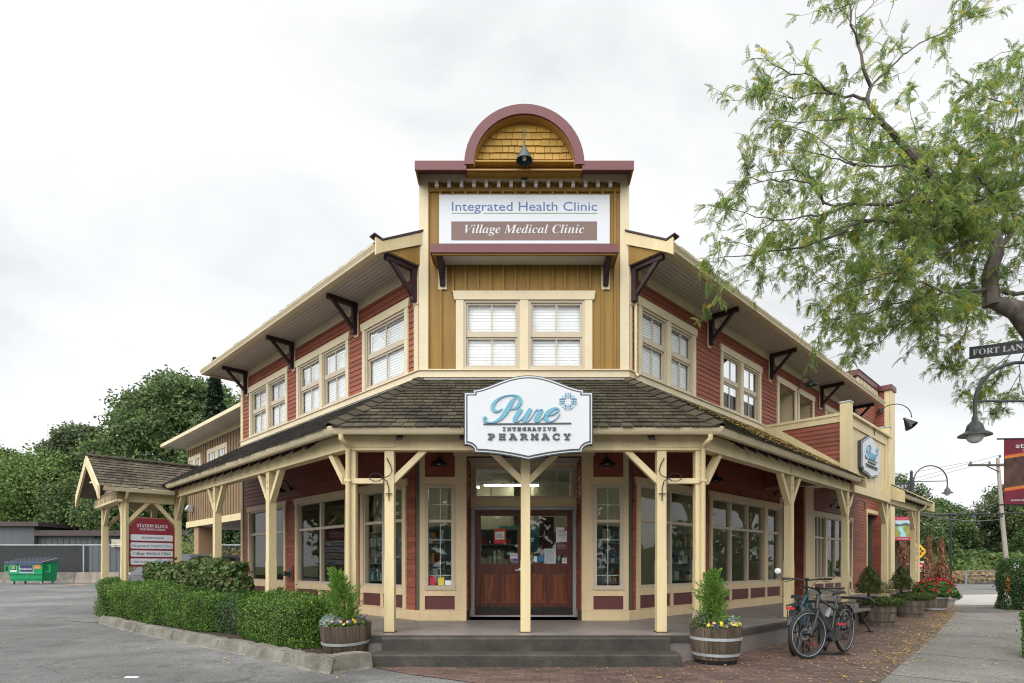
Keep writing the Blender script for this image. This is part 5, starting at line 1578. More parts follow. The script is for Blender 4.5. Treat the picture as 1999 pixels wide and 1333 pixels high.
# ------------------------------------------------------------------ planters with shrubs and pansies
WOOD = mat('old_barrel_oak', (.034, .024, .016), .85, .3, 3, .5, 25, .2, (6, 6, .6), col2=(.125, .092, .064))
WOODG = mat('grey_barrel_oak', (.055, .043, .032), .85, .3, 3, .5, 25, .2, (6, 6, .6), col2=(.17, .14, .11))
RUST = mat('rusty_hoop', (.07, .045, .035), .7, .3, 8)
def barrel(label, x, y, z, rt, rb, h, hoops, hm, group=None, m=WOOD, tilt=(0, 0), seed=0):
    t = thing('barrel_planter', label, 'planter', (x, y, z), group=group)
    t.rotation_euler = (tilt[0], tilt[1], seed * .7)
    mb = MB(); n = 22; r_ = random.Random(seed)
    prof = [(0, rb), (.25, rb + (rt - rb) * .42), (.55, rb + (rt - rb) * .78), (1, rt)]
    for k in range(n):
        a0, a1 = 2 * math.pi * k / n + .006, 2 * math.pi * (k + 1) / n - .006
        j = r_.uniform(-.003, .004); jt = r_.uniform(-.012, .006)
        vs = []; fs = []
        for (f_, r) in prof:
            zz = f_ * h + (jt if f_ == 1 else 0)
            for rr in (r + j, r - .026):
                for a in (a0, (a0 + a1) / 2, a1): vs.append((rr * math.cos(a), rr * math.sin(a), zz))
        for q in range(3):
            b0, b1 = q * 6, (q + 1) * 6
            fs += [(b0, b0 + 1, b1 + 1, b1), (b0 + 1, b0 + 2, b1 + 2, b1 + 1), (b0 + 4, b0 + 3, b1 + 3, b1 + 4), (b0 + 5, b0 + 4, b1 + 4, b1 + 5), (b0 + 3, b0, b1, b1 + 3), (b0 + 2, b0 + 5, b1 + 5, b1 + 2)]
        fs += [(18, 19, 22, 21), (19, 20, 23, 22), (1, 0, 3, 4), (2, 1, 4, 5)]
        mb.add(vs, fs)
    mb.build('staves', m, t, local=True)
    def rad(f_):
        for (f0, r0), (f1, r1) in zip(prof, prof[1:]):
            if f0 <= f_ <= f1: return r0 + (r1 - r0) * (f_ - f0) / (f1 - f0)
    for f_ in hoops:
        a, b = f_, f_ + .085
        mb = MB(); mb.lathe([(rad(a) + .001, a * h), (rad(a) + .007, a * h), (rad(b) + .007, b * h), (rad(b) + .001, b * h)], 44)
        mb.build('hoop', hm, t, True, local=True)
    mb = MB(); mb.lathe([(0, h - .05), (rt - .03, h - .05), (rt - .03, h - .09), (0, h - .09)], 22); mb.build('soil', SOILM, t, local=True)
    return t
PLX, PLY = -2.35, 8.02
barrel('half barrel planter standing in the bed left of the steps', PLX, PLY, .10, .345, .275, .43, (.38,), GALV, 'half barrels flanking the steps', tilt=(R(2), R(-3)), seed=1)
PRX, PRY = 2.68, 7.93
barrel('half barrel planter standing on brick right of the steps, two grey hoops', PRX, PRY, .06, .345, .29, .44, (.12, .60), GALV, 'half barrels flanking the steps', seed=2)
mb = MB(); mb.lathe([(0, .004), (.27, .004), (.285, .06), (0, .06)], 20, (PRX, PRY)); tag(mb.build('planter_base', BLACK), 'low black base under the barrel right of the steps', 'planter base')

CYP = leafmat('cypress_green', (.055, .14, .02), (.18, .33, .05), (.30, .40, .08), .35)
CYPI = mat('cypress_core', (.018, .03, .01), .9, .3, 10)
def cypress(label, x, y, z, h, r, lean, seed, group):
    r = r * 1.14
    rs = np.random.RandomState(seed)
    t = thing('cypress_shrub', label, 'shrub', (x, y, z), group=group)
    mb = MB(); mb.tube([(0, 0, -.02), (lean[0] * .3, lean[1] * .3, h * .4), (lean[0] * .8, lean[1] * .8, h * .85)], [.016, .012, .004], 6); mb.build('trunk', mat('bark', (.05, .035, .025), .9, .3, 10), t, local=True)
    Q = []
    # plume-like sprays sweeping up and out, each a fan of scale leaflets
    n = 250
    for i in range(n):
        f_ = rs.uniform(0, 1) ** .8
        zz = h * (.04 + .86 * f_)
        rr = r * (math.sin(math.pi * min(1, .32 + .68 * f_) ) ** .75 if f_ > .3 else .85 + .5 * f_)
        rr = r * (1.0 - .82 * f_ ** 1.5) * (.8 + .3 * math.sin(seed + 9 * f_))
        a = rs.uniform(0, 2 * math.pi)
        lump = 1 + .22 * math.sin(3 * a + seed + 5 * f_)
        base = np.array([math.cos(a) * rr * .3 + lean[0] * f_, math.sin(a) * rr * .3 + lean[1] * f_, zz - h * .08])
        tip = np.array([math.cos(a) * rr * lump + lean[0] * f_, math.sin(a) * rr * lump + lean[1] * f_, zz + h * rs.uniform(.03, .17)])
        tip[:2] += rs.normal(size=2) * r * .16
        m_ = 56
        s_ = rs.uniform(0.1, 1, m_)
        P = base + (tip - base) * s_[:, None]
        wd = .045 * (1.15 - s_)
        P = P + rs.normal(size=(m_, 3)) * wd[:, None] * .6
        d = (tip - base) / np.linalg.norm(tip - base)
        D = unit(d[None] + rs.normal(size=(m_, 3)) * .42)
        sd_ = unit(np.cross(D, rs.normal(size=(m_, 3))))
        L = rs.uniform(.018, .040, m_)[:, None] * (h / .78)
        Q.append(np.stack([P - D * L * .5, P + sd_ * L * .16, P + D * L * .5, P - sd_ * L * .16], 1))
    quadmesh('foliage', np.concatenate(Q), CYP, t, True)
    return t
cypress('bright green cypress shrub leaning left in the left barrel', PLX + .02, PLY, .47, .80, .27, (-.17, 0), 3, 'cypress shrubs in the half barrels')
cypress('bright green cypress shrub with two peaks in the right barrel', PRX - .07, PRY, .44, .82, .27, (.03, 0), 8, 'cypress shrubs in the half barrels')

SILV = leafmat('dusty_silver', (.16, .20, .16), (.34, .40, .35), None, .2)
LAV = leafmat('herb_green', (.06, .10, .04), (.14, .18, .08), None, .3)
def tuft(name, label, cat, x, y, z, r, h, n, size, m, seed, group=None, fl=None):
    rs = np.random.RandomState(seed)
    a = rs.uniform(0, 2 * math.pi, n); q = np.sqrt(rs.uniform(0, 1, n)) * r; zz = rs.uniform(0, 1, n) ** .7 * h * (1 - .45 * (q / r) ** 2)
    P = np.stack([q * np.cos(a), q * np.sin(a), zz], 1)
    N = unit(P * np.array([1, 1, .5]) + np.array([0, 0, .1]))
    o = quadmesh(name, leaves(P, size, N, 1.0, .3), m)
    o.location = (x, y, z)
    tag(o, label, cat, group)
    if fl:
        k = fl[1]; a = rs.uniform(0, 2 * math.pi, k); q = np.sqrt(rs.uniform(0, 1, k)) * r
        P = np.stack([q * np.cos(a), q * np.sin(a), h * rs.uniform(.85, 1.25, k)], 1)
        quadmesh('blossoms', leaves(P, .024, None, 1, .8), fl[0], o, True)
    return o
PURF = mat('violet_petals', (.16, .07, .30), .6, .2, 9)
YELF = mat('yellow_petals', (.62, .42, .02), .6, .1, 9)
CREF = mat('cream_petals', (.55, .42, .20), .6, .1, 9)
DPUR = mat('deep_purple_petals', (.06, .012, .16), .6, .2, 9)
MAGF = mat('wine_petals', (.22, .03, .07), .6, .2, 9)
tuft('dusty_miller', 'silvery dusty miller plant at the left rim of the left barrel', 'plant', PLX - .17, PLY - .12, .47, .15, .19, 800, .05, SILV, 1, 'silver plants in barrels')
tuft('dusty_miller', 'silvery dusty miller plant at the right rim of the right barrel', 'plant', PRX + .18, PRY - .08, .45, .13, .19, 800, .05, SILV, 2, 'silver plants in barrels')
tuft('lavender', 'small lavender with violet tips right of the cypress in the left barrel', 'plant', PLX + .21, PLY - .1, .47, .12, .15, 700, .045, LAV, 3, 'lavender in barrels', (PURF, 22))
tuft('lavender', 'small lavender with violet tips left of the cypress in the right barrel', 'plant', PRX - .22, PRY - .08, .45, .13, .20, 800, .045, LAV, 4, 'lavender in barrels', (PURF, 26))
def pansy(x, y, z, m, m2, ang, s=.045):
    """one pansy: five petals and a dark face, nodding towards ang"""
    mb = MB(Matrix.Translation((x, y, z)) @ Matrix.Rotation(ang, 4, 'Z') @ Matrix.Rotation(R(62), 4, 'X'))
    for k, (a, l) in enumerate(((90, 1.0), (35, .9), (145, .9), (215, .95), (325, .95), (270, 1.05))):
        c, sn = math.cos(R(a)), math.sin(R(a)); r_ = s * .5 * l
        pts = []
        for q in range(7):
            b = 2 * math.pi * q / 7
            pts.append((c * r_ * .55 + math.cos(b) * r_ * .55, sn * r_ * .55 + math.sin(b) * r_ * .5, .002 * k + .003 * math.cos(b)))
        mb.m = 0 if k < 3 else 1
        mb.add(pts, [tuple(range(7))])
    mb.m = 2; mb.add([(s * .12 * math.cos(2 * math.pi * q / 6), s * .12 * math.sin(2 * math.pi * q / 6), .014) for q in range(6)], [tuple(range(6))])
    return mb
def pansies(cx, cy, z, r, n, seed, where):
    r_ = random.Random(seed)
    rs = np.random.RandomState(seed); k = 900
    a = rs.uniform(R(180), R(360), k); q = r * np.sqrt(rs.uniform(.45, 1.05, k))
    P = np.stack([cx + q * np.cos(a), cy + q * np.sin(a), z - .035 + rs.uniform(0, .075, k)], 1)
    tag(quadmesh('pansy_leaves', leaves(P, .035, np.array([[0, -.2, 1.]]), .8, .5), leafmat('pansy_green', (.04, .09, .015), (.12, .2, .04), None, .3)), kind='stuff', label='low green pansy leaves along the rim of the ' + where)
    for i in range(n):
        a = R(200 + 145 * i / (n - 1) + r_.uniform(-5, 5)); rr = r * r_.uniform(.72, 1.0)
        x, y, zz = cx + rr * math.cos(a), cy + rr * math.sin(a), z + r_.uniform(.02, .075)
        kind = r_.choice(['yellow', 'purple', 'cream', 'yellow', 'purple', 'wine'])
        m, m2 = {'yellow': (YELF, YELF), 'purple': (DPUR, DPUR), 'cream': (MAGF, CREF), 'wine': (MAGF, CREF)}[kind]
        words = {'yellow': 'yellow pansy with a dark face', 'purple': 'deep purple pansy', 'cream': 'wine and cream pansy', 'wine': 'wine and cream pansy'}[kind]
        mb = pansy(x, y, zz, m, m2, a + R(90) + r_.uniform(-.5, .5))
        tag(mb.build('pansy', [m, m2, BLACK], fix=False), words + ' at the rim of the ' + where, 'flower', words.split(' with')[0] + ' blooms in the ' + where)
pansies(PLX, PLY - .02, .51, .30, 17, 5, 'left barrel')
pansies(PRX, PRY - .02, .49, .31, 22, 6, 'right barrel')

# ------------------------------------------------------------------ clipped hedges
BOX = leafmat('boxwood_green', (.016, .055, .006), (.10, .21, .024), (.24, .31, .05), .25)
BOXD = leafmat('dark_box_green', (.018, .055, .016), (.055, .12, .030), (.10, .16, .03), .25)
YEW = leafmat('yew_green', (.018, .042, .012), (.075, .115, .026), (.19, .16, .04), .25)
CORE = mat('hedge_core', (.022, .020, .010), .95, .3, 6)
HYD = leafmat('broad_leaf_green', (.035, .075, .016), (.12, .17, .05), (.20, .13, .07), .3)
def hedge(name, label, cat, path, w, h, z0, nper, size, m, seed, group=None, rough=.06, core=True, asp=.55, top=1.0, closed_ends=True, kind=None):
    """rounded hedge following a path of (x,y[,height factor])"""
    rs = np.random.RandomState(seed)
    pts = [np.array(p[:2], float) for p in path]; hf = [p[2] if len(p) > 2 else 1.0 for p in path]
    seg = [np.linalg.norm(pts[i + 1] - pts[i]) for i in range(len(pts) - 1)]; tot = sum(seg)
    def at(s):
        for i, l in enumerate(seg):
            if s <= l or i == len(seg) - 1:
                f_ = max(0, min(1, s / l)); p = pts[i] + (pts[i + 1] - pts[i]) * f_
                d = (pts[i + 1] - pts[i]) / l
                return p, np.array([-d[1], d[0]]), d, hf[i] + (hf[i + 1] - hf[i]) * f_
            s -= l
    area = tot * (w + 2 * h) + 2 * w * h
    n = int(area * nper)
    s = rs.uniform(-w * .5, tot + w * .5, n)
    # superellipse section
    rc = min(w, h) * .36
    L1, L2, L3 = h - rc, math.pi * rc / 2, w - 2 * rc
    u = rs.uniform(0, 2 * L1 + 2 * L2 + L3, n); sg_ = np.where(rs.uniform(0, 1, n) < .5, -1.0, 1.0); u = np.minimum(u, 2 * L1 + 2 * L2 + L3 - u)
    aa = np.clip((u - L1) / rc, 0, math.pi / 2)
    cx_ = sg_ * (w / 2 - rc + rc * np.cos(aa)); sz_ = np.where(u < L1, u, L1 + rc * np.sin(aa))
    topm = u > L1 + L2; cx_[topm] = (sg_ * (w / 2 - rc - (u - L1 - L2)))[topm]
    nh, nv_ = np.where(topm, 0, np.cos(aa)) * sg_, np.where(u < L1, .15, np.sin(aa))
    # undercut the foot a little
    cx_ = cx_ * (1 - .13 * np.clip(1 - sz_ / (h * .35), 0, 1))
    # fill the two ends
    en = rs.uniform(0, 1, n) < (2 * w * h) / (2 * w * h + tot * (w + 2 * h))
    s = np.where(en, np.where(sg_ < 0, -w * .5, tot + w * .5), rs.uniform(-w * .5, tot + w * .5, n))
    cx_ = np.where(en, rs.uniform(-.5, .5, n) * w, cx_); sz_ = np.where(en, rs.uniform(0, 1, n) * h, sz_)
    nh = np.where(en, cx_ / w, nh); nv_ = np.where(en, .1, nv_)
    P = np.zeros((n, 3)); N = np.zeros((n, 3))
    over = np.maximum(0, np.maximum(-s, s - tot)) / (w * .5)
    shrink = np.sqrt(np.maximum(0.0, 1 - np.minimum(over, 1) ** 3))
    for i in range(n):
        p, nn, d, hh = at(min(max(s[i], 0), tot))
        ext = min(0, s[i]) + max(0, s[i] - tot)
        zz = sz_[i] * hh
        c = cx_[i] * (1 - .28 * min(over[i], 1) ** 2)
        ext *= 1 - .35 * (2 * abs(cx_[i]) / w) ** 3
        P[i, :2] = p + nn * c + d * ext
        P[i, 2] = zz
        N[i, :2] = nn * nh[i] + d * np.sign(ext) * over[i] * 1.2
        N[i, 2] = nv_[i]
    N = unit(N)
    # clumpy surface: push in and out with smooth noise
    f1 = np.sin(P[:, 0] * 5.1 + seed) * np.sin(P[:, 1] * 4.7 + 1.3) + np.sin(P[:, 2] * 7.3 + P[:, 0] * 3.1) * .8 + np.sin(P[:, 0] * 13 + P[:, 2] * 11) * np.sin(P[:, 1] * 12 + 2) * .6
    P = P + N * (f1[:, None] * rough * .5 + rs.uniform(-1, .55, n)[:, None] * rough)
    stray = rs.uniform(0, 1, n) < .02
    P[stray] += N[stray] * rs.uniform(.02, .11, stray.sum())[:, None]
    P[:, 2] = np.maximum(P[:, 2], .02) + z0
    o0 = thing(name, label, cat, (float(pts[0][0]), float(pts[0][1]), z0), group=group)
    if kind: o0['kind'] = kind
    Q = leaves(P, size, N, .9, asp)
    o = quadmesh('foliage', Q, m, o0)
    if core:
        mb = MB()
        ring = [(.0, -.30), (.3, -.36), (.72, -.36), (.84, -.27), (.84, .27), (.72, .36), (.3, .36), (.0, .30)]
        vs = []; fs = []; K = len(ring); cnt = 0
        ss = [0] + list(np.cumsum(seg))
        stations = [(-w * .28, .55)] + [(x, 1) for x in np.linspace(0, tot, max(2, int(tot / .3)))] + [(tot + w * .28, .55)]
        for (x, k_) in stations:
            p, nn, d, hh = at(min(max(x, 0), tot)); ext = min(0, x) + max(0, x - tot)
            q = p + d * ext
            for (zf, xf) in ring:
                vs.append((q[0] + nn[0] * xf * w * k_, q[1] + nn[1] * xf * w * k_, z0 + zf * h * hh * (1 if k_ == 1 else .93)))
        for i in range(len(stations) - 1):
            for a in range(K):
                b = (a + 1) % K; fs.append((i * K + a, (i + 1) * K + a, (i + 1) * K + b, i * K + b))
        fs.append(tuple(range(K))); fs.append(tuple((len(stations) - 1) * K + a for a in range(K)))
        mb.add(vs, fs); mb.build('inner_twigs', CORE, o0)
    return o0
hedge('boxwood_hedge', 'long clipped boxwood hedge curving along the stone kerb at left', 'hedge', [(*pl(7.95, 3.1), 1.06), (*pl(7.35, 3.02), 1.05), (*pl(6.3, 2.83), 1.0), (*pl(5.14, 2.66), .98), (*pl(4.0, 2.52), .9), (*pl(2.95, 2.40), .82)], .6, .80, .12, 6000, .030, BOX, 51, 'clipped hedges in the front bed', .085)
hedge('boxwood_hedge', 'dark loose boxwood bush filling the gap between the two clipped hedges', 'hedge', [(*pl(2.7, 2.3), 1.0), (*pl(2.2, 2.25), .95), (*pl(1.8, 2.2), .95)], .5, .64, .12, 5000, .036, BOXD, 52, 'clipped hedges in the front bed', .09)
hedge('boxwood_hedge', 'square clipped boxwood block nearest the left barrel', 'hedge', [(*pl(1.35, 2.26), 1.0), (*pl(.55, 2.2), .99), (*pl(-.2, 2.16), .94)], .66, .74, .11, 7200, .030, BOX, 53, 'clipped hedges in the front bed', .09)
bp_ = [pl(3.2, 1.98), pl(4.4, 2.08), pl(5.6, 2.3), pl(6.75, 2.52)]
hedge('hydrangea_hedge', 'taller hedge of broad dull leaves standing between boxwood and porch', 'hedge', [(p[0], p[1], 1.0 - .02 * i) for i, p in enumerate(bp_)], .46, 1.24, .13, 1500, .085, HYD, 54, None, .11, True, .72)

# ------------------------------------------------------------------ back row of barrels with conifers and begonias
def topiary(label, x, y, z, seed, group):
    rs = np.random.RandomState(seed)
    t = thing('spruce_topiary', label, 'shrub', (x, y, z), group=group)
    mb = MB(); mb.tube([(-.16, .05, -.05), (-.17, .05, .25), (-.14, .05, .7)], [.028, .024, .01], 7); mb.build('trunk', mat('bark', (.05, .035, .025), .9, .3, 10), t, local=True)
    n = 5200
    f_ = rs.uniform(0, 1, n) ** 1.2; a = rs.uniform(0, 2 * math.pi, n)
    lump = 1 + .30 * np.sin(3 * a + seed + 3 * f_) + .22 * np.sin(5 * a + 12 * f_ + seed)
    rr = .33 * (1 - f_) ** .75 * lump * np.sqrt(rs.uniform(.25, 1, n))
    P = np.stack([-.12 + rr * np.cos(a) - .03 * f_, .05 + rr * np.sin(a), .21 + f_ * .60], 1)
    N = unit(np.stack([np.cos(a), np.sin(a), .4 + 0 * a], 1))
    quadmesh('upper_crown', leaves(P, .045, N, 1.0, .32), YEW, t, True)
    n = 5200
    a = rs.uniform(0, 2 * math.pi, n); q = np.sqrt(rs.uniform(0, 1, n)); zz = rs.uniform(-1, 1, n)
    lump = 1 + .1 * np.sin(4 * a + seed)
    P = np.stack([.06 + .46 * q * np.cos(a) * lump, -.06 + .42 * q * np.sin(a) * lump, .02 + .12 * np.sqrt(np.maximum(0, 1 - q ** 2.6)) * zz], 1)
    quadmesh('lower_crown', leaves(P, .042, np.array([[0, 0, 1.]]), 1.2, .32), YEW, t, True)
    return t
for i, (x, y, lab, tl) in enumerate([(7.93, 12.9, 'weathered grey barrel planter beside the bench armrest', 'two tier spruce in the barrel beside the bench'), (10.0, 14.97, 'weathered grey barrel planter in the middle of the far row', 'two tier spruce in the middle barrel of the far row')]):
    barrel(lab, x, y, .0, .36, .30, .44, (.18, .62), RUST, 'barrel row along the right wing', WOODG, seed=5 + i)
    topiary(tl, x, y, .50, 60 + i, 'two tier spruces in barrels')
barrel('weathered barrel planter full of red begonias, last of the far row', 11.97, 16.9, .0, .38, .31, .48, (.12, .78), GALV, 'barrel row along the right wing', WOODG, seed=8)
rs = np.random.RandomState(4); n = 3600
a = rs.uniform(0, 2 * math.pi, n); q = np.sqrt(rs.uniform(0, 1, n)); el = np.sqrt(np.maximum(0, 1 - q ** 2))
P = np.stack([.08 + .60 * q * np.cos(a), .5 * q * np.sin(a), -.06 + .46 * el * rs.uniform(.75, 1.05, n)], 1)
P[:, 2] -= .16 * np.maximum(0, P[:, 0] - .3)
bg_ = thing('red_begonias', 'mound of red begonias spilling over the last barrel', 'flowers', (11.97, 16.9, .48))
N = unit(P + np.array([0, 0, .2]))
quadmesh('foliage', leaves(P, .10, N, .9, .6), leafmat('begonia_green', (.02, .07, .015), (.07, .15, .03), (.2, .28, .1), .3), bg_, True)
k = 85; a = rs.uniform(0, 2 * math.pi, k); q = np.sqrt(rs.uniform(.02, 1, k)); el = np.sqrt(np.maximum(0, 1 - q ** 2))
C = np.stack([.08 + .62 * q * np.cos(a), .52 * q * np.sin(a), -.03 + .48 * el], 1); C[:, 2] -= .16 * np.maximum(0, C[:, 0] - .3)
Pb = (C[:, None, :] + rs.normal(size=(k, 7, 3)) * .02).reshape(-1, 3)
bl = quadmesh('blossoms', leaves(Pb, .052, None, 1, .9), leafmat('begonia_red', (.30, .008, .015), (.55, .02, .03), None, .25), bg_, True)
tag(bl, kind='stuff')

# ------------------------------------------------------------------ bicycles
RUB = mat('tyre_rubber', (.018, .018, .018), .75, .2, 20)
FRM = mat('charcoal_frame', (.03, .032, .035), .35, .15, 5)
FRM2 = mat('teal_frame', (.010, .05, .065), .35, .1, 5)
TYW = mat('reflective_stripe', (.42, .43, .44), .5, .05, 5)
PEDR = mat('red_pedal', (.42, .03, .03), .45, .1, 5)
def wheel(t, x, wheelrot, disc=True, name='wheel', r=.345, stripe=True):
    M = Matrix.Translation((x, 0, r)) @ Matrix.Rotation(wheelrot, 4, 'Z')
    def circ(rad, y=0, n=48): return [(rad * math.cos(2 * math.pi * k / n), y, rad * math.sin(2 * math.pi * k / n)) for k in range(n)]
    mb = MB(M); mb.tube(circ(r - .027), .027, 10, closed=True); w = mb.build(name, RUB, t, True, local=True)
    mb = MB(M); mb.tube(circ(r - .062), .014, 8, closed=True); mb.build('rim', FRM, w, True, local=True)
    if stripe:
        mb = MB(M)
        for y in (-.0225, .0225): mb.tube(circ(r - .044, y), .0032, 5, closed=True)
        mb.build('stripe', TYW, w, True, local=True)
    mb = MB(M)
    for k in range(28):
        a = 2 * math.pi * k / 28; s_ = .03 if k % 2 else -.03; b = a + (.35 if k % 4 < 2 else -.35)
        mb.tube([(.02 * math.cos(b), s_, .02 * math.sin(b)), ((r - .06) * math.cos(a), 0, (r - .06) * math.sin(a))], .0018, 4)
    mb.build('spokes', DGREY, w, True, local=True)
    mb = MB(M @ Matrix.Rotation(R(90), 4, 'X')); mb.lathe([(0, -.055), (.018, -.055), (.022, -.03), (.022, .03), (.018, .055), (0, .055)], 12); mb.build('hub', BLACK, w, True, local=True)
    if disc:
        mb = MB(M)
        for k in range(20):
            a0, a1 = 2 * math.pi * k / 20, 2 * math.pi * (k + .8) / 20
            for (r0, r1) in ((.062, .085),):
                mb.prism([(r0 * math.cos(a0), r0 * math.sin(a0)), (r1 * math.cos(a0), r1 * math.sin(a0)), (r1 * math.cos(a1), r1 * math.sin(a1)), (r0 * math.cos(a1), r0 * math.sin(a1))], 'y', -.047, -.044)
            if k % 4 == 0: mb.bar((.02 * math.cos(a0), -.0455, .02 * math.sin(a0)), (.07 * math.cos(a0 + .3), -.0455, .07 * math.sin(a0 + .3)), .008, .003)
        mb.build('brake_disc', STEEL, w, local=True)
    return w
def bike(name, label, loc, rz, steer, fm, lean=0.0, mirrors=False, rear_light=False, seat=.96, group=None, ebike=True, hand=1.06, flip=1):
    """x forwards; front axle at +.56, rear at -.56"""
    t = thing(name, label, 'bicycle', loc, rz, group)
    t.rotation_euler = (lean, 0, rz)
    ra, fa = (-.56, 0, .345), (.57, 0, .345)
    hd0, hd1 = Vector((.40, 0, .70)), Vector((.345, 0, .90))
    bb = Vector((-.09, 0, .29)); st = Vector((-.245, 0, .74))
    mb = MB()
    mb.tube([hd0, hd1], .026, 10); mb.tube([hd0 - Vector((.01, 0, .0)), (.16, 0, .47), bb + Vector((.04, 0, .04))], [.036, .042, .042] if ebike else [.024] * 3, 12)
    mb.tube([(.36, 0, .845), (.05, 0, .745), (-.225, 0, .66)], .021, 10); mb.tube([bb, st], .02, 10)
    for s_ in (-1, 1):
        mb.tube([bb + Vector((0, s_ * .03, 0)), (-.35, s_ * .055, .31), (ra[0], s_ * .065, ra[2])], .012, 8)
        mb.tube([(-.215, s_ * .02, .65), (-.4, s_ * .055, .48), (ra[0], s_ * .065, ra[2])], .01, 8)
    f = mb.build('frame', fm, t, True, local=True)
    if ebike:
        mb = MB(); mb.prism([(-.19, .22), (-.02, .20), (.05, .27), (.03, .37), (-.12, .40), (-.2, .33)], 'y', -.05, .05); mb.build('motor', FRM, f, local=True)
    # fork turns with the bars
    MF = Matrix.Translation((.40, 0, 0)) @ Matrix.Rotation(steer, 4, 'Z') @ Matrix.Translation((-.40, 0, 0))
    mb = MB(MF)
    mb.tube([(.41, 0, .70), (.43, 0, .69)], .03, 8); mb.bar((.435, -.065, .685), (.435, .065, .685), .04, .05)
    for s_ in (-1, 1): mb.tube([(.435, s_ * .06, .69), (.50, s_ * .06, .50), (.565, s_ * .058, .345)], [.018, .016, .012], 8)
    mb.build('fork', FRM, t, True, local=True)
    MFW = MF
    w = wheel(t, 0, 0.0, True, 'wheel')
    # place front wheel meshes through the steering matrix
    T_ = MF @ Matrix.Translation((.57, 0, 0))
    for ob in [w] + list(w.children):
        ob.data.transform(T_)
    w2 = wheel(t, -.56, 0.0, True, 'wheel')
    mb = MB(MF)
    mb.tube([hd1, Vector((.33, 0, hand - .06)), Vector((.40, 0, hand))], .018, 8)
    mb.tube([(.29, -.34, hand + .02), (.36, -.2, hand + .02), (.40, -.05, hand), (.40, .05, hand), (.36, .2, hand + .02), (.29, .34, hand + .02)], .013, 8)
    hb = mb.build('handlebar', BLACK, t, True, local=True)
    mb = MB(MF)
    for s_ in (-1, 1):
        mb.tube([(.335, s_ * .24, hand + .02), (.29, s_ * .35, hand + .02)], .018, 8)
    mb.build('grip', BLACK, hb, True, local=True)
    mb = MB(MF)
    for s_ in (-1, 1):
        mb.tube([(.38, s_ * .18, hand + .015), (.43, s_ * .22, hand - .01), (.40, s_ * .32, hand - .03)], .007, 6)
        mb.tube([(.38, s_ * .17, hand + .01), (.47, s_ * .1, hand - .06), (.44, s_ * .02, .85), (.42, 0, .72)], .004, 5)
    mb.box(.37, .41, -.03, .03, hand + .01, hand + .03)
    mb.build('brake_lever', BLACK, hb, True, local=True)
    if mirrors:
        for s_ in (-1, 1):
            mb = MB(MF); mb.tube([(.30, s_ * .34, hand + .02), (.36, s_ * .38, hand + .04), (.37, s_ * .40, hand + .11)], .006, 6); mb.build('mirror_stem', BLACK, hb, True, local=True)
            mb = MB(MF @ Matrix.Translation((.37, s_ * .42, hand + .14)) @ Matrix.Rotation(R(90), 4, 'Y')); mb.lathe([(0, -.012), (.03, -.012), (.048, 0), (.048, .004), (0, .006)], 18)
            mb.build('mirror', [mat('mirror_white', (.7, .72, .72), .2, .02, 2), BLACK][0 if s_ * flip > 0 else 1], hb, True, local=True)
    mb = MB(); mb.tube([st, Vector((-.30, 0, seat - .05))], .0145, 8); mb.build('seat_post', FRM, t, True, local=True)
    mb = MB(); vs = []; fs = []
    stn = [(-.44, .075, .012), (-.40, .085, .02), (-.33, .07, .012), (-.26, .035, .006), (-.20, .02, .0), (-.155, .012, -.012)]
    for (x, hw_, dz) in stn:
        for (yy, zz) in ((-1, -.02), (-.85, .012), (0, .022), (.85, .012), (1, -.02), (0, -.03)): vs.append((x, yy * hw_, seat + dz + zz))
    for i in range(len(stn) - 1):
        for a in range(6):
            b = (a + 1) % 6; fs.append((i * 6 + a, (i + 1) * 6 + a, (i + 1) * 6 + b, i * 6 + b))
    fs += [tuple(range(6)), tuple(30 + a for a in range(6))]
    mb.add(vs, fs); mb.build('saddle', BLACK, t, True, local=True)
    mb = MB()
    for s_ in (-1, 1):
        mb.tube([(-.30, s_ * .06, .72), (-.50, s_ * .06, .745), (-.84, s_ * .06, .74)], .006, 6)
        mb.tube([(-.78, s_ * .06, .74), (-.66, s_ * .07, .5), (ra[0], s_ * .075, ra[2])], .006, 6); mb.tube([(-.62, s_ * .06, .745), (-.60, s_ * .07, .5), (ra[0], s_ * .075, ra[2])], .005, 6)
    for x in (-.36, -.46, -.56, -.66, -.76, -.84): mb.tube([(x, -.06, .745), (x, .06, .745)], .005, 6)
    mb.build('luggage_rack', BLACK, t, True, local=True)
    mb = MB()
    for k in range(10):
        a0, a1 = R(35 + 12.5 * k), R(35 + 12.5 * (k + 1))
        for (aa, ab) in ((a0, a1),):
            p = [(-.56 + .372 * math.cos(aa), .345 + .372 * math.sin(aa)), (-.56 + .372 * math.cos(ab), .345 + .372 * math.sin(ab)), (-.56 + .378 * math.cos(ab), .345 + .378 * math.sin(ab)), (-.56 + .378 * math.cos(aa), .345 + .378 * math.sin(aa))]
            mb.prism(p, 'y', -.028, .028)
    mb.build('mudguard', BLACK, t, local=True)
    if rear_light:
        mb = MB(); mb.box(-.875, -.85, -.055, .055, .69, .72); mb.build('rear_reflector', mat('red_reflector', (.5, .02, .02), .3), t, local=True)
    # cranks and pedals
    mb = MB(); mb.tube([bb + Vector((0, -.07, 0)), bb + Vector((.03, -.075, -.16))], .01, 6); mb.tube([bb + Vector((0, .07, 0)), bb + Vector((-.03, .075, .17))], .01, 6)
    mb.M = Matrix.Translation(bb) @ Matrix.Rotation(R(90), 4, 'X'); mb.lathe([(.04, .056), (.095, .056), (.095, .060), (.04, .060)], 24); mb.M = ident()
    mb.build('crank', FRM, t, True, local=True)
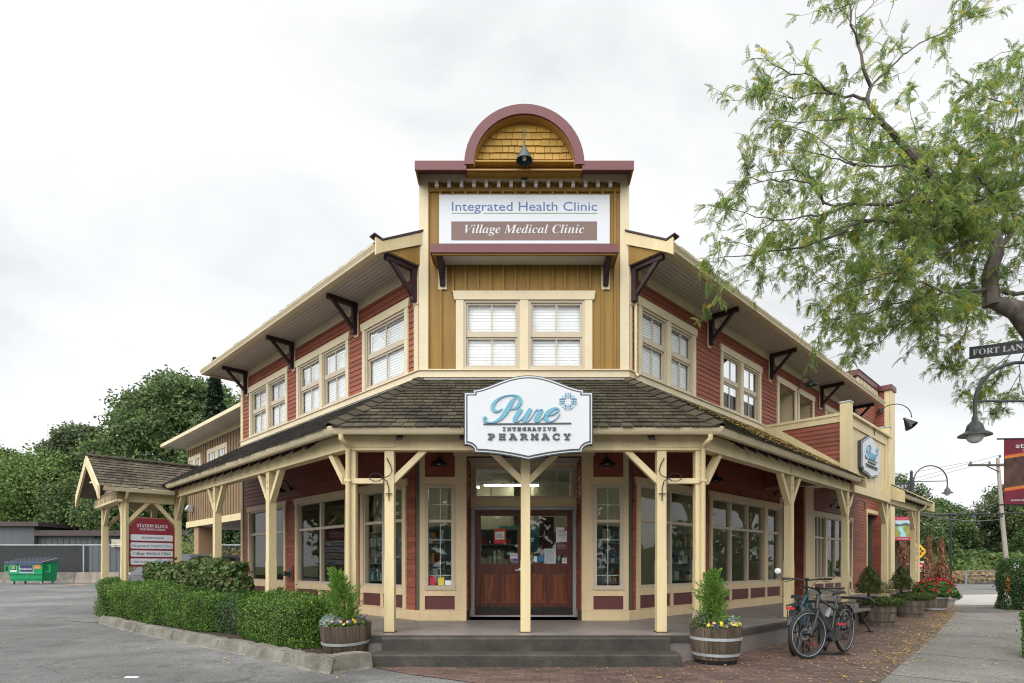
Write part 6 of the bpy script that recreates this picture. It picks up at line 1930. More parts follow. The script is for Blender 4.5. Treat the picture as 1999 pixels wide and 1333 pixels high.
    for s_, dz, dx in ((-1, -.16, .03), (1, .17, -.03)):
        mb = MB(); c = bb + Vector((dx, s_ * .125, dz))
        mb.box(c.x - .05, c.x - .035, c.y - .045, c.y + .045, c.z - .012, c.z + .012); mb.box(c.x + .035, c.x + .05, c.y - .045, c.y + .045, c.z - .012, c.z + .012)
        for yy in (-.045, -.01, .03): mb.box(c.x - .035, c.x + .035, c.y + yy, c.y + yy + .015, c.z - .01, c.z + .01)
        mb.build('pedal', PEDR, t, local=True)
    mb = MB(); mb.tube([(-.35, -.06, .28), (-.45, -.2, .09), (-.50, -.24, .01)], .009, 6); mb.build('kickstand', DGREY, t, True, local=True)
    mb = MB(Matrix.Translation((.08, 0, .56)) @ Matrix.Rotation(R(-40), 4, 'Y')); mb.lathe([(0, 0), (.032, 0), (.034, .12), (.02, .15), (.02, .17), (0, .17)], 12); 
    mb.v = [(v[0] , v[1], v[2] + .0) for v in mb.v]
    mb.build('drink_bottle', mat('clear_bottle', (.2, .21, .23), .3), t, True, local=True)
    return t
f1, r1 = Vector((4.09, 8.14)), Vector((4.95, 8.87))
mid = (f1 + r1) / 2; ang = math.atan2(f1.y - r1.y, f1.x - r1.x)
bike('parked_bicycle', 'charcoal electric bicycle with red pedals facing the steps, in front of the other', (mid.x, mid.y, .004), ang, R(-20), FRM, R(0), False, False, .90, 'two bicycles at the rack', True, .98)
r2, f2 = Vector((4.03, 8.52)), Vector((4.68, 9.42))
mid = (f2 + r2) / 2; ang = math.atan2(f2.y - r2.y, f2.x - r2.x)
bike('parked_bicycle', 'teal bicycle with handlebar mirrors and red rear reflector, half hidden by the charcoal one', (mid.x, mid.y, .004), ang, R(8), FRM2, R(0), True, True, .84, 'two bicycles at the rack', False, 1.08, 1)
# low black stand between them
t = thing('bicycle_rack', 'low black ground stand holding the two bicycles', 'bike rack', (4.45, 8.75, 0))
mb = MB()
for dx in (-.12, .12):
    mb.tube([(4.36 + dx, 8.7, .0), (4.36 + dx, 8.7, .42), (4.55 + dx, 8.95, .46), (4.6 + dx, 9.0, .0)], .018, 8)
mb.build('hoop', BLACK, t, True)
mb = MB(); mb.box(4.2, 4.85, 8.55, 8.7, .004, .02); mb.build('base_plate', BLACK, t)

# ------------------------------------------------------------------ bench
BW = mat('weathered_slats', (.085, .075, .055), .85, .25, 3, .5, 20, .12, (1, 1, 1), col2=(.19, .17, .13))
bc = pr(3.5, 2.46)
t = thing('park_bench', 'weathered wood bench with black looped armrests against the porch', 'bench', (bc[0], bc[1], 0), R(45))
mb = MB()
for k in range(5): mb.box(-.92, .92, -.26 + k * .105, -.17 + k * .105, .43 - .004 * k, .465 - .004 * k)
mb.build('seat', BW, t, local=True)
mb = MB()
for k in range(2): mb.hexa([(-.92, .27 + .035 * k, .60 + k * .14), (.92, .27 + .035 * k, .60 + k * .14), (.92, .305 + .035 * k, .60 + k * .14), (-.92, .305 + .035 * k, .60 + k * .14), (-.92, .30 + .035 * k, .725 + k * .14), (.92, .30 + .035 * k, .725 + k * .14), (.92, .335 + .035 * k, .725 + k * .14), (-.92, .335 + .035 * k, .725 + k * .14)])
mb.build('backrest', BW, t, local=True)
for s_ in (-1, 1):
    mb = MB(); x = s_ * .93
    mb.tube([(x, .30, .66), (x, -.10, .665), (x, -.24, .66), (x, -.30, .61), (x, -.30, .54), (x, -.26, .47)], .024, 8); mb.build('armrest', BLACK, t, True, local=True)
    mb = MB(); x = s_ * .8
    mb.tube([(x, -.24, .42), (x, -.15, .25), (x, -.28, .02)], .022, 6); mb.tube([(x, .22, .42), (x, .12, .25), (x, .30, .02)], .022, 6); mb.bar((x, -.25, .415), (x, .28, .40), .03); mb.bar((x, .25, .40), (x, .37, .86), .03); mb.bar((x, -.33, .012), (x, -.2, .012), .05, .02); mb.bar((x, .22, .012), (x, .36, .012), .05, .02)
    mb.build('leg', BLACK, t, True, local=True)
# ------------------------------------------------------------------ tan annex behind the left wing
A = thing('tan_annex', 'tan board and batten annex on thick columns behind the left wing', 'building', (*pl(16, -4), 0))
AE = -1.93; AT0, AT1 = 8.6, 20.35
mb = MB(LF); wall_holes(mb, -AT1, -AT0, -AE, -AE + .2, 3.25, 6.62, []); mb.box(-AT1, -AT1 + .2, -AE + .2, 8, 3.25, 6.62); mb.box(-AT1, -AT0, 7.9, 8, 3.25, 6.62); mb.box(-AT1, -AT0, -AE + .2, 7.9, 3.25, 3.4)
mb.build('wall', TANW, A)
mb = MB(LF); x = -AT1 + .1
while x < -AT0:
    mb.box(x - .03, x + .03, -AE - .025, -AE - .001, 3.25, 6.45); x += .29
mb.build('batten', mat('tan_batten', (.175, .112, .056), .6, .1, 2), A)
mb = MB(LF); mb.box(-AT1 - .03, -AT0, -AE - .05, -AE, 6.42, 6.62); mb.box(-AT1 - .03, -AT0, -AE - .06, -AE, 3.0, 3.25); mb.box(-AT1 - .03, -AT1, -AE, 3, 3.0, 3.25); mb.build('trim_band', CREAM, A)
def Lpx(px, e):  # t along the left wing for a picture column, used only while measuring
    r_ = (px - 1011) / 1142
    return ((XA - HW) - e * S2 - r_ * (DW - e * S2)) / (S2 * (1 + r_))
for (ta, tb) in ((18.45, 20.1), (15.3, 17.6), (11.6, 13.6)):
    mb = MB(LF)
    mb.box(-tb, -ta, -AE - .05, -AE, 5.9, 6.08); mb.box(-tb, -tb + .12, -AE - .045, -AE, 4.6, 5.9); mb.box(-ta - .12, -ta, -AE - .045, -AE, 4.6, 5.9); mm = (ta + tb) / 2; mb.box(-mm - .12, -mm + .12, -AE - .045, -AE, 4.6, 5.9)
    w = mb.build('window', CREAM2, A)
    for (q0, q1) in ((-tb + .12, -mm - .12), (-mm + .12, -ta - .12)):
        mb = MB(LF); mb.box(q0, q1, -AE - .02, -AE - .012, 4.6, 5.9); mb.build('pane', mat('sky_blind', (.5, .52, .54), .2, .05, 2), w)
        mb = MB(LF); qm = (q0 + q1) / 2; mb.box(qm - .02, qm + .02, -AE - .035, -AE - .021, 4.6, 5.9); mb.box(q0, q0 + .05, -AE - .035, -AE - .021, 4.6, 5.9); mb.box(q1 - .05, q1, -AE - .035, -AE - .021, 4.6, 5.9); mb.build('sash', GREIGE, w)
mb = MB(LF); mb.box(-AT1 - .6, -AT0, -AE - .78, -AE + .1, 6.60, 6.62); mb.box(-AT1 - .6, -AT1 - .02, -AE + .1, 8, 6.60, 6.62); mb.build('soffit', SOFFIT, A)
mb = MB(LF); mb.box(-AT1 - .66, -AT0, -AE - .9, -AE - .78, 6.56, 6.69); mb.box(-AT1 - .7, -AT1 - .6, -AE - .9, 8, 6.558, 6.688); mb.build('gutter', CREAM2, A)
mb = MB(LF); mb.prism([(-AE - .86, 6.70), (-AE + 5.6, 9.0), (-AE + 10.6, 6.7)], 'x', -AT1 - .62, -AT0); mb.build('roof', mat('mauve_roof', (.15, .10, .10), .8, .2, 4), A)
for (t_, e_) in ((19.4, -2.3), (13.6, -2.3), (16.6, -5.5)):
    mb = MB(LF @ Matrix.Translation((-t_, -e_, 0))); mb.box(-.3, .3, -.3, .3, 0, 3.0); c_ = mb.build('column', mat('tan_column', (.30, .195, .105), .6, .08, 2), A)
    mb = MB(LF @ Matrix.Translation((-t_, -e_, 0))); mb.box(-.1, .12, -.315, -.301, 1.2, 1.75); mb.build('wall_plate', WHITEP, c_)
mb = MB(LF); mb.box(-AT1 + .1, -AT0, -AE + .2, 7.8, 2.98, 3.1); mb.build('carport_ceiling', SOFFIT, A)
mb = MB(LF @ Matrix.Translation((-19.6, -AE, 0))); mb.hexa([(-.14, -.3, 3.75), (.14, -.3, 3.75), (.14, -.05, 3.65), (-.14, -.05, 3.65), (-.14, -.2, 3.95), (.14, -.2, 3.95), (.14, -.05, 3.95), (-.14, -.05, 3.95)])
mb.build('flood_light', GALV, A)
# low tan ramp wall with a dark rail at the end of the left porch
t = thing('ramp_wall', 'low tan wall with black handrail at the far end of the left porch', 'wall', (*pl(9.2, 1.0), 0))
mb = MB(LF); mb.box(-9.1, -8.75, -1.2, 1.2, 0, 1.05); mb.build('wall', mat('tan_column', (.30, .195, .105), .6, .08, 2), t)
mb = MB(LF); mb.tube([(-8.8, -2.1, .95), (-8.8, -.02, .95)], .022, 8); mb.build('handrail', BLACK, t, True)
t = thing('portico_rail', 'thin black handrail running past the portico posts', 'handrail', (*pl(10.2, 3.2), 0))
mb = MB(LF); mb.tube([(-10.3, -2.84, .92), (-7.3, -2.84, .92)], .03, 8); mb.tube([(-9.8, -2.84, PORCH_Z), (-9.8, -2.84, .90)], .025, 8); mb.tube([(-7.62, -2.84, PORCH_Z), (-7.62, -2.84, .90)], .025, 8); mb.build('rail', BLACK, t, True)

# ------------------------------------------------------------------ across the parking lot
GB = thing('grey_shop_building', 'low dark grey board building behind the chain link fence', 'building', (-42, 62, 0))
GREYB = mat('grey_boards', (.085, .09, .10), .75, .1, 1.2, .1, 30, .0, (1, 1, .2)); ROOFE = mat('brown_roof_edge', (.06, .045, .042), .8, .2, 3)
mb = MB(); mb.box(-62, -49.2, 59.5, 70, 0, 5.3); mb.box(-49.2, -26.5, 60, 70, 0, 4.35); mb.box(-26.5, -12, 59.8, 70, 0, 4.2); mb.build('wall', GREYB, GB)
mb = MB(); x = -49
while x < -12.2: mb.box(x - .02, x + .02, 59.97 - (.2 if x > -26.5 else 0), 60.0, .0, 4.1); x += .6
mb.build('board_joint', mat('dark_joint', (.04, .042, .046), .8), GB)
mb = MB(); mb.box(-62.5, -48.4, 59.0, 70.2, 5.3, 5.75); mb.box(-49.2, -26.2, 59.4, 70.2, 4.35, 4.9); mb.prism([(-30.5, 4.91), (-26.1, 5.35), (-12, 4.45), (-12, 4.2), (-26.1, 4.2)], 'y', 59.3, 59.39); mb.build('roof_edge', ROOFE, GB)
mb = MB(); mb.lathe([(.35, 4.9), (.35, 6.6), (.45, 6.62), (.45, 6.9), (0, 6.95)], 12, (-27.9, 61.5)); mb.build('roof_vent', GALV, GB, True)
mb = MB(); mb.box(-41.5, -40.2, 59.7, 59.99, 3.2, 4.0); mb.box(-48, -47.6, 59.8, 59.99, 2.6, 3.2); mb.box(-45.6, -45, 59.8, 59.99, 2.9, 3.3); mb.box(-31.9, -31.5, 59.8, 59.99, 2.4, 2.8); mb.build('wall_light', mat('beige_box', (.45, .4, .3), .6), GB)
mb = MB(); mb.box(-40.6, -36.0, 59.8, 59.99, .0, 2.35); mb.build('brick_panel', mat('dark_brick_panel', (.06, .035, .03), .8, .3, 5), GB)
mb = MB(); mb.box(-35.5, -29.8, 59.8, 59.99, .0, 1.9); mb.build('roller_door', mat('pale_door', (.25, .26, .27), .6), GB)
# chain link fence on a concrete barrier
FYR = 45.8
fe = thing('chain_link_fence', 'galvanised chain link fence with black screen above the concrete barrier', 'fence', (-30, FYR, 0))
mb = MB(); xs_ = [-62, -55, -48, -41, -34, -25.1, -18.5, -12, -6]
for x in xs_: mb.tube([(x, FYR, 0), (x, FYR, 2.95)], .05, 8)
mb.build('fence_post', GALV, fe, True)
mb = MB(); mb.tube([(-62, FYR, 2.92), (-6, FYR, 2.92)], .035, 8); mb.build('top_rail', GALV, fe, True)
WIRE = bpy.data.materials.new('chain_link_wire'); n_, l_, b_ = nodes_of(WIRE)
t_ = n_.new("ShaderNodeTexCoord"); mpn_ = n_.new("ShaderNodeMapping"); mpn_.inputs['Rotation'].default_value = (0, R(45), 0); mpn_.inputs['Scale'].default_value = (9, 9, 9)
l_.new(t_.outputs['Object'], mpn_.inputs[0])
sx_ = n_.new("ShaderNodeSeparateXYZ"); l_.new(mpn_.outputs[0], sx_.inputs[0])
def frac_line(o):
    a = n_.new("ShaderNodeMath"); a.operation = 'FRACT'; l_.new(o, a.inputs[0])
    b = n_.new("ShaderNodeMath"); b.operation = 'LESS_THAN'; b.inputs[1].default_value = .07; l_.new(a.outputs[0], b.inputs[0]); return b.outputs[0]
mxm = n_.new("ShaderNodeMath"); mxm.operation = 'MAXIMUM'; l_.new(frac_line(sx_.outputs[0]), mxm.inputs[0]); l_.new(frac_line(sx_.outputs[2]), mxm.inputs[1])
tr_ = n_.new("ShaderNodeBsdfTransparent"); ms_ = n_.new("ShaderNodeMixShader")
b_.inputs['Base Color'].default_value = (.13, .135, .14, 1)
l_.new(mxm.outputs[0], ms_.inputs[0]); l_.new(tr_.outputs[0], ms_.inputs[1]); l_.new(b_.outputs[0], ms_.inputs[2]); l_.new(ms_.outputs[0], n_["Material Output"].inputs[0])
mb = MB(); mb.add([(-62, FYR - .03, .1), (-6, FYR - .03, .1), (-6, FYR - .03, 2.9), (-62, FYR - .03, 2.9)], [(0, 1, 2, 3)]); mb.build('mesh', WIRE, fe)
mb = MB(); mb.box(-62, -33.6, FYR + .03, FYR + .05, .6, 2.86); mb.build('privacy_screen', mat('black_screen', (.012, .013, .014), .9, .15, 4), fe)
for i, (a, b, lab) in enumerate([(-62, -43.9, 'long grey concrete barrier hidden behind the green dumpster, left end'), (-43.86, -34.2, 'pale concrete barrier section directly behind the green dumpster'), (-34.16, -26.6, 'stained concrete barrier section right of the dumpster'), (-26.56, -12, 'concrete barrier section beyond the portico posts')]):
    mb = MB(); mb.prism([(45.0, 0), (45.1, .25), (45.2, .8), (45.45, .8), (45.55, .25), (45.65, 0)], 'x', a, b)
    o = mb.build('concrete_barrier', mat('barrier_stained', (.17, .135, .10), .9, .3, 1.2, .3, 30, 0, (1.5, 1, .3), col2=(.33, .30, .26)) if i >= 2 else KERBM); tag(o, lab, 'barrier', 'concrete barriers along the lot')
# green dumpster
D_ = thing('dumpster', 'bright green steel dumpster with grey lid and stickers at the lot edge', 'dumpster', (-34.5, 41.4, 0))
DG = mat('dumpster_green', (.0, .235, .085), .45, .12, 2, .05, 30)
x0, x1, y0, y1 = -35.8, -33.3, 41.0, 42.4
mb = MB(); mb.hexa([(x0 + .15, y0 + .1, .22), (x1 - .15, y0 + .1, .22), (x1 - .15, y1, .22), (x0 + .15, y1, .22), (x0, y0, 1.45), (x1, y0, 1.45), (x1, y1, 1.7), (x0, y1, 1.7)])
mb.box(x0 + .05, x1 - .05, y0 - .02, y0 + .1, .72, .80); mb.box(x0 + .1, x1 - .1, y0 + .02, y0 + .12, .40, .47)
mb.build('bin', DG, D_)
mb = MB(); mb.hexa([(x0 - .1, y0 - .12, 1.46), (x1 + .1, y0 - .12, 1.46), (x1 + .1, y1, 1.72), (x0 - .1, y1, 1.72), (x0 - .1, y0 - .12, 1.56), (x1 + .1, y0 - .12, 1.56), (x1 + .05, y1, 1.86), (x0 - .05, y1, 1.86)])
for k in range(8): q = x0 + .1 + k * .30; mb.hexa([(q, y0 - .1, 1.562), (q + .08, y0 - .1, 1.562), (q + .08, y1, 1.862), (q, y1, 1.862), (q, y0 - .1, 1.60), (q + .08, y0 - .1, 1.60), (q + .08, y1, 1.91), (q, y1, 1.91)])
mb.build('lid', mat('lid_grey', (.06, .065, .08), .5, .2, 3), D_)
mb = MB(); mb.box(x0 - .08, x1 + .08, y0 - .14, y0 - .121, 1.44, 1.53); mb.build('lid_edge', mat('lid_blue', (.03, .06, .16), .5), D_)
for s_, xx in ((-1, x0), (1, x1)):
    mb = MB(); mb.box(xx + s_ * .02, xx + s_ * .36, y0 + .2, y0 + .3, 1.28, 1.36); mb.box(xx + s_ * .02, xx + s_ * .36, y0 + .2, y0 + .3, .85, .93); mb.box(xx + s_ * .28, xx + s_ * .36, y0 + .2, y0 + .3, .93, 1.28); mb.box(xx - s_ * .1, xx + s_ * .02, y0 + .2, y0 + .3, .85, 1.36); mb.build('lift_pocket', DG, D_)
for xx in (x0 + .25, x1 - .25):
    for yy in (y0 + .25, y1 - .2):
        mb = MB(Matrix.Translation((xx, yy, .1)) @ Matrix.Rotation(R(90), 4, 'Y')); mb.lathe([(0, -.04), (.1, -.04), (.1, .04), (0, .04)], 14); mb.bar((0, 0, 0), (-.14, 0, 0), .08); mb.build('caster', GALV, D_, True)
def dplate(nm, xa_, xb_, za, zb, m, yy):
    f0 = lambda z: y0 + .1 - (z - .22) / 1.23 * .1
    mb = MB(); mb.hexa([(xa_, f0(za) - yy, za), (xb_, f0(za) - yy, za), (xb_, f0(za) - .001, za), (xa_, f0(za) - .001, za), (xa_, f0(zb) - yy, zb), (xb_, f0(zb) - yy, zb), (xb_, f0(zb) - .001, zb), (xa_, f0(zb) - .001, zb)]); return mb.build(nm, m, D_)
DNV = mat('dumpster_navy', (.03, .04, .10), .5)
dplate('sticker', -35.62, -35.15, .86, 1.3, SWHITE, .012); dplate('sticker', -35.6, -35.17, 1.0, 1.28, DNV, .016); dplate('sticker_print', -35.53, -35.25, 1.06, 1.26, mat('lime', (.15, .4, .06), .5), .02)
dplate('sticker', -34.95, -33.98, .70, 1.37, SWHITE, .012); dplate('sticker', -34.92, -34.01, .87, 1.35, DNV, .016); dplate('sticker', -33.92, -33.45, 1.1, 1.38, mat('orange_label', (.55, .25, .08), .5), .012)
lettering('lettering', f_serif('Progressive'), frame(0, y0 + .02, 1, 0), -34.9, -34.03, 1.02, .14, SWHITE, D_, .004, 0, -.03)
lettering('lettering', '604-525-2072', frame(0, y0 + .04, 1, 0), -34.85, -34.05, .745, .09, DNV, D_, .004, 0, -.03)
lettering('lettering', '32254', frame(0, y0 + .0, 1, 0), -35.58, -35.25, 1.33, .08, SWHITE, D_, .004, 0, -.03)
mb = MB(); mb.add([(-31.9, 40.6, .004), (-30.1, 40.6, .004), (-30.4, 41.6, .004), (-31.5, 41.6, .004)], [(0, 1, 2, 3)]); mb.add([(-37.8, 39.5, .004), (-36.8, 39.5, .004), (-36.9, 40.2, .004), (-37.8, 40.2, .004)], [(0, 1, 2, 3)]); tag(mb.build('painted_marking', mat('orange_line', (.5, .26, .08), .7, .2, 5)), kind='structure')

# ------------------------------------------------------------------ cars
def car(label, x, y, rz, m, kind='suv', group='cars parked behind the portico'):
    t = thing('parked_car', label, 'car', (x, y, 0), rz, group)
    L = 4.6
    if kind == 'suv': prof = [(-2.3, .75), (-2.25, 1.0), (-2.1, 1.62), (-1.7, 1.70), (.2, 1.68), (1.0, 1.12), (2.05, .98), (2.28, .78), (2.3, .45)]
    else: prof = [(-2.3, .6), (-2.25, .95), (-1.75, 1.02), (-1.0, 1.42), (.1, 1.43), (.95, .98), (2.05, .82), (2.28, .66), (2.3, .4)]
    def hw(z): return .9 if z < 1.0 else .9 - (z - 1.0) * .32
    mb = MB(); vs = []; fs = []
    st_ = []
    N_ = 40
    for i in range(N_ + 1):
        xx = -2.3 + 4.6 * i / N_
        zt = np.interp(xx, [p[0] for p in prof], [p[1] for p in prof])
        arch = .30
        for xc in (-1.38, 1.42):
            if abs(xx - xc) < .40: arch = max(arch, .34 + math.sqrt(max(0, .40 ** 2 - (xx - xc) ** 2)) * .85)
        endt = 1 - .12 * (abs(xx) / 2.3) ** 6
        belt = min(zt, .98 if kind == 'suv' else .92)
        sec = [(0, arch), (.80 * endt, arch), (.88 * endt, max(arch, .5)), (.90 * endt, max(arch, belt - .12)), (.86 * endt, belt), (hw(max(1.0, zt - .06)) * .95 * endt if zt > belt + .06 else .84 * endt, max(belt, zt - .06)), (.55 * endt, zt), (0, zt + .01)]
        full = sec + [(-p[0], p[1]) for p in sec[1:-1]][::-1]
        for p in full: vs.append((xx, p[0], p[1]))
        K = len(full)
    for i in range(N_):
        for a in range(K):
            b = (a + 1) % K; fs.append((i * K + a, (i + 1) * K + a, (i + 1) * K + b, i * K + b))
    fs.append(tuple(range(K))); fs.append(tuple(N_ * K + a for a in range(K)))
    mb.add(vs, fs); mb.build('body', m, t, True, local=True)
    GL = mat('car_glass', (.012, .014, .016), .05, .1, 2, spec=.8)
    zb_, zt_ = (1.04, 1.56) if kind == 'suv' else (.98, 1.34)
    xs2 = (-2.0, .55) if kind == 'suv' else (-1.35, .6)
    for s_ in (-1, 1):
        mb = MB()
        for (a, b) in ((xs2[0], -.75), (-.68, xs2[1])):
            aa = a + (.25 if a == xs2[0] else 0); bb2 = b - (.45 if b == xs2[1] else 0)
            y0_, y1_ = s_ * (hw(zb_) * .97 + .015), s_ * (hw(zt_) * .97 + .012)
            mb.add([(a, y0_, zb_), (b, y0_, zb_), (bb2, y1_, zt_), (aa, y1_, zt_)], [(0, 1, 2, 3)])
        mb.build('side_window', GL, t, local=True)
    mb = MB(); xr = -2.3 + .0
    if kind == 'suv':
        mb.add([(-2.27, -.72, 1.04), (-2.27, .72, 1.04), (-2.135, .62, 1.56), (-2.135, -.62, 1.56)], [(0, 1, 2, 3)]); mb.add([(1.02, -.74, 1.14), (1.02, .74, 1.14), (.32, .62, 1.63), (.32, -.62, 1.63)], [(0, 1, 2, 3)])
    else:
        mb.add([(-1.7, -.72, 1.07), (-1.7, .72, 1.07), (-1.08, .6, 1.41), (-1.08, -.6, 1.41)], [(0, 1, 2, 3)]); mb.add([(.98, -.74, 1.0), (.98, .74, 1.0), (.2, .6, 1.43), (.2, -.6, 1.43)], [(0, 1, 2, 3)])
    mb.build('windscreen', GL, t, local=True)
    for xc in (-1.38, 1.42):
        for s_ in (-1, 1):
            mb = MB(Matrix.Translation((xc, s_ * .78, .33)) @ Matrix.Rotation(R(90), 4, 'X')); mb.lathe([(0, -.1), (.28, -.1), (.33, -.06), (.33, .06), (.28, .1), (0, .1)], 24); w = mb.build('wheel', RUB, t, True, local=True)
            mb = MB(Matrix.Translation((xc, s_ * .885, .33)) @ Matrix.Rotation(R(90), 4, 'X')); mb.lathe([(0, -.01), (.2, -.012), (.21, 0), (.2, .012), (0, .01)], 16); mb.build('rim', GALV, w, True, local=True)
    for s_ in (-1, 1):
        mb = MB(); mb.box(-2.31, -2.2, s_ * .62, s_ * .8, .78, .98); mb.build('tail_light', mat('tail_red', (.3, .01, .01), .3), t, local=True)
        mb = MB(); mb.box(2.1, 2.3, s_ * .55, s_ * .8, .62, .75); mb.build('headlight', mat('headlight_glass', (.6, .62, .65), .2), t, local=True)
    return t
car('dark slate car parked beyond the portico posts', -12.6, 20.9, R(-78), mat('car_slate', (.02, .023, .03), .3, .05, 2), 'sedan')
car('white car mostly hidden behind the broad leaf hedge', -15.2, 26.5, R(0), mat('car_white', (.7, .72, .74), .3, .03, 2), 'sedan')
car('dark grey car seen between the end column and the left wing', -10.7, 21.5, R(70), mat('car_grey', (.05, .055, .06), .3, .05, 2), 'suv')
car('dark red car at the end of the left porch', -12.4, 25.5, R(40), mat('car_red', (.10, .012, .018), .3, .05, 2), 'suv')

# ------------------------------------------------------------------ trees
BARK = mat('tree_bark', (.045, .035, .028), .9, .35, 6, .6, 14, 0, (3, 3, .5), col2=(.11, .09, .075))
MAP1 = leafmat('maple_green', (.032, .068, .023), (.11, .168, .054), (.2, .235, .07), .36)
MAP2 = leafmat('grey_green_leaf', (.040, .068, .030), (.115, .15, .065), (.18, .19, .07), .3)
MAP3 = leafmat('mid_green_leaf', (.05, .105, .028), (.155, .235, .06), (.17, .20, .05), .3)
CON = leafmat('conifer_green', (.012, .030, .016), (.040, .065, .032), None, .15)
def tree(name, label, x, y, h, r, m, seed, n=9000, size=.5, base=.12, shape=1.0, group=None, wide=1.0):
    """trunk, limbs and a crown of leaf clusters held on sub-crowns at the limb ends"""
    rs = np.random.RandomState(seed); t = thing(name, label, 'tree', (x, y, 0), group=group)
    mb = MB(); tr = h * .016 + .1
    mb.tube([(0, 0, -.2), (.1, 0, h * .3), (-.1, .1, h * .62), (0, 0, h * .93)], [tr, tr * .75, tr * .4, .05], 8)
    nb = 26; C = []; RR = []
    for i in range(nb):
        f_ = (i + .5) / nb; zc_ = h * (base + .06 + (.9 - base) * f_ ** .9)
        env = math.sin(math.pi * min(1, max(.02, (.18 + .80 * f_) ** shape))) ** .7
        a = i * 2.4 + rs.uniform(-.4, .4); rr = r * env * rs.uniform(.45, .92)
        c = np.array([math.cos(a) * rr * wide, math.sin(a) * rr, zc_]); C.append(c); RR.append(r * rs.uniform(.26, .42) * (.75 + .35 * env))
        z0_ = max(h * .15, zc_ - rr * .8)
        mb.tube([(0, 0, z0_), (c[0] * .5, c[1] * .5, (z0_ + zc_) / 2 + .1 * h * .1), tuple(c)], [tr * .32, tr * .2, .03], 5)
    mb.build('trunk', BARK, t, True, local=True)
    C.append(np.array([0, 0, h * .9])); RR.append(r * .3)
    C = np.array(C); RR = np.array(RR)
    k = rs.choice(len(C), n, p=RR ** 2 / np.sum(RR ** 2))
    d = unit(rs.normal(size=(n, 3))); q = rs.uniform(.42, 1, n) ** .5
    P = C[k] + d * (RR[k] * q)[:, None] * np.array([1.15, 1.15, .8])
    # ragged twig tips
    tip = rs.uniform(0, 1, n) < .12
    P[tip] += d[tip] * (RR[k][tip] * rs.uniform(.05, .4, tip.sum()))[:, None]
    N = unit(d + np.array([0, 0, .5]))
    # each cluster: three leaves around the point
    Q = [leaves(P + rs.normal(size=(n, 3)) * size * .5, size * .62, N, 1.0, .75) for _ in range(5)]
    quadmesh('crown', np.concatenate(Q), m, t, True)
    return t
GL_ = 'trees behind the parking lot'
tree('maple_tree', 'tallest dark maple rising behind the annex roof', -40.0, 71, 24.0, 9.2, MAP1, 1, 16000, .62, .10, 1.0, GL_)
tree('maple_tree', 'dark maple directly behind the portico ridge, lower than its neighbour', -29, 66, 20.0, 8, MAP1, 2, 11000, .6, .08, 1.0, GL_)
tree('poplar_tree', 'pale grey green poplar left of the tallest maple', -59.5, 80, 20.6, 5.8, MAP2, 3, 12000, .55, .06, 1.0, GL_)
tree('broad_tree', 'mid green broad tree in the middle of the left tree row', -60, 76, 15.5, 7.5, MAP3, 5, 9000, .55, .04, 1.0, GL_)
tree('broad_tree', 'rounded light green tree at the left edge of the picture', -72, 82, 17.0, 8.0, MAP3, 4, 12000, .58, .05, 1.0, GL_)
tree('broad_tree', 'dull green tree between the leftmost tree and the poplar, small crown', -52, 73, 12.0, 6.5, MAP1, 6, 8000, .5, .03, 1.0, GL_)
tree('broad_tree', 'dark low tree filling the gap under the tall maple', -42, 67, 13.0, 7.5, MAP1, 7, 9000, .5, .03, 1.0, GL_)
tree('broad_tree', 'dark tree seen through the carport columns', -24, 60, 15.0, 7.5, MAP1, 8, 9000, .5, .03, 1.0, GL_)
tree('broad_tree', 'dark green tree behind the end of the left porch', -17, 58, 16.0, 6.0, MAP1, 9, 8000, .5, .03, 1.0, GL_)
def conifer(label, x, y, h, r, seed, group=None, m=CON, n=7000, size=.5):
    rs = np.random.RandomState(seed); t = thing('conifer_tree', label, 'tree', (x, y, 0), group=group)
    mb = MB(); mb.tube([(0, 0, -.2), (0, 0, h * .98)], [.25, .04], 8); mb.build('trunk', BARK, t, True, local=True)
    f_ = rs.uniform(0, 1, n) ** .8; tier = np.floor(f_ * 16) / 16; a = rs.uniform(0, 2 * math.pi, n)
    rad = r * (1 - f_) * (.55 + .45 * (1 - (f_ - tier) * 16)) * (1 + .25 * np.sin(5 * a + tier * 40)) * rs.uniform(.3, 1, n) ** .5 + .05
    P = np.stack([rad * np.cos(a), rad * np.sin(a), h * (.08 + .92 * f_) - rad * .25], 1)
    N = unit(np.stack([np.cos(a) * .4, np.sin(a) * .4, 1 + 0 * a], 1))
    quadmesh('crown', leaves(P, size, N, .7, .4), m, t, True); return t
conifer('dark spruce top behind the corner of the upper eaves', -29.5, 57, 21.5, 4.2, 11, None)
# bushes seen at the lot edge
BUSH = leafmat('bush_yellow_green', (.07, .12, .02), (.19, .25, .04), (.30, .30, .06), .35)
def bush(name, label, x, y, r, h, m, seed, n=2600, size=.16, group=None, asp=.6):
    rs = np.random.RandomState(seed); d = unit(rs.normal(size=(n, 3))); q = rs.uniform(.5, 1.02, n)[:, None]
    lump = (1 + .22 * np.sin(d[:, 0] * 6 + seed) * np.sin(d[:, 1] * 5 + seed * 2) + .12 * np.sin(d[:, 2] * 9 + seed))[:, None]
    P = d * q * lump * np.array([r, r, h * .55]) + np.array([0, 0, h * .5]); P[:, 2] = np.maximum(P[:, 2], .03)
    t = thing(name, label, 'bush', (x, y, 0), group=group)
    quadmesh('foliage', leaves(P, size, unit(d + np.array([0, 0, .4])), 1.0, asp), m, t, True)
    mb = MB()
    for k in range(5):
        a = k * 1.26; mb.tube([(0, 0, 0), (math.cos(a) * r * .3, math.sin(a) * r * .3, h * .35), (math.cos(a) * r * .6, math.sin(a) * r * .6, h * .7)], [.03, .02, .008], 5)
    mb.build('stems', BARK, t, local=True)
    return t
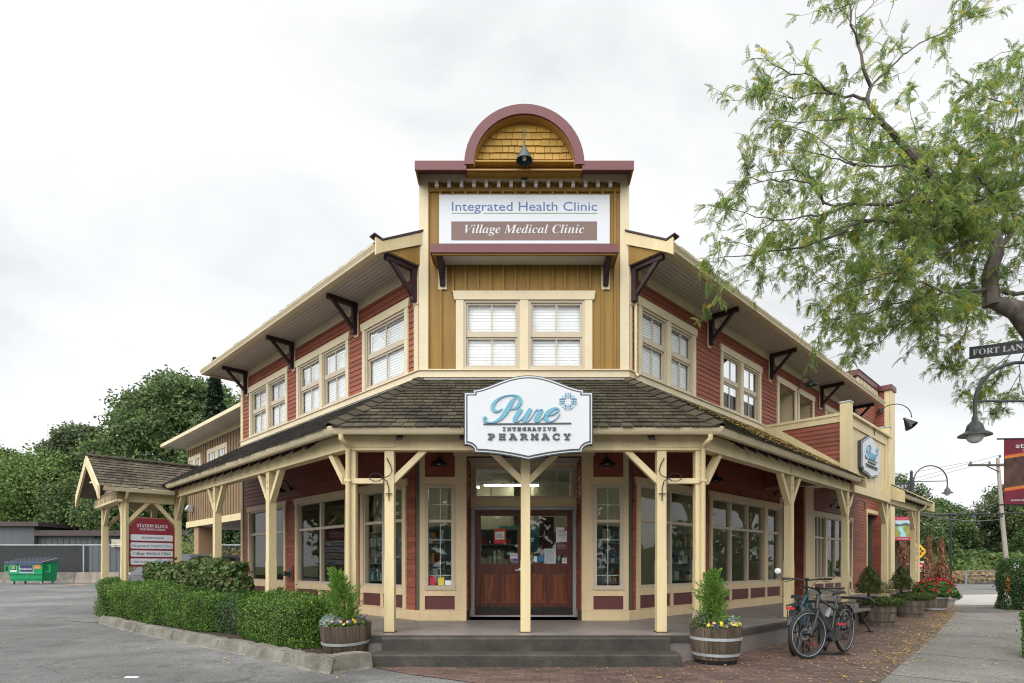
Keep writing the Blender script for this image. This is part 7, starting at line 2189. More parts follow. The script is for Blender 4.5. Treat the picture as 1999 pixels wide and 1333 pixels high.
bush('bright_bush', 'yellow green bush right of the directory sign', -19.2, 34.5, 1.9, 2.9, BUSH, 1)
bush('bright_bush', 'sprawling green shrub beyond the portico front post', -26.0, 43.5, 2.4, 3.0, MAP3, 2)
bush('bright_bush', 'russet tinged bush behind the annex column', -15.5, 33.5, 1.8, 2.4, leafmat('russet_leaf', (.08, .07, .02), (.2, .13, .05), (.1, .18, .04), .3), 3)

# ------------------------------------------------------------------ right side
hedge('clipped_hedge', 'dark clipped hedge at the right edge beyond the sidewalk', 'hedge', [(15.45, 17.4), (16.8, 17.7), (19.4, 18.2)], 1.9, 1.47, 0, 1500, .055, BOXD, 71, 'street hedges at right', .09)
hedge('clipped_hedge', 'clipped hedge end in the bottom right corner of the picture', 'hedge', [(7.75, 8.05), (10.0, 8.1)], 1.2, .62, 0, 3000, .04, BOX, 72, 'street hedges at right', .05)
DRY = leafmat('dry_brown', (.11, .045, .022), (.28, .135, .075), (.34, .19, .11), .2)
def dry(label, x, y, h, r, seed, tips):
    rs = np.random.RandomState(seed); t = thing('dead_cedar', label, 'shrub', (x, y, 0), group='dead brown cedars')
    Q = []
    for (dx, hh, rr) in tips:
        n = 2400; f_ = rs.uniform(0, 1, n); a = rs.uniform(0, 2 * math.pi, n)
        rad = rr * (.75 + .35 * np.sin(6 * f_ + seed)) * (1 - f_ ** 2.2) * np.sqrt(rs.uniform(.2, 1, n)) * (1 + .25 * np.sin(4 * a + f_ * 12))
        P = np.stack([dx + rad * np.cos(a), rad * np.sin(a), .1 + hh * f_], 1)
        Q.append(leaves(P, .16, unit(np.stack([np.cos(a), np.sin(a), .2 + 0 * a], 1)), .8, .3, droop=-1.5))
        P = P[:500]
    quadmesh('foliage', np.concatenate(Q), DRY, t, True)
    mb = MB()
    for (dx, hh, rr) in tips: mb.tube([(dx * .3, 0, -.05), (dx, 0, hh * .5), (dx, 0, hh * .9)], [.06, .04, .01], 6)
    mb.build('trunk', BARK, t, local=True)
dry('dead brown cedar with two tips behind the red begonias', 20.1, 28.2, 3, .6, 1, [(-.28, 2.62, .5), (.32, 2.5, .5)])
dry('dead brown cedar partly hidden by the last porch post', 19.0, 28.8, 3, .6, 2, [(0, 2.45, .62)])
GRT = 'trees at the end of the street'
tree('street_tree', 'dark leafy tree in the middle of the street end', 41.2, 57, 7.4, 3.1, MAP1, 21, 9000, .36, .02, 1.0, GRT)
tree('street_tree', 'dark tree right behind the far end of the building', 36, 54, 6.6, 3.3, MAP1, 22, 7000, .36, .02, 1.0, GRT)
tree('street_tree', 'grey green tree behind the leaning utility pole', 48, 56, 9.4, 3.4, MAP2, 23, 9000, .34, .02, 1.0, GRT)
tree('street_tree', 'loose dark tree at the right edge behind the banner', 46.5, 48, 9.5, 4.2, MAP1, 24, 7000, .32, .03, 1.0, GRT)
tree('street_tree', 'small pale tree above the short porch roof', 30.5, 47, 8.4, 2.6, MAP2, 25, 2500, .30, .2, 1.0, GRT)
conifer('slim fir in the distance right of the dark street pole', 55, 72, 6.2, 2.0, 26, GRT, n=3500)
conifer('second slim fir in the distance nearer the utility pole', 62, 78, 6.8, 2.2, 27, GRT, n=3500)
def mass(name, label, x0, x1, y, h, m, seed, n, size):
    rs = np.random.RandomState(seed)
    X_ = rs.uniform(x0, x1, n); hh = h * (.75 + .2 * np.sin(X_ * .5 + seed) + .12 * np.sin(X_ * 1.3)); Zq = hh * rs.uniform(0, 1, n) ** .7
    Yq = y + rs.normal(size=n) * 1.6 - Zq * .1
    P = np.stack([X_, Yq, Zq + .05], 1)
    o = quadmesh(name, leaves(P, size, np.array([[0, -.6, .6]]), 1.0, .7), m); tag(o, label, kind='stuff'); return o
mass('far_thicket', 'thicket of vines and brambles along the far side of the crossing street', 34, 66, 50, 2.7, leafmat('bramble_green', (.05, .10, .02), (.14, .2, .05), (.2, .22, .07), .3), 5, 16000, .30)
mass('far_thicket', 'dark bushes at the foot of the street end trees', 30, 43, 53, 2.6, MAP1, 6, 9000, .34)
mass('dry_grass', 'strip of tall dry grass beyond the road', 32, 41, 45.5, 1.1, leafmat('straw', (.16, .11, .05), (.32, .23, .12), None, .3), 7, 5000, .3)
mass('far_treeline', 'distant row of dark trees closing the horizon', -20, 130, 112, 7.5, CON, 9, 14000, 1.2)
# near lamp post (stands just outside the right edge), lamp, sign and banner
def street_lamp(label, x, y, h, arm, rz, sgn, sc_=1.0):
    """arched arm reaching to local -x"""
    t = thing('street_lamp', label, 'street lamp', (x, y, 0), rz, 'arched street lamps')
    mb = MB(); mb.lathe([(.13, 0), (.13, .3), (.09, .36), (.07, .9), (.055, h - .02), (.06, h), (.03, h + .06), (0, h + .08)], 16); mb.build('pole', DGREY, t, True, local=True)
    mb = MB(); r_ = arm / 2; zc_ = h - .42
    mb.tube([(-.1, 0, h - .75), (-.1, 0, zc_)] + [(-.1 - r_ + r_ * math.cos(R(a)), 0, zc_ + r_ * .95 * math.sin(R(a))) for a in range(12, 181, 12)] + [(-.1 - arm, 0, zc_ - .18)], .026, 8); mb.tube([(-.1, 0, zc_), (-.1 - arm, 0, zc_ + .03)], .018, 6); mb.box(-.12, .0, -.03, .03, h - .72, h - .66); mb.box(-.12, .0, -.03, .03, h - .46, h - .40)
    mb.build('arm', DGREY, t, True, local=True)
    xl, zl = -.1 - arm, zc_ - .18
    mb = MB(Matrix.Translation((xl, 0, zl))); mb.lathe([(.026, 0), (.036, -.03), (.045, -.09), (.10, -.15), (.112, -.20), (.125, -.245), (.215, -.30), (.22, -.318), (.12, -.31), (0, -.305)], 28); mb.build('lamp_shade', DGREY, t, True, local=True)
    mb = MB(Matrix.Translation((xl, 0, zl - .308))); mb.lathe([(.118, .0), (.114, -.04), (.08, -.09), (.04, -.115), (0, -.12)], 22); mb.build('globe', mat('lamp_globe', (.55, .55, .52), .25, .05, 3), t, True, local=True)
    return t
NLX, NLY, NLH = 8.3, 8.75, 4.2
street_lamp('near dark arched street lamp hanging in from the right edge', NLX, NLY, NLH, 1.26, R(-6), 1)
street_lamp('farther arched street lamp standing beyond the porch end', 16.95, 25.2, 5.35, 1.45, R(180), 1)
SBLK = mat('street_sign_black', (.018, .02, .022), .5)
def street_sign(label, M, x0, x1, z, h, ta, tb):
    t = thing('street_name_sign', label, 'street sign', tuple(M @ Vector((x1, 0, z))), group='black street name signs')
    mb = MB(M); mb.box(x0, x1, -.008, .008, z, z + h); mb.build('board', SBLK, t)
    mb = MB(M); mb.box(x1, x1 + .08, -.02, .02, z + h * .2, z + h * .8); mb.build('clamp', DGREY, t)
    lettering('lettering', f_serif('FORT LANGLEY'), M, ta, tb, z + h * .27, h * .47, SWHITE, t, .003, 0, -.011)
MNS = frame(NLX, NLY, math.cos(R(-24)), math.sin(R(-24)))
street_sign('black street name board on the near lamp post cut by the right edge', MNS, -1.26, -.07, 4.58, .19, -1.22, -.25)
street_sign('far black street name board peeking over the short porch roof', frame(16.95, 25.2, .95, -.30), -1.65, -.08, 4.62, .25, -1.6, -.14)
# banners
BRED = mat('banner_maroon', (.135, .012, .025), .7, .08, 3)
t = thing('street_banner', 'maroon festival banner on the near lamp post at the right edge', 'banner', (NLX, NLY, 2.1))
MBN = frame(NLX - .2, NLY - .02, math.cos(R(-4)), math.sin(R(-4)), .08)
mb = MB(MBN); mb.box(-.80, -.08, -.004, .004, 2.15, 3.13); mb.build('cloth', BRED, t)
mb = MB(MBN); mb.tube([(-.90, 0, 3.135), (.2, 0, 3.135)], .012, 6); mb.build('rod', BLACK, t, True)
mb = MB(MBN); mb.tube([(-.90, 0, 2.145), (.2, 0, 2.145)], .012, 6); mb.build('rod', BLACK, t, True)
def wave(mb, M, z0, z1, amp, y):
    P = [(-.80 + .72 * k / 16) for k in range(17)]
    vs = [(x, y, z0 + amp * math.sin((x + .80) * 5.2 - .9)) for x in P] + [(x, y, z1 + amp * math.sin((x + .80) * 5.2 - .9)) for x in P]
    mb.M = M; mb.add(vs, [(k, k + 1, 18 + k, 17 + k) for k in range(16)])
mb = MB(); wave(mb, MBN, 2.42, 2.86, .03, -.006); mb.build('photo_panel', mat('banner_photo', (.012, .009, .009), .6, .9, 5, col2=(.13, .055, .035)), t)
mb = MB(); wave(mb, MBN, 2.86, 2.90, .03, -.0075); wave(mb, MBN, 2.38, 2.42, .03, -.0075); mb.build('orange_wave', mat('banner_orange', (.50, .16, .03), .6), t)
mb = MB(); wave(mb, MBN, 2.90, 2.92, .03, -.0075); wave(mb, MBN, 2.36, 2.38, .03, -.0075); mb.build('red_wave', mat('banner_red', (.36, .03, .03), .6), t)
lettering('lettering', 'stalew', MBN, -.64, -.2, 2.995, .075, SWHITE, t, .001, .008, -.007)
lettering('lettering', 'POW WOW', MBN, -.54, -.22, 2.945, .03, SWHITE, t, .001, .006, -.007)
lettering('lettering', 'www.stalewpowwow.ca', MBN, -.71, -.12, 2.20, .034, SWHITE, t, .001, .006, -.007)
t = thing('street_banner', 'small red banner with a painted river valley beside the last porch post', 'banner', (16.95, 25.2, 3))
MB2 = frame(16.95, 25.2, .98, -.1)
mb = MB(MB2); mb.box(-.82, .05, -.03, -.02, 2.4, 3.42); mb.build('cloth', mat('banner_pinkred', (.42, .03, .06), .6, .05, 3), t)
mb = MB(MB2); mb.tube([(-.86, -.02, 3.43), (.1, -.02, 3.43)], .012, 6); mb.tube([(-.86, -.02, 2.39), (.1, -.02, 2.39)], .012, 6); mb.build('rod', BLACK, t, True)
def flatpoly(nm, pts, m, y): mb_ = MB(MB2); mb_.add([(p[0], y, p[1]) for p in pts], [tuple(range(len(pts)))]); mb_.build(nm, m, t)
flatpoly('painted_sky', [(-.68, 2.55), (-.09, 2.55), (-.09, 3.26), (-.68, 3.26)], mat('p_sky', (.40, .52, .56), .6), -.032)
flatpoly('painted_field', [(-.68, 2.55), (-.09, 2.55), (-.09, 3.0), (-.3, 3.06), (-.68, 2.98)], mat('p_field', (.09, .22, .06), .6, .5, 9, col2=(.4, .34, .04)), -.034)
flatpoly('painted_hills', [(-.68, 2.99), (-.3, 3.05), (-.09, 3.0), (-.09, 3.1), (-.25, 3.16), (-.5, 3.08), (-.68, 3.14)], mat('p_hill', (.06, .09, .12), .6), -.036)
flatpoly('painted_river', [(-.46, 2.55), (-.22, 2.55), (-.25, 2.7), (-.36, 2.85), (-.38, 3.0), (-.54, 3.0), (-.56, 2.88), (-.46, 2.72)], mat('p_river', (.28, .52, .58), .6), -.038)
lettering('lettering', 'Fort Langley', MB2, -.6, -.16, 2.45, .06, SWHITE, t, .001, .004, -.034)
lettering('lettering', 'the birthplace of', MB2, -.6, -.16, 3.31, .035, SWHITE, t, .001, .004, -.034)
# dark pole with signal arm, utility pole, wires
t = thing('signal_pole', 'thin dark pole with a horizontal arm at the end of the street', 'pole', (29.6, 40.0, 0))
mb = MB(); mb.tube([(29.6, 40, 0), (29.6, 40, 5.15)], .075, 8); mb.build('pole', BLACK, t, True)
mb = MB(); mb.tube([(27.8, 40.0, 4.72), (29.6, 40, 4.78), (35.2, 40, 4.92)], .045, 6); mb.build('arm', BLACK, t, True)
mb = MB(); mb.box(31.0, 31.2, 39.9, 40.1, 4.55, 4.78); mb.box(32.9, 33.1, 39.9, 40.1, 4.6, 4.82); mb.box(35.0, 35.5, 39.85, 40.15, 4.86, 5.0); mb.build('sensor', DGREY, t)
t = thing('utility_pole', 'grey weathered utility pole leaning slightly left of the banner', 'utility pole', (37.4, 45, 0))
mb = MB(); mb.tube([(37.75, 45, -.1), (37.3, 45, 4.5), (36.9, 45, 9.6)], [.17, .15, .11], 10); mb.build('pole', mat('pole_grey', (.28, .25, .21), .9, .2, 4, .3, 20, 0, (4, 4, .3)), t, True)
mb = MB(); mb.box(34.6, 37.4, 44.85, 44.97, 8.95, 9.1); mb.bar((36.0, 44.9, 8.95), (36.95, 44.9, 8.5), .06); mb.build('crossarm', mat('crossarm_brown', (.06, .05, .04), .9), t)
mb = MB()
for x in (34.75, 36.2, 37.0): mb.lathe([(.03, 9.1), (.08, 9.15), (.05, 9.3), (0, 9.33)] if x < 36.5 else [(.03, 9.6), (.08, 9.65), (.05, 9.8), (0, 9.83)], 8, (x, 44.9))
mb.build('insulator', DGREY, t)
def wire(label, a, b, sag, r_=.02):
    a, b = Vector(a), Vector(b); P = []
    for k in range(17):
        f_ = k / 16; p = a.lerp(b, f_); p.z -= sag * 4 * f_ * (1 - f_); P.append(p)
    mb = MB(); mb.tube(P, r_, 5); tag(mb.build('overhead_wire', mat('wire_grey', (.10, .10, .11), .6)), label, 'wire', 'overhead wires')
wire('highest thin wire running left from the utility pole crossarm', (34.75, 44.9, 9.3), (14, 62, 8.0), .6, .014)
wire('thin wire sloping down behind the far street lamp', (36.2, 44.9, 9.3), (16, 80, 3.5), .3, .014)
wire('wire sloping down from the pole top to the far left', (36.95, 44.9, 9.8), (20, 90, 4.5), .3, .014)
wire('thick service wire from the utility pole towards the building end', (36.9, 45, 6.2), (19.6, 30.0, 4.2), .5, .016)
wire('lowest wire crossing behind the dark signal pole', (37.2, 45, 4.9), (16.95, 25.2, 3.6), .25, .025)
wire('thin wire leaving the utility pole to the right edge', (36.9, 45, 9.2), (60, 40, 9.4), .5, .016)
# little traffic signs, gate, roadwork sign
t = thing('warning_sign', 'yellow diamond checkerboard warning sign by the dead cedar', 'traffic sign', (22.6, 33, 0))
c = (22.55, 32.97, 2.12); s_ = .52
mb = MB(); mb.add([(c[0] - s_, c[1], c[2]), (c[0], c[1], c[2] - s_), (c[0] + s_, c[1], c[2]), (c[0], c[1], c[2] + s_), (c[0] - s_, c[1] + .02, c[2]), (c[0], c[1] + .02, c[2] - s_), (c[0] + s_, c[1] + .02, c[2]), (c[0], c[1] + .02, c[2] + s_)], [(0, 1, 2, 3), (7, 6, 5, 4), (0, 4, 5, 1), (1, 5, 6, 2), (2, 6, 7, 3), (3, 7, 4, 0)]); mb.build('plate', mat('warning_yellow', (.62, .34, .02), .5), t)
mb = MB()
for i in range(-3, 4):
    for j in range(-3, 4):
        if (i + j) % 2 == 0 and abs(i) + abs(j) <= 3: mb.box(c[0] + i * .125 - .06, c[0] + i * .125 + .06, c[1] - .006, c[1] - .002, c[2] + j * .125 - .06, c[2] + j * .125 + .06)
mb.build('checkers', BLACK, t)
mb = MB(); mb.tube([(22.6, 33.02, 0), (22.6, 33.02, 2.5)], .03, 6); mb.build('post', GALV, t)
t = thing('regulatory_sign', 'small white no entry sign below the checkerboard sign', 'traffic sign', (22.65, 32.9, 0))
mb = MB(); mb.box(22.35, 22.95, 32.92, 32.94, .95, 1.55); mb.build('plate', SWHITE, t)
mb = MB(Matrix.Translation((22.65, 32.91, 1.3)) @ Matrix.Rotation(R(90), 4, 'X')); mb.lathe([(0, 0), (.2, 0), (.2, .006), (0, .006)], 20); mb.build('red_disc', mat('sign_red', (.45, .02, .03), .5), t)
mb = MB(); mb.box(22.52, 22.78, 32.899, 32.903, 1.27, 1.33); mb.build('white_bar', SWHITE, t)
t = thing('farm_gate', 'grey tubular gate at the edge of the crossing street', 'gate', (31.5, 41.0, 0))
mb = MB(); mb.tube([(31.4, 41, 0), (31.4, 41, 1.0)], .07, 8); mb.build('post', mat('gate_grey', (.16, .17, .18), .5, .1, 4), t, True)
mb = MB()
for z in (.15, .42, .68, .92): mb.tube([(31.4, 41, z), (36.2, 41.3, z)], .03, 6)
mb.tube([(36.2, 41.3, .0), (36.2, 41.3, .95)], .03, 6); mb.build('rails', mat('gate_grey', (.16, .17, .18), .5, .1, 4), t, True)
t = thing('roadwork_sign', 'orange diamond roadwork sign leaning behind the right hedge', 'traffic sign', (19.6, 23.5, 0))
mb = MB(Matrix.Translation((19.65, 23.3, .52)) @ Matrix.Rotation(R(20), 4, 'Z')); s_ = .5
mb.prism([(-s_, 0), (0, -s_), (s_, 0), (0, s_)], 'y', -.01, .01); mb.build('plate', mat('roadwork_orange', (.62, .10, .02), .5), t)
mb = MB(); mb.bar((19.65, 23.5, 0), (19.65, 23.33, .6), .04); mb.build('stand', GALV, t)
t = thing('marker_sign', 'tiny white sign on a post above the right hedge', 'traffic sign', (36.6, 43, 0))
mb = MB(); mb.tube([(36.55, 43, 0), (36.55, 43, 1.5)], .03, 6); mb.build('post', GALV, t)
mb = MB(); mb.box(36.35, 36.75, 42.93, 42.96, 1.0, 1.75); mb.build('plate', SWHITE, t)

# ------------------------------------------------------------------ honey locust leaning in from the right
LOC = leafmat('locust_leaf', (.11, .20, .055), (.33, .42, .11), (.50, .44, .07), .62)
LB = mat('locust_bark', (.05, .042, .034), .9, .35, 5, .8, 18, 0, (3, 3, 1), col2=(.15, .13, .105))
def W(px, py, D): return Vector(((px - 1011) * D / 1142, D, CZ + (1104 - py) * D / 1142))
T = thing('honey_locust', 'honey locust tree with feathery leaves leaning in from the right edge', 'tree', (9.3, 7.6, 0))
c7 = lambda x, y: (1400 + x / 2.666, y / 2.666)
c8 = lambda x, y: (1600 + x / 3.333, 400 + y / 3.333)
limbs = [
    ([(*c8(1120, 650), 7.75), (*c8(1105, 480), 7.75), (*c8(1140, 330), 7.7), (*c8(1140, 200), 7.7), (*c8(1010, 130), 7.7), (*c8(960, 0), 7.7), (*c7(1310, 1060), 7.65), (*c7(1250, 1020), 7.6), (*c7(1180, 990), 7.5), (*c7(1100, 890), 7.4), (*c7(1040, 830), 7.3), (*c7(960, 740), 7.3), (*c7(860, 640), 7.2), (*c7(780, 515), 7.2), (*c7(795, 460), 7.2), (*c7(760, 350), 7.1), (*c7(735, 230), 7.1), (*c7(700, 130), 7.0), (*c7(690, 20), 7.0)], .105, .008),
    ([(*c7(780, 515), 7.2), (*c7(700, 505), 7.2), (*c7(600, 480), 7.1), (*c7(540, 440), 7.0), (*c7(490, 390), 7.0), (*c7(380, 385), 6.9), (*c7(275, 325), 6.8)], .02, .004),
    ([(*c7(600, 480), 7.1), (*c7(500, 485), 7.2), (*c7(400, 508), 7.2), (*c7(265, 482), 7.2)], .012, .003),
    ([(*c7(795, 460), 7.2), (*c7(900, 350), 7.3), (*c7(970, 285), 7.3), (*c7(1080, 210), 7.4), (*c7(1220, 145), 7.5), (*c7(1300, 100), 7.5)], .016, .003),
    ([(*c7(735, 230), 7.1), (*c7(720, 100), 7.3), (*c7(735, 0), 7.4)], .01, .003),
    ([(*c7(860, 640), 7.2), (*c7(760, 610), 7.0), (*c7(600, 620), 6.9), (*c7(460, 640), 6.8), (*c7(360, 630), 6.8)], .016, .003),
    ([(*c7(1180, 990), 7.5), (*c7(1060, 900), 7.9), (*c7(1040, 720), 8.1), (*c7(1000, 560), 8.2)], .016, .003),
    ([(*c7(1100, 890), 7.4), (*c7(940, 860), 7.0), (*c7(720, 860), 6.8), (*c7(600, 780), 6.7), (*c7(480, 690), 6.7)], .022, .003),
    ([(*c7(720, 860), 6.8), (*c7(560, 810), 6.6), (*c7(400, 780), 6.6)], .012, .003),
    ([(*c7(1310, 1110), 7.65), (*c7(1180, 1090), 7.5), (*c7(1050, 1040), 7.3), (*c7(850, 1065), 7.0), (*c7(700, 1060), 6.9), (*c7(560, 1060), 6.8), (*c7(440, 900), 6.8), (*c7(250, 900), 6.8)], .045, .004),
    ([(*c7(700, 1060), 6.9), (*c7(520, 1120), 6.7), (*c7(260, 1140), 6.6), (*c7(60, 1080), 6.6)], .018, .003),
    ([(*c7(560, 1060), 6.8), (*c7(500, 960), 6.7), (*c7(330, 940), 6.6), (*c7(130, 960), 6.5)], .014, .003),
    ([(*c7(1330, 1180), 7.7), (*c7(1200, 1180), 7.5), (*c7(1020, 1150), 7.3), (*c7(760, 1150), 7.1), (*c7(600, 1230), 7.0), (*c7(420, 1290), 6.9), (*c7(200, 1320), 6.9), (*c7(40, 1335), 6.9)], .05, .004),
    ([(*c8(1110, 200), 7.7), (*c8(980, 230), 7.5), (*c8(800, 310), 7.3), (*c8(600, 390), 7.2), (*c8(420, 450), 7.1), (*c8(250, 520), 7.0), (*c8(90, 580), 7.0)], .032, .004),
    ([(*c8(1090, 550), 7.75), (*c8(920, 560), 7.5), (*c8(780, 580), 7.3), (*c8(620, 610), 7.2), (*c8(430, 660), 7.1), (*c8(260, 720), 7.1), (*c8(140, 740), 7.1)], .028, .004),
    ([(*c8(920, 560), 7.5), (*c8(800, 640), 7.3), (*c8(650, 720), 7.2), (*c8(520, 800), 7.1), (*c8(390, 880), 7.1)], .016, .003),
    ([(*c8(800, 560), 7.3), (*c8(700, 520), 7.2), (*c8(540, 480), 7.0), (*c8(380, 560), 6.9), (*c8(230, 640), 6.9), (*c8(190, 840), 6.9)], .014, .003),
    ([(*c8(780, 580), 7.3), (*c8(760, 700), 7.4), (*c8(740, 840), 7.4)], .01, .003),
    ([(*c8(1190, 560), 7.8), (*c8(1240, 575), 7.9), (*c8(1330, 570), 8.0), (2060, 560, 8.3), (2150, 500, 8.4)], .035, .01),
    ([(*c8(1150, 300), 7.7), (*c8(1230, 200), 7.9), (*c8(1270, 60), 8.0), (*c7(1500, 1080), 8.0), (*c7(1430, 1040), 8.0), (*c7(1330, 1050), 8.0)], .05, .02),
    ([(*c8(1260, 120), 8.0), (*c8(1330, 120), 8.1), (2030, 400, 8.2), (2100, 320, 8.4)], .035, .01),
    ([(*c7(1520, 1100), 8.0), (*c7(1560, 900), 8.2), (*c7(1540, 720), 8.3), (*c7(1560, 560), 8.4), (*c7(1440, 520), 8.4), (*c7(1340, 470), 8.4), (*c7(1240, 370), 8.4)], .03, .003),
    ([(*c7(1560, 560), 8.4), (*c7(1590, 350), 8.5), (*c7(1560, 260), 8.5), (*c7(1450, 290), 8.5)], .012, .003),
    ([(*c7(1540, 720), 8.3), (*c7(1380, 720), 8.0), (*c7(1240, 760), 7.8), (*c7(1130, 760), 7.6)], .016, .003),
    ([(*c7(1500, 1080), 8.0), (*c7(1380, 940), 7.7), (*c7(1270, 900), 7.4), (*c7(1200, 800), 7.3)], .02, .003),
    ([(*c7(1430, 1040), 8.0), (*c7(1250, 1130), 7.2), (*c7(1050, 1250), 6.9), (*c7(900, 1320), 6.8)], .02, .003),
    ([(2012, 660, 9.6), (1993, 700, 9.6), (1985, 740, 9.6), (1960, 780, 9.6)], .014, .003),
    ([(*c8(1330, 900), 9.6), (*c8(1200, 1000), 9.6), (*c8(1080, 1120), 9.6), (*c8(1000, 1180), 9.6)], .010, .003),
    ([(*c8(1330, 880), 9.6), (*c8(1050, 960), 9.6), (*c8(880, 1040), 9.6)], .008, .003),
    ([(*c8(1000, 560), 8.4), (*c8(960, 680), 9.0), (*c8(960, 800), 9.4), (*c8(860, 960), 9.4)], .012, .003),
]
mbk = MB()
mbk.tube([(9.35, 7.6, -.1), (9.2, 7.6, .8), (8.75, 7.65, 2.2), tuple(W(2075, 760, 7.75)), tuple(W(2020, 650, 7.75)), tuple(W(1985, 605, 7.75)), tuple(W(1945, 592, 7.75)), tuple(W(1933, 588, 7.72))], [.21, .18, .165, .15, .135, .125, .085, .02], 12)
segs = []
rs = np.random.RandomState(77)
for pts, ra, rb in limbs:
    V = [W(*p) for p in pts]
    # smooth and roughen
    Q = []
    for i in range(len(V) - 1):
        p0, p1, p2, p3 = V[max(i - 1, 0)], V[i], V[i + 1], V[min(i + 2, len(V) - 1)]
        k_ = max(2, int((p2 - p1).length / .1))
        for k in range(k_):
            t = k / k_
            q = 0.5 * ((2 * p1) + (p2 - p0) * t + (2 * p0 - 5 * p1 + 4 * p2 - p3) * t * t + (3 * p1 - p0 - 3 * p2 + p3) * t ** 3)
            Q.append(q + Vector(rs.normal(size=3) * .008))
    Q.append(V[-1])
    n = len(Q); rr = [ra + (rb - ra) * (i / (n - 1)) ** .7 for i in range(n)]
    mbk.tube(Q, rr, 7)
    segs.append((Q, rr))
FR_Q = []; tw = MB()
def frond(p, d, L, rs_, npair=8):
    """one pinnate leaf: rachis strip with leaflets sharing its vertices (one piece)"""
    d = d / (np.linalg.norm(d) + 1e-9)
    up = rs_.normal(size=3) * .5 + np.array([0, 0, 1.0]); s = np.cross(d, up); s /= (np.linalg.norm(s) + 1e-9); u = np.cross(s, d)
    return p, d, s, u, L, npair
Fp = []; Fd = []; FL = []
def twig(p, d, L, r_, lev, dens):
    n = max(3, int(L / .07)); P = [p.copy()]; dd = d.copy()
    for i in range(n):
        dd = dd + rs.normal(size=3) * .16 + np.array([0, 0, -.035 if lev > 0 else -.01]); dd /= np.linalg.norm(dd)
        P.append(P[-1] + dd * L / n)
    tw.tube([tuple(q) for q in P], [max(.0022, r_ * (1 - .75 * i / n)) for i in range(n + 1)], 4, cap=False)
    for i in range(1, n + 1):
        if rs.uniform() < dens:
            for _ in range(3):
                fd = dd * .5 + rs.normal(size=3) * .55 + np.array([0, 0, -.35]); Fp.append(P[i]); Fd.append(fd); FL.append(rs.uniform(.08, .155))
        if lev == 0 and rs.uniform() < .42:
            twig(P[i], unit((dd * .6 + rs.normal(size=3) * .7)[None])[0], L * rs.uniform(.35, .6), r_ * .5, 1, dens)
ctr = np.array([7.2, 7.6, 5.0])
for Q, rr in segs:
    n = len(Q)
    for i in range(1, n):
        p = np.array(Q[i]); r_ = rr[i]
        px_ = p[0] / p[1] * 1142 + 1011; py_ = 1104 - (p[2] - CZ) / p[1] * 1142
        tipf = i / n
        prob = (.7 if py_ > 330 else .42) if r_ < .05 else .35
        if r_ > .085: prob = .05
        if px_ > 2150: prob *= .3
        d0 = np.array(Q[i]) - np.array(Q[i - 1]); d0 /= (np.linalg.norm(d0) + 1e-9)
        dens = .8 if (py_ > 400 or px_ > 1800) else .5
        if px_ < 1560: dens = .6
        if rs.uniform() < prob:
            d = unit((d0 * .9 + rs.normal(size=3) * .75)[None])[0]
            twig(p, d, rs.uniform(.25, .62) * (1.0 if r_ < .03 else 1.25), .006 if r_ < .03 else .009, 0, dens)
        if i == n - 1: twig(p, d0, .3, .004, 0, dens)
# fill the dense heart of the crown
# leafy sprays gathered in flat tiers, with gaps between them
tiers = [(1520, 520, .45), (1580, 470, .5), (1560, 400, .4), (1640, 430, .5), (1700, 480, .55), (1690, 360, .5), (1640, 300, .4), (1700, 250, .35), (1760, 420, .55), (1740, 540, .5), (1800, 340, .55), (1770, 290, .45), (1860, 420, .6), (1830, 520, .5), (1880, 300, .55), (1940, 360, .6), (1920, 230, .5), (1980, 300, .55), (1970, 460, .6), (2030, 400, .6), (1900, 560, .45), (1690, 620, .45), (1780, 640, .4), (1480, 440, .35), (1990, 180, .5), (1660, 180, .3), (1850, 610, .35), (2040, 250, .55), (1960, 540, .45)]
for (tx, ty, tr_) in tiers:
    for lay in range(2):
        c_ = np.array(W(tx + rs.normal() * 14, ty + rs.normal() * 12, rs.uniform(7.3, 9.4)))
        for k in range(int((11 if tx > 1650 else 7) * tr_ / .5)):
            o_ = rs.normal(size=3) * np.array([tr_ * .55, tr_ * .6, tr_ * .17])
            d = unit((o_ + rs.normal(size=3) * .25 + np.array([-.15, 0, 0]))[None])[0]; d[2] *= .5
            twig(c_ + o_, d, rs.uniform(.2, .42), .004, 1, .9)
mbk.build('trunk', LB, T, True); tw.build('twigs', LB, T, fix=False)
Fp = np.array(Fp); Fd = unit(np.array(Fd)); FL = np.array(FL); nF = len(Fp); NP_ = 9
upv = rs.normal(size=(nF, 3)) * .45 + np.array([0, 0, 1.0]); Sd = unit(np.cross(Fd, upv)); Ud = np.cross(Sd, Fd)
verts = []; V_ = np.zeros((nF, (NP_ + 1) + NP_ * 2 * 3, 3), dtype=np.float32); faces = []
for j in range(NP_ + 1):
    s_ = j / NP_
    V_[:, j] = Fp + Fd * (FL * s_)[:, None] - Ud * (FL * .35 * s_ ** 2)[:, None]
o = NP_ + 1
for j in range(NP_):
    for sd_ in (-1, 1):
        b = V_[:, j + 1]; ll = FL * .29 * (1.0 - .35 * (j / NP_)) * rs.uniform(.8, 1.15, nF)
        ax = Sd * sd_ * .9 + Fd * .4 - Ud * .18
        V_[:, o] = b + ax * (ll * .5)[:, None] + Fd * (ll * .20)[:, None]
        V_[:, o + 1] = b + ax * ll[:, None]
        V_[:, o + 2] = b + ax * (ll * .5)[:, None] - Fd * (ll * .20)[:, None]
        faces.append((j + 1, o, o + 1, o + 2)); o += 3
nv = V_.shape[1]; base = (np.arange(nF) * nv)[:, None, None]
F_ = (np.array(faces)[None] + base).reshape(-1, 4)
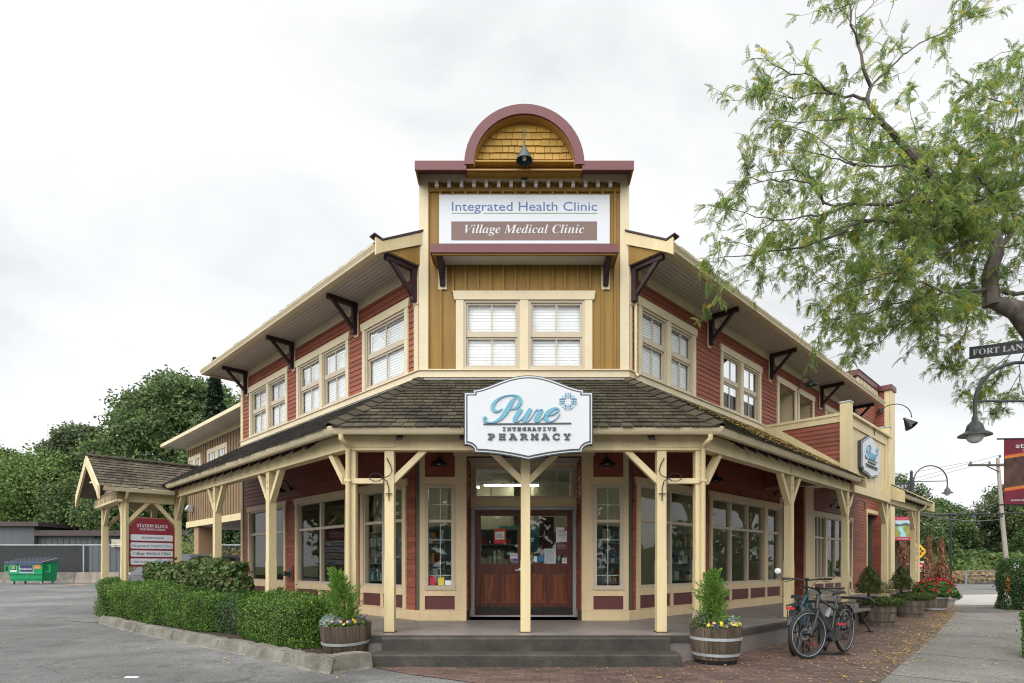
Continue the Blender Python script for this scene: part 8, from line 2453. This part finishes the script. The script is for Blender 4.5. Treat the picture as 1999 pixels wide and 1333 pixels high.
# join leaflets along the rachis so a whole leaf shares one tint
strip = np.array([(j, j + 1, 10 + 3 * 2 * j if j < NP_ else 0) for j in range(NP_)])
Fs = (strip[None] + base).reshape(-1, 3)
me = bpy.data.meshes.new('crown'); me.vertices.add(nF * nv); me.vertices.foreach_set('co', V_.reshape(-1))
nq, nt_ = len(F_), len(Fs); me.loops.add(nq * 4 + nt_ * 3); me.loops.foreach_set('vertex_index', np.concatenate([F_.reshape(-1), Fs.reshape(-1)]).astype(np.int32))
me.polygons.add(nq + nt_); me.polygons.foreach_set('loop_start', np.concatenate([np.arange(nq) * 4, nq * 4 + np.arange(nt_) * 3]).astype(np.int32)); me.polygons.foreach_set('loop_total', np.concatenate([np.full(nq, 4), np.full(nt_, 3)]).astype(np.int32))
me.materials.append(LOC); me.update(calc_edges=True); me.validate(); link('crown', me, T)
print('fronds', nF)

# ------------------------------------------------------------------ fallen leaves
def inpoly(P, poly):
    x, y = P[:, 0], P[:, 1]; ins = np.zeros(len(P), bool); n = len(poly)
    for i in range(n):
        x0, y0 = poly[i]; x1, y1 = poly[(i + 1) % n]
        c_ = ((y0 > y) != (y1 > y)) & (x < (x1 - x0) * (y - y0) / (y1 - y0 + 1e-12) + x0); ins ^= c_
    return ins
FALL = leafmat('fallen_yellow', (.20, .12, .03), (.52, .34, .07), (.55, .42, .14), .1)
rs = np.random.RandomState(99)
P = np.stack([rs.uniform(-2, 15, 52000), rs.uniform(4, 21, 52000)], 1)
dens = np.clip((P[:, 0] * .9 + P[:, 1] * .25 - 1.6) / 9, .02, 1) * (.55 + .45 * np.sin(P[:, 0] * 3.1) * np.sin(P[:, 1] * 2.7))
inb = inpoly(P, brick_pts); inw = inpoly(P, walk)
keep = ((rs.uniform(0, 1, len(P)) < dens * 1.6) & inb) | ((rs.uniform(0, 1, len(P)) < dens * .3) & inw)
P = P[keep]
# drift along the edge between brick and walk
E_ = [(4.97, 7.62), (6.92, 9.9), (9.93, 13.5), (11.9, 16.0), (14.0, 18.8)]
ex = []
for (a, b) in zip(E_, E_[1:]):
    k = int(110 * math.hypot(b[0] - a[0], b[1] - a[1])); f_ = rs.uniform(0, 1, k)[:, None]
    ex.append(np.array(a) + (np.array(b) - np.array(a)) * f_ + rs.normal(size=(k, 2)) * .16 + np.array([-.10, .08]))
ex.append(np.stack([rs.uniform(-30, -1, 160) * .35, rs.uniform(5.5, 11, 160)], 1))
P = np.concatenate([P] + ex)
ins = inpoly(P, slab) | inpoly(P, bed)
P = P[~ins]; P = P[~((P[:, 1] > DW - 2.86) & (np.abs(P[:, 0] - XA) < 2.1))]
P3 = np.concatenate([P, rs.uniform(.018, .028, (len(P), 1))], 1)
tag(quadmesh('fallen_leaves', leaves(P3, .040, np.array([[0, 0, 1.]]), .22, .5), FALL), 'small yellow leaves scattered over brick and sidewalk', kind='stuff')
n = 3600; tq = rs.uniform(.3, 5.8, n); sq = rs.uniform(0, 1, n) ** .8; kp_ = rs.uniform(0, 1, n) < np.clip((tq - .2) / 4, .08, 1); tq, sq = tq[kp_], sq[kp_]
yy = -GO * (1 - sq); zz = RZ0 + (RZ1 - RZ0) * sq + .045
P3 = np.array([tuple(RF @ Vector((a, b, c_))) for a, b, c_ in zip(tq, yy, zz)])
nrm = RF.to_3x3() @ Vector((0, -RIS / RUN, 1)).normalized()
tag(quadmesh('fallen_leaves_roof', leaves(P3, .042, np.array([tuple(nrm)]), .3, .5), FALL), 'yellow leaves lying on the right porch roof', kind='stuff')
# bark chips and litter on the soil
n = 2500; P = np.stack([rs.uniform(-10, -1.8, n), rs.uniform(7, 15.5, n)], 1); P = P[inpoly(P, bed)]
P3 = np.concatenate([P, rs.uniform(.118, .13, (len(P), 1))], 1)
tag(quadmesh('soil_litter', leaves(P3, .05, np.array([[0, 0, 1.]]), .5, .35), leafmat('litter', (.05, .03, .015), (.22, .14, .06), (.10, .16, .03), 0)), 'dry litter on the bed soil', kind='stuff')
mb = MB(); mb.box(-4.62, -4.46, 6.86, 6.90, -.003, .004); tag(mb.build('paper_scrap', WHITEP), 'small white paper scrap on the asphalt by the kerb', 'litter')

# ------------------------------------------------------------------ what the glass sees: trees, hedge and house across the streets
mass('tree_row_opposite', 'row of trees across the street behind the viewer', -30, 30, -24, 11, MAP1, 31, 9000, .8)
mass('tree_row_side', 'trees across the lot to the left', -20, 20, 0, 9, MAP3, 32, 7000, .6).matrix_world = Matrix.Translation((-42, 6, 0)) @ Matrix.Rotation(R(-90), 4, 'Z')
mass('tree_row_side_street', 'trees across the street to the right', -14, 16, 0, 4.6, MAP1, 33, 6000, .5).matrix_world = Matrix.Translation((34, 10, 0)) @ Matrix.Rotation(R(90), 4, 'Z')
car('white car parked across the street at right, mirrored in the shop glass', 25.5, 13.5, R(50), mat('car_white', (.7, .72, .74), .3, .03, 2), 'sedan', 'cars across the street')
car('orange car parked across the street at right, mirrored in the shop glass', 24.0, 8.0, R(50), mat('car_orange', (.45, .09, .02), .3, .05, 2), 'suv', 'cars across the street')
t = thing('white_house', 'white clapboard house across the street to the left', 'house', (-29, 2.5, 0))
mb = MB(); mb.box(-33, -29, -2.5, 5.5, 0, 4.2); mb.prism([(-2.8, 4.2), (1.5, 7.0), (5.8, 4.2)], 'x', -33.2, -28.8)
mb.build('wall', mat('white_clapboard', (.62, .63, .64), .6, .05, 2), t)
mb = MB(); z = .3
while z < 4.2: mb.box(-28.998, -28.97, -2.5, 5.5, z, z + .03); z += .18
mb.build('clapboard_lap', mat('white_clapboard', (.62, .63, .64), .6, .05, 2), t)  # raised board laps in the same white paint as the wall
# goods on shelves just inside the right hand shop windows
SH = mat('grey_shelf', (.25, .25, .25), .6)
def shelf(label, M, x0, x1, y, seed):
    r_ = random.Random(seed); t = thing('display_shelf', label, 'shelf', tuple(M @ Vector(((x0 + x1) / 2, y, PORCH_Z))), group='shelves inside the shop')
    mb = MB(M); mb.box(x0, x0 + .03, y, y + .35, .35, 2.1); mb.box(x1 - .03, x1, y, y + .35, .35, 2.1); mb.box(x0 + .03, x1 - .03, y + .33, y + .35, .35, 2.1)
    for z in (.5, .95, 1.35, 1.75, 2.08): mb.box(x0 + .03, x1 - .03, y, y + .33, z, z + .025)
    mb.build('shelf_frame', SH, t)
    pal = [(.5, .5, .5), (.45, .14, .06), (.08, .2, .3), (.55, .45, .3), (.1, .25, .15), (.6, .6, .58), (.3, .05, .1)]
    mats_ = [mat('carton_%s' % 'abcdefg'[k], c, .6, .1, 5) for k, c in enumerate(pal)]
    mb = MB(M)
    for z in (.525, .975, 1.375, 1.775):
        x = x0 + .06
        while x < x1 - .14:
            w_ = r_.uniform(.05, .12); h_ = r_.uniform(.08, .26); mb.m = r_.randrange(len(mats_))
            if r_.random() < .85: mb.box(x, x + w_, y + .03 + r_.uniform(0, .05), y + .25, z + .001, z + h_)
            x += w_ + r_.uniform(.004, .03)
    o = mb.build('goods', mats_, t); o['kind'] = 'stuff'
shelf('grey shelf of cartons inside the first right wing window', RF, .45, 1.5, .9, 1)
shelf('grey shelf of cartons inside the long right wing window', RF, 3.2, 5.2, 1.1, 2)
shelf('grey shelf of cartons behind the entrance doors', FR, -1.2, -.1, 2.3, 3)
shelf('grey shelf of cartons behind the slim window', FR, .5, 1.7, 3.2, 4)
shelf('grey shelf of cartons inside the middle left wing window', LF, -4.8, -2.9, 1.2, 5)
shelf('grey shelf of cartons inside the left wing window nearest the entrance', LF, -1.8, -.6, 1.0, 6)
shelf('grey shelf of cartons inside the window past the door alcove', RF, 9.6, 12.4, 1.3, 7)
t = thing('shop_counter', 'low counter with small boxes just inside the entrance doors', 'counter', tuple(FR @ Vector((0, 1.6, .35))))
mb = MB(FR); mb.box(-.85, .85, 1.3, 1.75, .35, 1.32); mb.build('cabinet', mat('counter_wood', (.3, .22, .12), .5), t)
mb = MB(FR); r_ = random.Random(9); x = -.82
pm_ = [mat('carton_%s' % 'abcdefg'[k], (1, 1, 1)) for k in range(7)]
while x < .75:
    w_ = r_.uniform(.05, .12); mb.m = r_.choice([0, 3, 3, 5, 5, 4, 2]); mb.box(x, x + w_, 1.34, 1.42, 1.321, 1.321 + r_.uniform(.08, .3)); x += w_ + r_.uniform(.005, .03)
o = mb.build('goods', pm_, t); o['kind'] = 'stuff'
for i, (M, x, y, l_, lab) in enumerate([(FR, -.95, 4.2, 1.35, 'lit ceiling tube seen through the transom window'), (FR, -2.1, 2.6, .9, 'lit ceiling tube seen in the left slim window, nearer one'), (FR, -2.0, 4.6, .9, 'lit ceiling tube seen in the left slim window, deeper one'), (FR, 1.2, 2.2, .9, 'lit ceiling tube seen in the right slim window, nearer one'), (FR, 2.4, 4.4, .9, 'lit ceiling tube seen in the right slim window, deeper one'), (RF, 1.6, 1.9, .5, 'lit ceiling lamp seen in the first right wing window'), (LF, -1.6, 1.7, 1.0, 'lit ceiling tube inside the left wing')]):
    t = thing('ceiling_light', lab, 'ceiling light', tuple(M @ Vector((x + l_ / 2, y, 3.3))), group='lit ceiling lights in the shop')
    mb = MB(M); mb.box(x, x + l_, y - .02, y + .02, 3.295, 3.33); mb.build('tube', TUBE, t)
    mb = MB(M); mb.box(x, x + l_, y - .07, y + .07, 3.332, 3.37); mb.bar((x + .1, y, 3.37), (x + .1, y, 3.56), .01); mb.bar((x + l_ - .1, y, 3.37), (x + l_ - .1, y, 3.56), .01); mb.build('housing', WHITEP, t)
